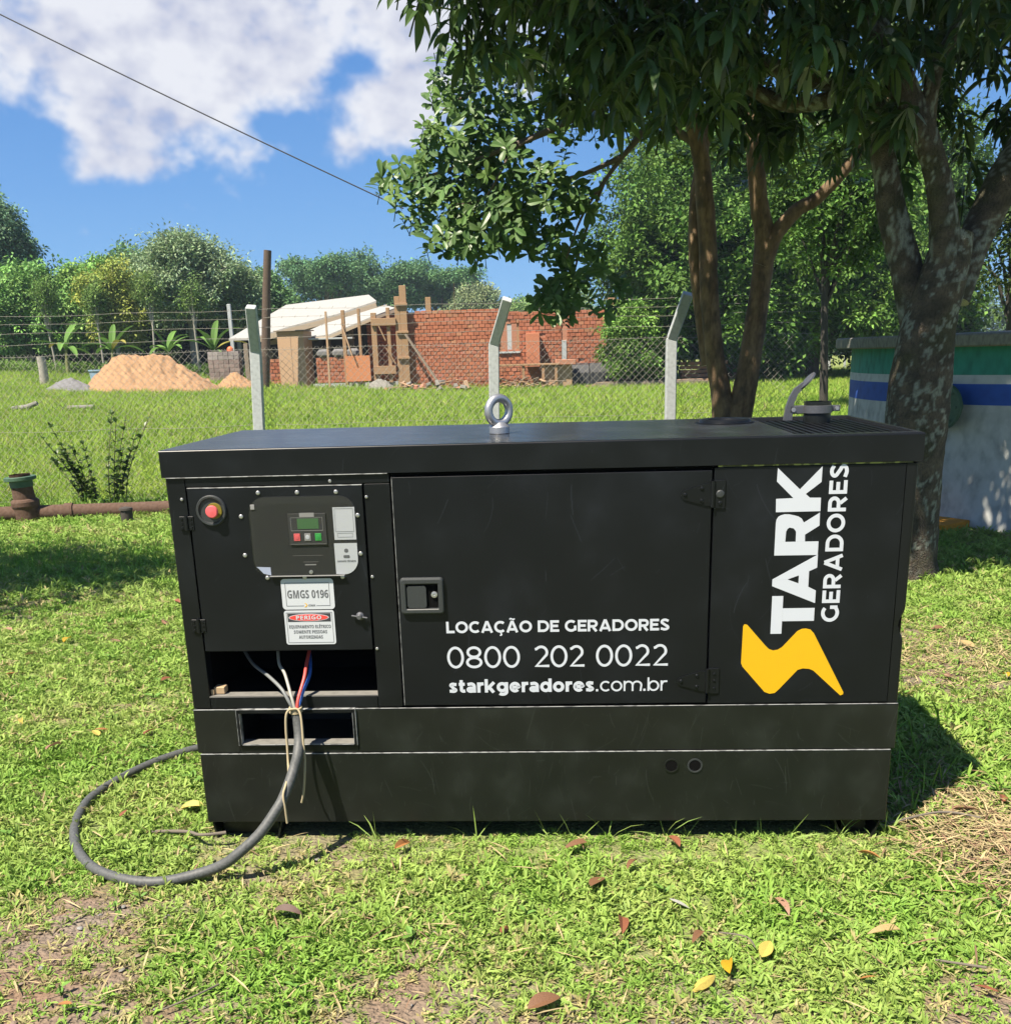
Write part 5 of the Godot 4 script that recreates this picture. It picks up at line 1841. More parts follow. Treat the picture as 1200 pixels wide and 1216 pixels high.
func make_pipe() -> void:
	var t := thing("rusty_pipe", "long rusty iron pipe lying along the fence with an upright flanged stub", "pipe", Vector3.ZERO)
	var m := mb()
	var p := []
	var r := []
	for k in 25:
		var u := k / 24.0
		p.append(Vector3(lerpf(-6.1, -1.2, u), 0.055 + 0.01 * sin(u * 9.0), lerpf(-7.55, -8.35, u)))
		r.append(0.082)
	m.tube(p, r, 18, true, 0.03, 6)
	part(t, "long_pipe", m, mats.rust)
	m = mb()
	m.tube([Vector3(-6.3, 0.08, -7.5), Vector3(-5.55, 0.08, -7.66)], [0.102, 0.102], 16)
	part(t, "pale_sleeve", m, mats.concrete)
	m = mb()
	m.tube([Vector3(-4.62, 0.06, -7.79), Vector3(-4.54, 0.06, -7.803)], [0.094, 0.094], 16)
	part(t, "coupling", m, mats.rust)
	var c := Vector3(-4.98, 0.0, -7.72)
	m = mb()
	m.xf = Transform3D(Basis(Vector3(0, 0, 1), 0.05), c)
	m.lathe([Vector2(0.12, -0.05), Vector2(0.125, 0.12), Vector2(0.138, 0.15), Vector2(0.138, 0.19), Vector2(0.128, 0.21), Vector2(0.108, 0.22), Vector2(0.102, 0.40), Vector2(0.10, 0.40), Vector2(0.10, 0.45), Vector2(0.10, 0.47), Vector2(0.10, 0.3)], 28)
	var st := part(t, "upright_stub", m, mats.rust)
	m = mb()
	m.xf = Transform3D(Basis(Vector3(0, 0, 1), 0.05), c)
	m.lathe([Vector2(0.104, 0.34), Vector2(0.112, 0.342), Vector2(0.112, 0.40), Vector2(0.145, 0.408), Vector2(0.155, 0.412), Vector2(0.155, 0.442), Vector2(0.15, 0.446), Vector2(0.09, 0.446), Vector2(0.09, 0.3)], 32)
	part(st, "flange", m, mats.iron_green, "green flange")
	m = mb()
	m.tube([Vector3(0, -0.05, 0), Vector3(0.005, 0.11, 0)], [0.062, 0.058], 12, true, 0.08, 3)
	m.lathe([Vector2(0.06, 0.11), Vector2(0.07, 0.115), Vector2(0.065, 0.135), Vector2(0.0, 0.15)], 12)
	var o := part(self, "cut_pipe_end", m, mats.dark_bark)
	o.position = Vector3(-3.86, 0.0, -7.42)
	meta(o, "short dark peg with a rounded cap in front of the rusty pipe", "peg")


# ---------------------------------------------------------------- trees
func leaf_clump(kind: int, count: int, size: float, length: float, width: float, sd: int, seg := 2) -> ArrayMesh:
	# leaves spread through a small ball, each in its own direction
	rng.seed = sd
	var m := mb()
	for k in count:
		var d := Vector3(rnd(-1, 1), rnd(-0.8, 1), rnd(-1, 1)).normalized()
		var g := rnd(0.8, 1.2)
		m.col = Color(g * rnd(0.94, 1.06), g, g * rnd(0.85, 1.1))
		m.leaf(d * size * rnd(0.1, 0.9), (d + Vector3(rnd(-0.6, 0.6), rnd(-0.5, 0.3), rnd(-0.6, 0.6))).normalized(), Vector3.UP + Vector3(rnd(-0.4, 0.4), 0, rnd(-0.4, 0.4)), length * rnd(0.75, 1.2), width * rnd(0.8, 1.15), kind, 0.5, 0.2, seg)
	return m.mesh()


func whorl(count: int, kind: int, length: float, width: float, droop: float, rise: float, sd: int, seg := 4) -> ArrayMesh:
	# leaves round the end of a twig
	rng.seed = sd
	var m := mb()
	for k in count:
		var a := k * 2.4 + rnd(-0.3, 0.3)
		var g := rnd(0.82, 1.18)
		m.col = Color(g * rnd(0.93, 1.07), g, g * rnd(0.85, 1.1))
		m.leaf(Vector3(0, -0.012 * k, 0), Vector3(cos(a), rise + rnd(-0.35, 0.35), sin(a)).normalized(), Vector3.UP, length * rnd(0.5, 1.25), width * rnd(0.8, 1.2), kind, droop * rnd(0.4, 1.5), rnd(0.1, 0.45), seg)
	m.col = Color(0.5, 0.45, 0.5)
	m.tube([Vector3(0, -0.02 * count, 0), Vector3(0, 0.01, 0)], [0.004, 0.003], 4, false)
	return m.mesh()


func spin() -> Basis:
	return Basis(Vector3.UP, rnd(0, TAU)) * Basis(Vector3.RIGHT, rnd(-0.5, 0.5)) * Basis(Vector3.BACK, rnd(-0.5, 0.5))


func in_lobe(q: Array, shell := 0.4) -> Vector3:
	var d := Vector3(rnd(-1, 1), rnd(-1, 1), rnd(-1, 1))
	while d.length() > 1.0 or d.length() < 0.05:
		d = Vector3(rnd(-1, 1), rnd(-1, 1), rnd(-1, 1))
	d = d.normalized() * pow(rng.randf(), shell)
	return (q[0] as Vector3) + d * (q[1] as Vector3)


func far_tree(called: String, label: String, group: String, at: Vector3, height: float, spread: float, tint: Color, count: int, clump: Mesh, size: float, sd: int, o := {}) -> void:
	# a tree of lobes: trunk, a few limbs, and leaf clumps in the lobes
	rng.seed = sd
	var t := thing(called, label, "tree", at, 0.0, group)
	var low: float = o.get("low", 0.25)
	var trunk: Material = o.get("bark", mats.far_bark)
	var lobes := []
	var n: int = o.get("lobes", 14)
	for k in n:
		var u := (k + 0.5) / n
		var a := k * 2.4 + rnd(-0.4, 0.4)
		var y := lerpf(low + 0.12, 0.86, u) * height
		var w := spread * 0.62 * sin(PI * clampf(0.28 + 0.62 * u, 0.0, 1.0))
		if o.has("flat"):
			w = spread * 0.75 * (0.55 + 0.45 * u)
			y = lerpf(0.62, 0.9, u) * height
		var s := rnd(0.5, 1.25)
		lobes.append([Vector3(cos(a) * w * rnd(0.5, 1.0), y, sin(a) * w * rnd(0.5, 1.0)), Vector3(spread * 0.38 * s, height * (0.085 if o.has("flat") else 0.135) * s, spread * 0.38 * s)])
	var m := mb()
	var lean := rnd(-0.06, 0.06) * height
	var top := Vector3(lean, height * 0.75, rnd(-0.3, 0.3))
	var r: float = o.get("r", 0.022) * height
	m.tube([Vector3(0, -0.3, 0), Vector3(lean * 0.2, height * 0.2, 0), Vector3(lean * 0.6, height * 0.48, 0.1), top], [r * 1.2, r, r * 0.75, r * 0.3], 8, true, 0.08, sd)
	part(t, "trunk", m, trunk)
	m = mb()
	for q in lobes:
		var a := Vector3(lean * 0.4, minf(height * rnd(0.3, 0.5), (q[0] as Vector3).y - 0.2), 0)
		var b: Vector3 = q[0]
		if trunk == mats.pale_bark:
			b += (b - a) * 0.22 + Vector3(0, 0, (q[1] as Vector3).z * 0.8)
		m.tube([a, a.lerp(b, 0.5) + Vector3(0, 0.06 * height, 0), b], [r * 0.5, r * 0.33, r * 0.12], 6, false)
	part(t, "limbs", m, trunk)
	var where := []
	var tints := []
	for k in count:
		var q: Array = lobes[k % n]
		var p := in_lobe(q, 0.3)
		if rng.randf() < 0.24:
			p += (p - (q[0] as Vector3)) * rnd(0.1, 0.65)
		where.append(Transform3D(spin().scaled(Vector3.ONE * size * rnd(0.7, 1.25)), p))
		var g := rnd(0.7, 1.2) * (1.7 if rng.randf() < 0.12 else 1.0)
		tints.append(Color(tint.r * g * rnd(0.9, 1.12), tint.g * g, tint.b * g * rnd(0.85, 1.15)))
	copies(t, "crown", clump, mats.far_leaf, where, tints)


func make_trees() -> void:
	var fine := leaf_clump(2, 16, 0.55, 0.30, 0.15, 61)
	var loose := leaf_clump(2, 12, 0.6, 0.26, 0.12, 62)
	var woods := "trees of the woods beyond the field"
	far_tree("forest_tree", "tall blue green tree standing above the others at the left edge", woods, Vector3(-31.5, 1.3, -68.0), 10.8, 3.6, Color(0.151, 0.263, 0.151), 2600, fine, 0.85, 101, {"low": 0.3})
	far_tree("forest_tree", "dense mid green tree at the left edge, below the tall blue green one", woods, Vector3(-27.3, 1.2, -61.0), 6.4, 3.4, Color(0.172, 0.322, 0.091), 3000, fine, 0.8, 102, {"low": 0.12, "bark": mats.pale_bark})
	far_tree("forest_tree", "bushy bright green tree above the leftmost banana plants", woods, Vector3(-23.9, 1.2, -62.0), 6.6, 3.2, Color(0.222, 0.384, 0.101), 2800, fine, 0.8, 103, {"low": 0.15, "bark": mats.pale_bark})
	far_tree("forest_tree", "yellow green tree in the middle of the woods", woods, Vector3(-21.4, 1.15, -58.5), 5.9, 2.2, Color(0.27, 0.33, 0.075), 1700, fine, 0.7, 104, {"low": 0.25, "bark": mats.pale_bark})
	far_tree("forest_tree", "broad grey green tree with pale bare branches, tallest right of the yellow green one", woods, Vector3(-17.8, 1.1, -61.0), 8.0, 4.2, Color(0.252, 0.352, 0.202), 3800, loose, 0.85, 105, {"low": 0.3, "bark": mats.pale_bark, "lobes": 17, "r": 0.03})
	far_tree("forest_tree", "thin leaved tree at the right end of the woods beside the wooden pole", woods, Vector3(-15.4, 1.0, -62.0), 6.2, 2.4, Color(0.222, 0.322, 0.172), 1600, loose, 0.8, 106, {"low": 0.35, "bark": mats.pale_bark})
	far_tree("forest_tree", "dark green tree behind and right of the bushy bright green one", woods, Vector3(-24.0, 1.3, -68.5), 7.6, 3.4, Color(0.142, 0.263, 0.101), 2200, fine, 0.85, 107)
	far_tree("forest_tree", "dark green tree behind the yellow green one", woods, Vector3(-20.6, 1.3, -68.0), 7.7, 3.4, Color(0.151, 0.263, 0.111), 2200, fine, 0.85, 108)
	far_tree("forest_tree", "dark tree filling the gap behind the broad grey green one", woods, Vector3(-16.0, 1.2, -70.0), 6.3, 4.0, Color(0.121, 0.231, 0.091), 2200, fine, 0.85, 109, {"low": 0.1})
	far_tree("forest_tree", "dark tree closing the left edge behind the dense mid green one", woods, Vector3(-29.5, 1.3, -69.0), 6.0, 4.2, Color(0.121, 0.222, 0.091), 2200, fine, 0.85, 110, {"low": 0.08})
	var thin := "thin pale stemmed trees at the edge of the woods"
	far_tree("thin_tree", "thin pale stemmed tree between the two leftmost banana plants", thin, Vector3(-21.6, 1.0, -56.5), 5.2, 0.9, Color(0.15, 0.25, 0.07), 260, loose, 0.55, 121, {"low": 0.55, "bark": mats.pale_bark, "r": 0.011, "lobes": 6})
	far_tree("thin_tree", "thin pale stemmed tree above the left end of the sand heap", thin, Vector3(-18.9, 0.95, -56.8), 5.6, 1.0, Color(0.17, 0.26, 0.08), 260, loose, 0.55, 122, {"low": 0.6, "bark": mats.pale_bark, "r": 0.010, "lobes": 6})
	far_tree("thin_tree", "slanting pale stemmed tree above the middle of the sand heap", thin, Vector3(-16.3, 0.9, -56.2), 5.0, 0.9, Color(0.14, 0.23, 0.07), 220, loose, 0.55, 127, {"low": 0.6, "bark": mats.pale_bark, "r": 0.012, "lobes": 6})
	far_tree("thin_tree", "thin pale stemmed tree at the far left, above the stump post", thin, Vector3(-24.4, 1.05, -57.0), 5.4, 1.0, Color(0.14, 0.24, 0.06), 260, loose, 0.55, 124, {"low": 0.55, "bark": mats.pale_bark, "r": 0.011, "lobes": 6})
	rng.seed = 310
	# the dark undergrowth between the trunks
	var where := []
	var tints := []
	for k in 5200:
		var u := rng.randf()
		var x := lerpf(-33.0, -12.0, u)
		where.append(Transform3D(spin().scaled(Vector3.ONE * rnd(0.6, 1.2)), Vector3(x, 1.1 + 3.0 * pow(rng.randf(), 1.3), -63.0 - rnd(0.0, 6.0))))
		var g := rnd(0.6, 1.3)
		tints.append(Color(0.05 * g, 0.09 * g, 0.03 * g))
	var un := copies(self, "undergrowth", fine, mats.far_leaf, where, tints)
	meta(un, "dark undergrowth between the trunks of the woods", "undergrowth", "", "stuff")
	where = []
	tints = []
	for k in 1500:
		var x := rnd(-30.0, -13.0)
		where.append(Transform3D(spin().scaled(Vector3.ONE * rnd(0.25, 0.6)), Vector3(x, gh(x, -57.0) + rnd(0.0, 0.55), -57.5 + rnd(-2.0, 2.0))))
		var g := rnd(0.7, 1.3)
		tints.append(Color(0.14 * g, 0.24 * g, 0.05 * g))
	un = copies(self, "weeds", fine, mats.far_leaf, where, tints)
	meta(un, "bright weeds along the foot of the woods", "weeds", "", "stuff")
	var hill := "trees on the rise behind the brick house"
	var hl := [[-20.0, 12.9, 6.8, "leftmost of the flat topped dark trees behind the white roof"], [-13.0, 11.9, 7.0, "second flat topped dark tree from the left behind the white roof"], [-6.8, 11.3, 6.4, "flat topped dark tree behind the ridge of the white roof"], [-2.2, 8.8, 4.8, "pale rounded tree behind the left end of the brick wall"], [2.4, 7.2, 4.6, "low tree showing above the middle of the brick wall"], [8.5, 8.4, 5.5, "tree showing above the right part of the brick wall"], [-25.5, 8.6, 4.2, "low rounded tree between the wooden pole and the flat topped trees"]]
	for k in hl.size():
		var q: Array = hl[k]
		far_tree("hill_tree", q[3], hill, Vector3(q[0], 0.8, -128.0 - 3.0 * (k % 3)), q[1], q[2], [Color(0.101, 0.202, 0.091), Color(0.101, 0.202, 0.091), Color(0.111, 0.222, 0.091), Color(0.242, 0.302, 0.161), Color(0.222, 0.343, 0.121), Color(0.181, 0.282, 0.121), Color(0.121, 0.222, 0.101)][k], 1900, fine, 1.3, 200 + k, {"flat": 1} if k < 3 else {"low": 0.1})
	# right hand group beyond the field
	var grove := "leafy trees beyond the field on the right"
	far_tree("broad_tree", "large glossy green tree between the brick house and the two-stemmed tree", grove, Vector3(9.2, 0.0, -45.0), 11.5, 5.6, Color(0.098, 0.192, 0.041), 5200, fine, 0.85, 301, {"low": 0.0, "lobes": 22})
	far_tree("broad_tree", "large green tree seen between the two stems and the mango trunk", grove, Vector3(14.2, 0.0, -46.0), 12.5, 6.0, Color(0.104, 0.197, 0.041), 5600, fine, 0.85, 302, {"low": 0.0, "lobes": 22})
	far_tree("broad_tree", "dark tree filling the back of the grove behind the two stems", grove, Vector3(11.0, 0.0, -52.0), 13.5, 8.0, Color(0.058, 0.116, 0.030), 4200, fine, 1.0, 303, {"low": 0.0, "lobes": 22})
	far_tree("broad_tree", "tree at the right end of the grove, its foot behind the water tank", grove, Vector3(20.5, 0.0, -52.0), 12.5, 5.5, Color(0.082, 0.162, 0.035), 3600, fine, 0.95, 304, {"low": 0.05, "lobes": 17})
	far_tree("bush", "bright leafy bush in front of the right end of the brick wall", "", Vector3(5.5, 0.15, -42.8), 3.3, 1.7, Color(0.140, 0.257, 0.053), 900, fine, 0.55, 305, {"low": 0.0})
	far_tree("slender_tree", "slender dark trunked tree standing in the field left of the water tank", "", Vector3(7.55, 0.0, -22.0), 6.6, 2.3, Color(0.076, 0.152, 0.030), 950, fine, 0.5, 306, {"low": 0.42, "r": 0.014, "bark": mats.dark_bark})
	far_tree("slender_tree", "small dark tree seen over the right end of the tank slab", "", Vector3(9.9, 0.0, -18.0), 4.6, 1.5, Color(0.046, 0.076, 0.023), 260, fine, 0.45, 307, {"low": 0.42, "r": 0.02, "bark": mats.dark_bark})
	var ridge := copies(self, "far_woods", fine, mats.far_leaf, far_band()[0], far_band()[1])
	meta(ridge, "band of distant woods along the horizon on the right", "woods", "", "stuff")
	# the tree out of the frame on the left whose shade falls on the lawn
	far_tree("small_tree", "small lawn tree just beyond the left edge of the view", "", Vector3(-5.35, 0.0, -3.3), 4.9, 1.6, Color(0.140, 0.250, 0.062), 700, leaf_clump(2, 12, 0.5, 0.2, 0.09, 63), 0.5, 308, {"low": 0.5})
	make_two_stem()
	make_mango()
	make_shrub()


func far_band() -> Array:
	rng.seed = 501
	var where := []
	var tints := []
	for k in 5000:
		var x := rnd(15.0, 130.0)
		where.append(Transform3D(spin().scaled(Vector3.ONE * rnd(1.4, 2.6)), Vector3(x, rnd(0.0, 5.0 + 2.2 * sin(x * 0.11) + 1.2 * sin(x * 0.37)), -150.0 + rnd(-6.0, 6.0))))
		var g := rnd(0.7, 1.3)
		tints.append(Color(0.07 * g, 0.12 * g, 0.05 * g))
	return [where, tints]


func limb(m: MB, p: Array, r: Array, sides := 14, wob := 0.05, sd := 1, tintf = null) -> void:
	var q := smooth_path(p, 8 if tintf == null else 16)
	var s := []
	for i in q.size():
		var u := float(i) / (q.size() - 1) * (r.size() - 1)
		var k := mini(int(u), r.size() - 2)
		s.append(lerpf(r[k], r[k + 1], u - k))
	m.tube(q, s, sides, true, wob, sd, tintf)


func make_two_stem() -> void:
	var o := Vector3(2.1, 0.0, -7.0)
	var no := FastNoiseLite.new()
	no.seed = 52
	no.frequency = 1.0
	no.fractal_octaves = 4
	var bark := func(p: Vector3) -> Color:
		# long streaks of mottled bark, with dappled light and shade put into the colour
		var e := no.get_noise_3dv(p * Vector3(14, 2.2, 14))
		var f := no.get_noise_3dv(p * Vector3(7, 5, 7) + Vector3(3, 8, 1))
		var c := Color(0.15, 0.098, 0.055).lerp(Color(0.25, 0.17, 0.095), clampf(0.5 + 1.6 * e, 0.0, 1.0))
		return c.lerp(Color(0.075, 0.055, 0.038), clampf(f * 2.6 - 0.15, 0.0, 0.75))
	var t := thing("two_stem_tree", "smooth brown tree dividing near the ground into two stems behind the generator", "tree", o)
	var m := mb()
	limb(m, [Vector3(0.0, -0.1, 0), Vector3(-0.03, 0.5, 0), Vector3(-0.09, 1.0, 0), Vector3(-0.17, 1.4, 0), Vector3(-0.24, 1.9, 0.02), Vector3(-0.27, 2.4, 0), Vector3(-0.31, 2.8, 0), Vector3(-0.35, 3.1, 0), Vector3(-0.5, 3.6, 0.1), Vector3(-0.6, 4.4, 0.1)], [0.17, 0.135, 0.10, 0.086, 0.083, 0.082, 0.08, 0.075, 0.06, 0.03], 28, 0.09, 4, bark)
	part(t, "stem", m, mats.smooth_bark)
	m = mb()
	limb(m, [Vector3(0.03, 0.3, 0.03), Vector3(0.05, 0.8, 0.03), Vector3(0.12, 1.2, 0.02), Vector3(0.18, 1.6, 0.0), Vector3(0.22, 2.0, 0), Vector3(0.25, 2.4, -0.02), Vector3(0.18, 2.75, -0.02), Vector3(0.12, 3.2, 0), Vector3(0.08, 3.8, 0.05), Vector3(0.2, 4.6, 0.1)], [0.13, 0.125, 0.108, 0.096, 0.092, 0.094, 0.08, 0.075, 0.06, 0.03], 28, 0.09, 6, bark)
	limb(m, [Vector3(0.23, 2.2, 0), Vector3(0.33, 2.45, 0.02), Vector3(0.52, 2.66, 0.03), Vector3(0.70, 2.76, 0.05), Vector3(1.0, 3.1, 0.1), Vector3(1.3, 3.7, 0.1)], [0.09, 0.07, 0.062, 0.055, 0.045, 0.025], 20, 0.05, 8, bark)
	part(t, "stem", m, mats.smooth_bark)
	m = mb()
	limb(m, [Vector3(-0.22, 1.35, -0.10), Vector3(-0.30, 1.9, -0.14), Vector3(-0.36, 2.4, -0.14), Vector3(-0.34, 2.9, -0.2), Vector3(-0.2, 3.6, -0.3)], [0.06, 0.062, 0.06, 0.055, 0.04], 16, 0.06, 11, bark)
	part(t, "stem", m, mats.smooth_bark)
	# the branch that reaches out to the left
	m = mb()
	var tips := []
	for q in [[[Vector3(-0.36, 3.2, 0), Vector3(-0.75, 3.38, 0.05), Vector3(-0.95, 3.22, 0.1), Vector3(-1.15, 3.0, 0.1), Vector3(-1.4, 2.66, 0.1), Vector3(-1.55, 2.3, 0.1)], 0.04], [[Vector3(-0.5, 3.5, 0.05), Vector3(-1.1, 3.55, 0.2), Vector3(-1.7, 3.3, 0.3), Vector3(-2.3, 3.1, 0.3), Vector3(-2.9, 2.95, 0.2)], 0.05], [[Vector3(-1.05, 3.12, 0.1), Vector3(-1.4, 2.98, 0.15), Vector3(-1.9, 2.85, 0.2), Vector3(-2.5, 2.55, 0.2)], 0.025], [[Vector3(-1.7, 3.3, 0.3), Vector3(-2.0, 3.15, 0.35), Vector3(-2.25, 2.8, 0.35), Vector3(-2.5, 2.75, 0.3)], 0.02], [[Vector3(-1.2, 2.95, 0.1), Vector3(-1.38, 2.5, 0.0), Vector3(-1.5, 2.1, -0.05), Vector3(-1.6, 1.9, 0.0)], 0.018], [[Vector3(-0.6, 3.7, 0.1), Vector3(-1.2, 3.9, 0.1), Vector3(-2.0, 3.8, 0.1), Vector3(-2.6, 3.5, 0.2)], 0.035]]:
		limb(m, q[0], [q[1], q[1] * 0.8, q[1] * 0.55, q[1] * 0.35, q[1] * 0.15], 8, 0.05, 3)
	part(t, "branch", m, mats.far_bark)
	# broad leaves in sprays at the twig ends
	rng.seed = 71
	var lobes := [[Vector3(-2.62, 2.92, 0.1), Vector3(0.58, 0.36, 0.5), 85], [Vector3(-2.35, 3.28, 0.2), Vector3(0.48, 0.28, 0.5), 53], [Vector3(-2.0, 2.72, 0.2), Vector3(0.7, 0.38, 0.5), 99], [Vector3(-2.35, 2.52, 0.25), Vector3(0.5, 0.24, 0.4), 53], [Vector3(-1.5, 2.75, 0.2), Vector3(0.28, 0.3, 0.3), 18], [Vector3(-1.5, 2.28, 0.0), Vector3(0.28, 0.28, 0.28), 25], [Vector3(-1.6, 1.95, 0.0), Vector3(0.24, 0.17, 0.2), 29], [Vector3(-1.95, 3.12, 0.3), Vector3(0.5, 0.3, 0.4), 35], [Vector3(-2.45, 3.75, 0.2), Vector3(0.34, 0.36, 0.4), 39], [Vector3(-1.9, 3.7, 0.2), Vector3(0.7, 0.35, 0.5), 71], [Vector3(-1.25, 3.5, 0.1), Vector3(0.6, 0.3, 0.5), 49], [Vector3(-1.2, 2.05, -0.1), Vector3(0.2, 0.35, 0.2), 12]]
	var crown_lobes := [[Vector3(-0.2, 5.2, 0.1), Vector3(1.0, 0.5, 0.8), 150], [Vector3(0.9, 5.0, -0.4), Vector3(0.9, 0.5, 0.8), 110], [Vector3(0.5, 3.3, -0.9), Vector3(0.9, 0.35, 0.5), 60], [Vector3(1.2, 3.3, -0.3), Vector3(0.6, 0.4, 0.5), 50], [Vector3(-0.3, 3.6, -0.9), Vector3(0.8, 0.4, 0.5), 50]]
	var sprays := []
	for k in 4:
		sprays.append(whorl(7, 1, 0.12, 0.064, 0.4, 0.25, 80 + k, 5))
	var leaf_tints := [Color(0.085, 0.165, 0.046), Color(0.115, 0.20, 0.05), Color(0.065, 0.13, 0.042)]
	var shades := []
	for c in leaf_tints:
		shades.append(mat(c, 0.52, {"vc": 1, "back": 0.55, "spec": 0.3}))
	var cm := mb()
	var many := [[], []]
	var made := 0
	var first: Node3D = null
	for q in lobes:
		for k in q[2]:
			var p := in_lobe(q, 0.45)
			var b := (Basis(Vector3.BACK, rnd(-0.6, 0.8)) * Basis(Vector3.RIGHT, rnd(0.2, 1.5)) * Basis(Vector3.UP, rnd(0, TAU))).scaled(Vector3.ONE * rnd(0.75, 1.25))
			if made < 300 and k < int(q[2] * 0.5):
				var s := MeshInstance3D.new()
				s.name = "leaf_spray"
				s.mesh = sprays[made % 4]
				s.material_override = shades[made % 3]
				s.transform = Transform3D(b, p)
				t.add_child(s, true)
				made += 1
			else:
				many[0].append(Transform3D(b, p))
				var g := rnd(0.75, 1.25)
				many[1].append(Color(0.105 * g, 0.19 * g, 0.055 * g))
	for q in crown_lobes:
		for k in q[2]:
			many[0].append(Transform3D(spin().scaled(Vector3.ONE * rnd(0.9, 1.4)), in_lobe(q, 0.4)))
			var g := rnd(0.75, 1.25)
			many[1].append(Color(0.105 * g, 0.19 * g, 0.055 * g))
	copies(t, "crown", sprays[0], mats.leaf, many[0], many[1])


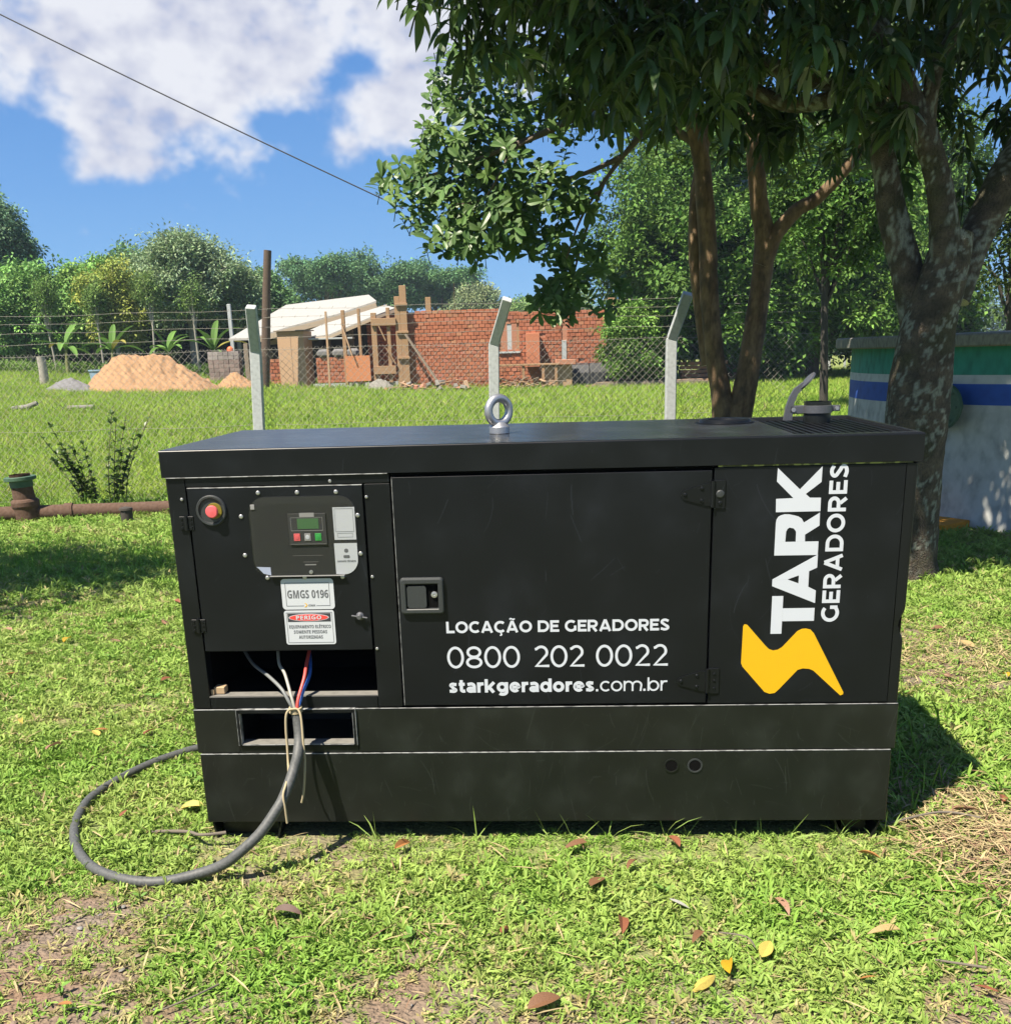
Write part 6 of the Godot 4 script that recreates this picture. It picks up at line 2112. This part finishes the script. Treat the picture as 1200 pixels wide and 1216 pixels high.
func make_mango() -> void:
	var o := Vector3(2.76, 0.0, -3.9)
	var t := thing("mango_tree", "large mango tree with lichen-spotted trunk and drooping dark leaves at right", "tree", o)
	var lich := FastNoiseLite.new()
	lich.seed = 44
	lich.frequency = 1.0
	lich.fractal_octaves = 4
	var big := FastNoiseLite.new()
	big.seed = 45
	big.frequency = 1.0
	big.fractal_octaves = 2
	var tint := func(p: Vector3) -> Color:
		var base := Color(0.07, 0.057, 0.045).lerp(Color(0.16, 0.128, 0.094), clampf(0.5 + 1.3 * lich.get_noise_3dv(p * 8.0), 0.0, 1.0))
		var moss := clampf(big.get_noise_3dv(p * 2.5 + Vector3(9, 1, 4)) * 2.0 - 0.1, 0.0, 0.6)
		base = base.lerp(Color(0.07, 0.075, 0.03), moss)
		var e := lich.get_noise_3dv(p * Vector3(20, 15, 20)) + 0.6 * big.get_noise_3dv(p * 4.0)
		var l := clampf((e - 0.2) * 9.0, 0.0, 1.0) * (0.9 if p.y > 0.2 else 0.3)
		return base.lerp(Color(0.37, 0.40, 0.345), l * 0.9)
	var m := mb()
	var path := smooth_path([Vector3(-0.13, -0.1, 0), Vector3(-0.13, 0.10, 0), Vector3(-0.13, 0.5, 0), Vector3(-0.13, 0.9, 0), Vector3(-0.12, 1.25, 0), Vector3(-0.10, 1.6, 0), Vector3(-0.04, 1.92, 0.02), Vector3(0.01, 2.15, 0.0)], 26)
	var rr := []
	var prof := [0.28, 0.215, 0.19, 0.195, 0.195, 0.165, 0.14, 0.11]
	for i in path.size():
		var u := float(i) / (path.size() - 1) * (prof.size() - 1)
		var k := mini(int(u), prof.size() - 2)
		rr.append(lerpf(prof[k], prof[k + 1], u - k))
	m.tube(path, rr, 84, true, 0.055, 7, tint)
	part(t, "trunk", m, mats.mango_bark)
	for q in [[[Vector3(-0.12, 1.45, -0.05), Vector3(-0.22, 1.9, -0.10), Vector3(-0.35, 2.3, -0.12), Vector3(-0.42, 2.58, -0.12), Vector3(-0.52, 2.95, -0.2), Vector3(-1.2, 3.2, -0.3), Vector3(-1.9, 3.5, -0.2)], [0.10, 0.10, 0.088, 0.075, 0.062, 0.05, 0.03]],
		[[Vector3(-0.03, 1.85, 0.05), Vector3(-0.10, 2.28, 0.06), Vector3(-0.18, 2.55, 0.05), Vector3(-0.30, 2.78, 0.05), Vector3(-0.50, 3.15, 0.05), Vector3(-0.68, 3.5, 0.0), Vector3(-0.8, 4.2, 0.0)], [0.12, 0.08, 0.074, 0.085, 0.075, 0.065, 0.04]],
		[[Vector3(-0.24, 2.68, 0.05), Vector3(-0.24, 2.92, 0.08), Vector3(-0.2, 3.1, 0.1), Vector3(0.0, 3.5, 0.2)], [0.06, 0.045, 0.042, 0.03]],
		[[Vector3(0.06, 1.75, -0.05), Vector3(0.18, 2.1, -0.1), Vector3(0.30, 2.38, -0.1), Vector3(0.48, 2.7, -0.1), Vector3(0.85, 3.2, -0.1), Vector3(1.5, 4.0, -0.2)], [0.10, 0.105, 0.108, 0.11, 0.10, 0.06]],
		[[Vector3(-0.75, 2.95, -0.2), Vector3(-1.0, 2.98, -0.4), Vector3(-1.45, 3.25, -0.6), Vector3(-2.2, 3.45, -0.5), Vector3(-3.0, 3.6, -0.3)], [0.05, 0.045, 0.04, 0.03, 0.015]]]:
		m = mb()
		limb(m, q[0], q[1], 28, 0.06, 9, tint)
		part(t, "limb", m, mats.mango_bark)
	# drooping leaves: whorls through the crown, the ones that show largest as leaves of their own
	rng.seed = 91
	var whorls := []
	for k in 3:
		whorls.append(whorl(11, 0, 0.175, 0.042, 1.4, -0.05, 95 + k, 5))
	var single := []
	for k in 4:
		var lm := mb()
		lm.leaf(Vector3.ZERO, Vector3(0, 0, 1), Vector3.UP, 0.18, 0.043, 0, 0.35 + 0.2 * k, 0.25, 7)
		single.append(lm.mesh())
	var tints := [Color(0.044, 0.083, 0.027), Color(0.06, 0.11, 0.029), Color(0.038, 0.072, 0.03), Color(0.10, 0.17, 0.04)]
	var shades := []
	for c in tints:
		shades.append(mat(c, 0.34, {"back": 0.5, "spec": 0.5}))
	# lower skin of the crown: [x, y, z, rx, ry, rz, whorls]
	var skin := [[-2.85, 3.578, 0.6, 0.5, 0.32, 0.5, 32], [-2.5, 3.389, 0.4, 0.6, 0.34, 0.6, 49], [-1.9, 3.162, 0.5, 0.6, 0.36, 0.6, 73], [-1.3, 3.421, 0.3, 0.6, 0.38, 0.7, 44], [-0.9, 3.182, 0.35, 0.5, 0.34, 0.6, 34], [-0.55, 2.995, 0.25, 0.3, 0.26, 0.35, 16], [-1.6, 3.876, 0.2, 1.2, 0.35, 0.9, 110], [-0.2, 3.357, 0.2, 0.8, 0.35, 0.9, 25], [0.35, 2.936, 0.45, 0.3, 0.34, 0.3, 7], [0.6, 3.163, -0.2, 0.5, 0.4, 0.8, 19], [1.0, 2.792, -0.4, 0.4, 0.5, 0.7, 17], [-2.6, 3.936, 0.2, 1.0, 0.4, 0.9, 107], [-0.4, 2.706, -0.35, 0.28, 0.28, 0.25, 3], [-1.0, 3.125, -0.8, 0.8, 0.3, 0.5, 41], [-2.0, 3.288, -0.6, 0.9, 0.3, 0.6, 62], [0.1, 3.046, -1.0, 0.9, 0.4, 0.5, 29], [1.0, 2.804, -1.0, 0.8, 0.5, 0.5, 24]]
	var body := [[-2.4, 5.2, 1.5, 1.6, 0.55, 0.7, 330], [0.2, 5.3, 1.5, 1.8, 0.6, 0.7, 360], [-1.6, 4.9, -1.9, 1.4, 0.5, 0.8, 220], [-0.5, 4.5, -0.4, 2.6, 1.0, 1.6, 640], [1.8, 4.4, -0.6, 2.0, 1.2, 1.8, 480], [0.8, 4.0, -1.7, 2.0, 0.8, 1.1, 170], [-2.2, 4.4, -0.4, 1.2, 0.8, 1.2, 200]]
	var many := [[], []]
	var made := 0
	for q in skin:
		for k in q[6]:
			var p := in_lobe([Vector3(q[0], q[1], q[2]), Vector3(q[3], q[4], q[5])], 0.5)
			if made < 300 and k < 3 + q[6] / 26 and p.z > -0.2:
				# one whorl of single leaves
				var a0 := rnd(0, TAU)
				for j in 6:
					if made < 300:
						var s := MeshInstance3D.new()
						s.name = "leaf"
						s.mesh = single[(made * 7 + j) % 4]
						s.material_override = shades[3] if rng.randf() < 0.1 else shades[made % 3]
						s.transform = Transform3D((Basis(Vector3.UP, a0 + j * 2.4) * Basis(Vector3.RIGHT, rnd(0.1, 1.2))).scaled(Vector3.ONE * rnd(0.8, 1.2)), p)
						t.add_child(s, true)
						made += 1
			else:
				many[0].append(Transform3D(spin().scaled(Vector3.ONE * rnd(0.75, 1.3)), p))
				var g := rnd(0.75, 1.25) * (1.7 if rng.randf() < 0.06 else 1.0)
				many[1].append(Color(0.05 * g, 0.094 * g, 0.028 * g))
	for q in body:
		for k in q[6]:
			many[0].append(Transform3D(spin().scaled(Vector3.ONE * rnd(0.9, 1.4)), in_lobe([Vector3(q[0], q[1], q[2]), Vector3(q[3], q[4], q[5])], 0.45)))
			var g := rnd(0.75, 1.25)
			many[1].append(Color(0.05 * g, 0.094 * g, 0.028 * g))
	for k in 3:
		var sw := []
		var sc := []
		for i in range(k, many[0].size(), 3):
			sw.append(many[0][i])
			sc.append(many[1][i])
		copies(t, "crown", whorls[k], mats.leaf, sw, sc)


func make_shrub() -> void:
	rng.seed = 33
	var t := thing("weedy_shrub", "thin dark green shrub with upright shoots behind the rusty pipe", "shrub", Vector3(-4.45, 0.0, -8.45))
	var where := []
	var tints := []
	for k in 15:
		var a := rnd(-1.0, 1.0)
		var hh := rnd(0.45, 0.75) if k > 6 else rnd(0.8, 1.08)
		var top := Vector3(a * 0.62, hh, rnd(-0.15, 0.15))
		var p := smooth_path([Vector3(a * 0.22, -0.02, rnd(-0.05, 0.05)), Vector3(a * 0.32, hh * 0.4, 0.0), top], 6)
		var m := mb()
		m.tube(p, [0.006, 0.006, 0.006, 0.006, 0.005, 0.005, 0.005, 0.005, 0.004, 0.004, 0.004, 0.003, 0.002], 5)
		part(t, "stem", m, mats.stem)
		for j in int(hh * (64 if k < 7 else 165)):
			var u := rnd(0.15, 1.0)
			var q: Vector3 = p[int(u * (p.size() - 1))]
			where.append(Transform3D((Basis(Vector3.UP, rnd(0, TAU)) * Basis(Vector3.RIGHT, rnd(-0.9, 0.3))).scaled(Vector3.ONE * rnd(0.7, 1.3)), q))
			var g := rnd(0.7, 1.25)
			tints.append(Color(0.07 * g, 0.125 * g, 0.036 * g))
	var lm := mb()
	lm.leaf(Vector3.ZERO, Vector3(0, 0.25, 1), Vector3.UP, 0.066, 0.034, 2, 0.3, 0.2, 3)
	copies(t, "foliage", lm.mesh(), mats.leaf, where, tints)
	t = thing("dry_sapling", "thin leafless sapling twig rising behind the flange of the rusty pipe", "sapling", Vector3(-5.62, 0.0, -8.35))
	var m := mb()
	m.tube(smooth_path([Vector3(0.0, -0.02, 0), Vector3(0.02, 0.4, 0), Vector3(0.1, 0.75, 0), Vector3(0.22, 1.0, 0)], 5), fill(16, 0.007), 5)
	m.tube(smooth_path([Vector3(0.02, 0.45, 0), Vector3(-0.08, 0.62, 0), Vector3(-0.1, 0.72, 0.02)], 5), fill(11, 0.005), 5)
	part(t, "twig", m, mats.stem)
	m = mb()
	for k in 12:
		m.col = Color(0.06, 0.09, 0.03)
		m.leaf(Vector3(rnd(-0.1, 0.1), rnd(0.45, 0.75), rnd(-0.03, 0.03)), Vector3(rnd(-1, 1), rnd(-0.3, 0.8), rnd(-1, 1)).normalized(), Vector3.UP, 0.07, 0.03, 2, 0.3, 0.2, 3)
	part(t, "foliage", m, mats.leaf)


# ---------------------------------------------------------------- lawn and litter
func tuft(blades: int, hmin: float, hmax: float, width: float, spread: float, sd: int, bend: float) -> ArrayMesh:
	rng.seed = sd
	var m := mb()
	for k in blades:
		var a := rnd(0, TAU)
		var o := Vector3(rnd(-1, 1), 0, rnd(-1, 1)) * spread
		var lean := rnd(0.15, 1.6)
		var d := Vector3(cos(a) * lean, 1.0, sin(a) * lean).normalized()
		var g := rnd(0.8, 1.18)
		m.col = Color(g * rnd(0.92, 1.1), g, g * rnd(0.85, 1.1))
		m.leaf(o, d, Vector3.UP if absf(d.y) < 0.95 else Vector3.RIGHT, rnd(hmin, hmax), width * rnd(0.7, 1.25), 0, bend * rnd(0.4, 1.5), 0.3, 3)
	return m.mesh()


func make_lawn() -> void:
	var shapes := [tuft(19, 0.016, 0.046, 0.0082, 0.024, 401, 1.3), tuft(17, 0.018, 0.052, 0.0072, 0.026, 402, 1.1), tuft(20, 0.015, 0.04, 0.0092, 0.024, 403, 1.5)]
	rng.seed = 404
	var tone := FastNoiseLite.new()
	tone.seed = 8
	tone.frequency = 1.0
	tone.fractal_octaves = 3
	var where := [[], [], []]
	var tints := [[], [], []]
	var zones := [[-2.6, 2.6, 0.25, 1.45, 2700.0], [-3.4, 3.2, -1.2, 0.25, 2200.0], [-4.6, 4.2, -3.6, -1.2, 1200.0], [-7.6, 6.4, -8.8, -3.6, 520.0]]
	for q in zones:
		var n := int((q[1] - q[0]) * (q[3] - q[2]) * q[4])
		for i in n:
			var x := rnd(q[0], q[1])
			var z := rnd(q[2], q[3])
			if not in_view(x, 0.0, z):
				continue
			var gx := x * cos(-GEN_YAW) + z * sin(-GEN_YAW)
			var gz := -x * sin(-GEN_YAW) + z * cos(-GEN_YAW)
			if absf(gx) < 1.07 and gz < -0.03 and gz > -0.8:
				continue
			if z < -4.8 and Vector2(x - 5.95, z + 7.05).length() < 2.62:
				continue
			var b := bare(x, z)
			if rng.randf() < b * 0.68:
				continue
			var s := rnd(0.65, 1.15) * lerpf(1.0, 0.7, b)
			if z < -3.6:
				s *= 1.45 + 0.5 * maxf(0.0, tone.get_noise_2d(x * 1.5, z * 1.5)) + (0.9 if z < -7.9 else 0.0)
			elif absf(gx) < 1.1 and gz < 0.16 and gz > -0.9:
				s *= 0.62
			elif gx > 1.05 and gx < 1.75 and gz > -1.6 and gz < 0.0:
				s *= 1.4
			elif z < -1.2:
				s *= 1.15
			var k := rng.randi() % 3
			where[k].append(Transform3D(spin().scaled(Vector3(s, s * rnd(0.8, 1.25), s)), Vector3(x, 0.0, z)))
			var g := rnd(0.8, 1.2)
			var u := clampf(0.5 + 0.9 * tone.get_noise_2d(x * 1.2 + 7.0, z * 1.2) + rnd(-0.2, 0.2), 0.0, 1.0)
			var c := Color(0.20, 0.35, 0.058).lerp(Color(0.305, 0.405, 0.105), u)
			if rng.randf() < 0.05 + 0.30 * b:
				c = Color(0.38, 0.345, 0.16)
			tints[k].append(Color(c.r * g, c.g * g, c.b * g))
	var t := thing("lawn_grass", "short broad bladed green lawn grass all round the generator", "grass")
	t.set_meta("kind", "stuff")
	for k in 3:
		copies(t, "grass_tufts", shapes[k], mats.grass, where[k], tints[k])
	# tall blades along the foot of the generator
	rng.seed = 410
	var tall := tuft(5, 0.10, 0.19, 0.006, 0.012, 411, 0.7)
	var w2 := []
	var c2 := []
	for q in [-0.55, -0.22, 0.02, 0.1, 0.24, 0.36, 0.43, 0.62, 0.72, 0.78, 0.93, 1.0, 1.08]:
		w2.append(Transform3D(spin().scaled(Vector3.ONE * rnd(0.55, 0.95)), Vector3(q + rnd(-0.04, 0.04), 0.0, 0.045 + rnd(-0.03, 0.03))))
		c2.append(Color(0.25, 0.35, 0.09))
	for k in 46:
		var gx := rnd(1.1, 1.7)
		w2.append(Transform3D(spin().scaled(Vector3.ONE * rnd(0.7, 1.3)), Vector3(gx, 0.0, rnd(-1.6, -0.05))))
		c2.append(Color(0.16, 0.3, 0.04))
	for k in 300:
		w2.append(Transform3D(spin().scaled(Vector3.ONE * rnd(0.9, 1.7)), Vector3(rnd(-7.0, -2.0), 0.0, rnd(-8.75, -7.9))))
		c2.append(Color(0.13, 0.25, 0.04))
	for k in 500:
		var x := rnd(-5.5, -2.6)
		w2.append(Transform3D(spin().scaled(Vector3.ONE * rnd(0.6, 1.1)), Vector3(x, 0.0, rnd(-5.9, -4.5))))
		c2.append(Color(0.16, 0.33, 0.045))
	copies(t, "tall_blades", tall, mats.grass, w2, c2)
	# low broad leaved weeds among the blades
	var weed := whorl(8, 2, 0.042, 0.019, 0.5, 0.45, 415, 3)
	var w3 := []
	var c3 := []
	for k in 420:
		var x := rnd(-3.6, 3.2)
		var z := rnd(-3.6, 1.3)
		var q := Vector2(x, z).rotated(GEN_YAW)
		if not in_view(x, 0.0, z) or absf(q.x) < 1.12 and q.y < 0.03 and q.y > -0.86 or tone.get_noise_2d(x * 1.6 + 60.0, z * 1.6) < 0.0:
			continue
		w3.append(Transform3D(Basis(Vector3.UP, rnd(0, TAU)).scaled(Vector3.ONE * rnd(0.7, 1.4)), Vector3(x, 0.022, z)))
		var g := rnd(0.8, 1.2)
		c3.append(Color(0.15 * g, 0.29 * g, 0.06 * g))
	copies(t, "lawn_weeds", weed, mats.grass, w3, c3)
	# the field beyond the fence
	rng.seed = 420
	var fs := [tuft(26, 0.10, 0.26, 0.010, 0.10, 421, 0.9), tuft(22, 0.08, 0.22, 0.012, 0.12, 422, 1.1)]
	var fw := [[], []]
	var fc := [[], []]
	for q in [[-9.0, -16.0, 95.0, 1.0], [-16.0, -28.0, 42.0, 1.35], [-28.0, -44.0, 17.0, 1.9], [-44.0, -60.0, 8.0, 2.6]]:
		var reach := (3.1 - q[1] as float) * 0.56 + 2.0
		var n := int(reach * 2.0 * (q[0] - q[1]) * q[2])
		for i in n:
			var x := rnd(-reach, reach)
			var z := rnd(q[1], q[0])
			if not in_view(x, 0.0, z, 1.5):
				continue
			var s: float = q[3] * rnd(0.7, 1.25)
			var k := rng.randi() % 2
			if z < -30.0:
				s *= 0.75
			where_field(fw[k], x, z, s)
			var u := clampf(0.5 + 0.8 * tone.get_noise_2d(x * 0.35, z * 0.35 + 30.0) + rnd(-0.25, 0.25), 0.0, 1.0)
			var c := Color(0.195, 0.34, 0.04).lerp(Color(0.285, 0.39, 0.065), u)
			if rng.randf() < 0.06:
				c = Color(0.36, 0.34, 0.14)
			var g := rnd(0.8, 1.2)
			fc[k].append(Color(c.r * g, c.g * g, c.b * g))
	t = thing("field_grass", "taller yellow green grass of the field beyond the fence", "grass")
	t.set_meta("kind", "stuff")
	for k in 2:
		copies(t, "grass_tufts", fs[k], mats.grass, fw[k], fc[k])


func where_field(a: Array, x: float, z: float, s: float) -> void:
	a.append(Transform3D((Basis(Vector3.UP, rnd(0, TAU)) * Basis(Vector3.RIGHT, rnd(-0.25, 0.25))).scaled(Vector3(s, s * 0.8, s)), Vector3(x, gh(x, z), z)))


const FALLEN := [[-2.58, -2.64, "y", "at the far left, level with the cabinet's middle hinge"], [-2.65, -2.35, "t", "nearest the left edge above the big orange one"], [-2.29, -2.57, "p", "a step right of the bright yellow one at far left"], [-2.61, -2.02, "o", "at the left edge of the view, below the tan one"], [-2.30, -1.85, "t", "two steps left of the compartment, among green blades"], [-1.76, -1.81, "r", "close to the cabinet's left side, level with the open compartment"], [-2.23, -1.25, "Y", "alone at the left edge, level with the slot"], [-1.83, -1.05, "Y", "beside the ochre one, left of the slot"], [-1.83, -1.13, "o", "touching the pale yellow one"], [-1.60, -1.06, "r", "just above the cable, left of the slot"], [-1.95, -0.92, "p", "above the far bend of the cable"], [-1.21, -0.28, "Y", "long, at the tank corner inside the cable loop"], [-1.43, -0.23, "r", "small, in the middle of the cable loop"], [-2.14, -3.02, "b", "near the cabinet edge, below the danger plate"], [-3.04, -2.92, "p", "at the left edge, farther off than the bright yellow one"], [-2.22, -3.54, "r", "hard against the cabinet's left edge, farthest back"], [-0.73, 0.47, "d", "dark, on bare soil in front of the slot"], [-1.19, 0.88, "o", "small, on the reddish bare soil at bottom left"], [-0.12, 0.58, "r", "in front of the main door's middle, on green grass"], [0.10, 0.11, "b", "at the foot of the base tank under the phone number"], [0.41, 0.10, "r", "at the tank's foot below the two round holes"], [0.26, 0.24, "b", "curled, just in front of the tank left of the holes"], [0.15, 0.36, "b", "narrow, between the curled one and the red one"], [0.37, 0.47, "g", "pale grey and curled, in front of the holes"], [0.19, 0.59, "r", "flat, in the middle of the front lawn"], [-0.03, 0.93, "b", "long and curled, at the lower edge of the view"], [0.44, 0.79, "y", "bright, at bottom right of centre"], [0.54, 0.73, "Y", "pale, next to the bright yellow one at bottom right"], [0.36, 0.86, "Y", "pale, nearest the lower edge right of centre"], [0.87, 0.66, "t", "long, on the lawn below the right skid"], [0.98, 0.23, "o", "just in front of the right skid"], [0.64, 0.51, "p", "faded, between the holes and the right skid on the lawn"], [0.76, 0.87, "o", "small, at bottom right beside dry straw"], [1.03, 0.91, "r", "on the bare soil in the bottom right corner"], [0.38, 0.66, "b", "half buried, left of the bright yellow one"], [2.23, -2.34, "b", "in the sun right of the dented corner"], [2.21, -1.50, "y", "at the right edge of the view beside dry grass"], [2.24, -2.00, "t", "between the brown one and the yellow one on the right"], [1.96, -1.53, "p", "on the straw right of the cabinet's lower panel"], [1.40, -0.06, "b", "large and folded, at the tip of the cabinet's shadow"], [1.56, -0.15, "r", "at the right edge on straw, beyond the shadow tip"], [-0.44, 0.07, "o", "at the foot of the base tank right of the twine"], [-3.69, -5.74, "t", "on the shaded lawn before the rusty pipe"]]


func make_litter() -> void:
	rng.seed = 601
	var names := {"y": "bright yellow", "Y": "pale yellow", "t": "tan", "p": "pinkish brown", "o": "orange brown", "r": "reddish brown", "b": "brown", "d": "dark brown", "g": "grey"}
	var cols := {"y": Color(0.62, 0.38, 0.02), "Y": Color(0.58, 0.46, 0.10), "t": Color(0.46, 0.34, 0.15), "p": Color(0.36, 0.20, 0.13), "o": Color(0.42, 0.19, 0.06), "r": Color(0.28, 0.10, 0.05), "b": Color(0.24, 0.12, 0.06), "d": Color(0.10, 0.045, 0.03), "g": Color(0.42, 0.42, 0.38)}
	var lm := {}
	for k in cols:
		lm[k] = mat(cols[k], 0.6, {"back": 0.35, "tex": ntex(33, 0.06, [[0.0, 0.35], [0.5, 0.8], [1.0, 1.0]], 4), "scale": 9.0})
	var shapes := []
	for k in 5:
		var m := mb()
		m.leaf(Vector3(0, 0, -0.05), Vector3(rnd(-0.1, 0.1), 0.25, 1), Vector3.UP, 0.10, [0.044, 0.036, 0.05, 0.032, 0.05][k], [0, 0, 0, 0, 1][k], [0.5, 0.7, 0.15, 0.9, 0.4][k], [0.5, 0.8, 0.25, -0.6, 0.5][k], 9)
		shapes.append(m.mesh())
	for i in FALLEN.size():
		var q: Array = FALLEN[i]
		var o := MeshInstance3D.new()
		o.name = "fallen_leaf"
		o.mesh = shapes[i % 5]
		o.material_override = lm[q[2]]
		add_child(o, true)
		var s := rnd(0.6, 0.9)
		if q[3].begins_with("l"):
			s = 0.95
		if q[3].begins_with("s"):
			s = 0.42
		o.transform = Transform3D((Basis(Vector3.UP, rnd(0, TAU)) * Basis(Vector3.BACK, rnd(-0.5, 0.5))).scaled(Vector3.ONE * s), Vector3(q[0], 0.028, q[1]))
		meta(o, names[q[2]] + " fallen leaf " + q[3], "fallen leaf", "leaves fallen on the lawn")
	# straw and small dead stuff among the blades
	var m := mb()
	m.leaf(Vector3(0, 0, -0.04), Vector3(0.05, 0.12, 1), Vector3.UP, 0.09, 0.005, 0, 0.25, 0.2, 3)
	var straw := m.mesh()
	var where := []
	var tints := []
	for i in 5200:
		var x := rnd(-3.0, 3.0)
		var z := rnd(-3.4, 1.4)
		if i < 1500:
			x = 1.42 + rng.randfn(0.0, 0.16)
			z = 0.08 + rng.randfn(0.0, 0.22)
		elif i < 2300:
			x = 2.05 + rng.randfn(0.0, 0.35)
			z = -1.85 + rng.randfn(0.0, 0.35)
		var b := bare(x, z)
		if i >= 2300 and rng.randf() > 0.25 + b or not in_view(x, 0.0, z):
			continue
		var gx := x * cos(-GEN_YAW) + z * sin(-GEN_YAW)
		var gz := -x * sin(-GEN_YAW) + z * cos(-GEN_YAW)
		if absf(gx) < 1.09 and gz < 0.02 and gz > -0.83:
			continue
		where.append(Transform3D((Basis(Vector3.UP, rnd(0, TAU)) * Basis(Vector3.RIGHT, rnd(-0.25, 0.25))).scaled(Vector3.ONE * rnd(0.5, 1.3)), Vector3(x, 0.012 + rnd(0.0, 0.025), z)))
		var g := rnd(0.6, 1.2)
		tints.append(Color(0.43 * g, 0.345 * g, 0.18 * g) if rng.randf() < 0.75 else Color(0.25 * g, 0.15 * g, 0.09 * g))
	var st := copies(self, "dry_straw", straw, mats.litter, where, tints)
	meta(st, "dry straw and dead blades scattered in the lawn", "straw", "", "stuff")
	# pebbles and crumbs of soil on the bare patches
	m = mb()
	m.lathe([Vector2(0.0, -0.4), Vector2(0.75, -0.3), Vector2(1.0, 0.1), Vector2(0.6, 0.6), Vector2(0.0, 0.75)], 7)
	where = []
	tints = []
	for i in 6000:
		var x := rnd(-2.6, 2.6)
		var z := rnd(-2.6, 1.4)
		if rng.randf() > bare(x, z) * 1.2 - 0.25 or not in_view(x, 0.0, z):
			continue
		var r := 0.003 + 0.007 * pow(rng.randf(), 3.0)
		where.append(Transform3D(spin().scaled(Vector3(r, r * 0.7, r * rnd(0.7, 1.3))), Vector3(x, 0.004, z)))
		var g := rnd(0.6, 1.25)
		tints.append(Color(0.24 * g, 0.18 * g, 0.135 * g) if rng.randf() < 0.7 else Color(0.22 * g, 0.215 * g, 0.20 * g))
	st = copies(self, "soil_crumbs", m.mesh(), mats.litter, where, tints)
	meta(st, "crumbs of soil and small stones on the worn patches", "pebbles", "", "stuff")
	# twigs
	for q in [[[Vector3(-1.29, 0.02, -0.10), Vector3(-1.17, 0.025, -0.08), Vector3(-1.10, 0.05, 0.0), Vector3(-1.02, 0.05, -0.01)], 0.009, "bent grey root lying at the left corner of the base tank"], [[Vector3(-0.95, 0.02, 0.90), Vector3(-0.88, 0.03, 0.86), Vector3(-0.84, 0.02, 0.80)], 0.004, "thin dry twig on the soil at the bottom left"], [[Vector3(1.12, 0.03, 0.02), Vector3(1.3, 0.04, -0.03), Vector3(1.42, 0.03, 0.0)], 0.006, "dry stick from the right skid towards the large folded leaf"], [[Vector3(0.95, 0.03, 0.80), Vector3(1.06, 0.03, 0.84)], 0.005, "short straight stick on the soil at bottom right"], [[Vector3(0.44, 0.04, 0.66), Vector3(0.5, 0.05, 0.70), Vector3(0.52, 0.03, 0.72)], 0.003, "tiny dry stem beside the two yellow leaves at bottom right"]]:
		var p := smooth_path(q[0], 5)
		m = mb()
		m.tube(p, fill(p.size(), q[1] * 0.7), 6, true, 0.35, 7)
		var o := part(self, "twig", m, mats.twig)
		meta(o, q[2], "twig", "twigs on the lawn")
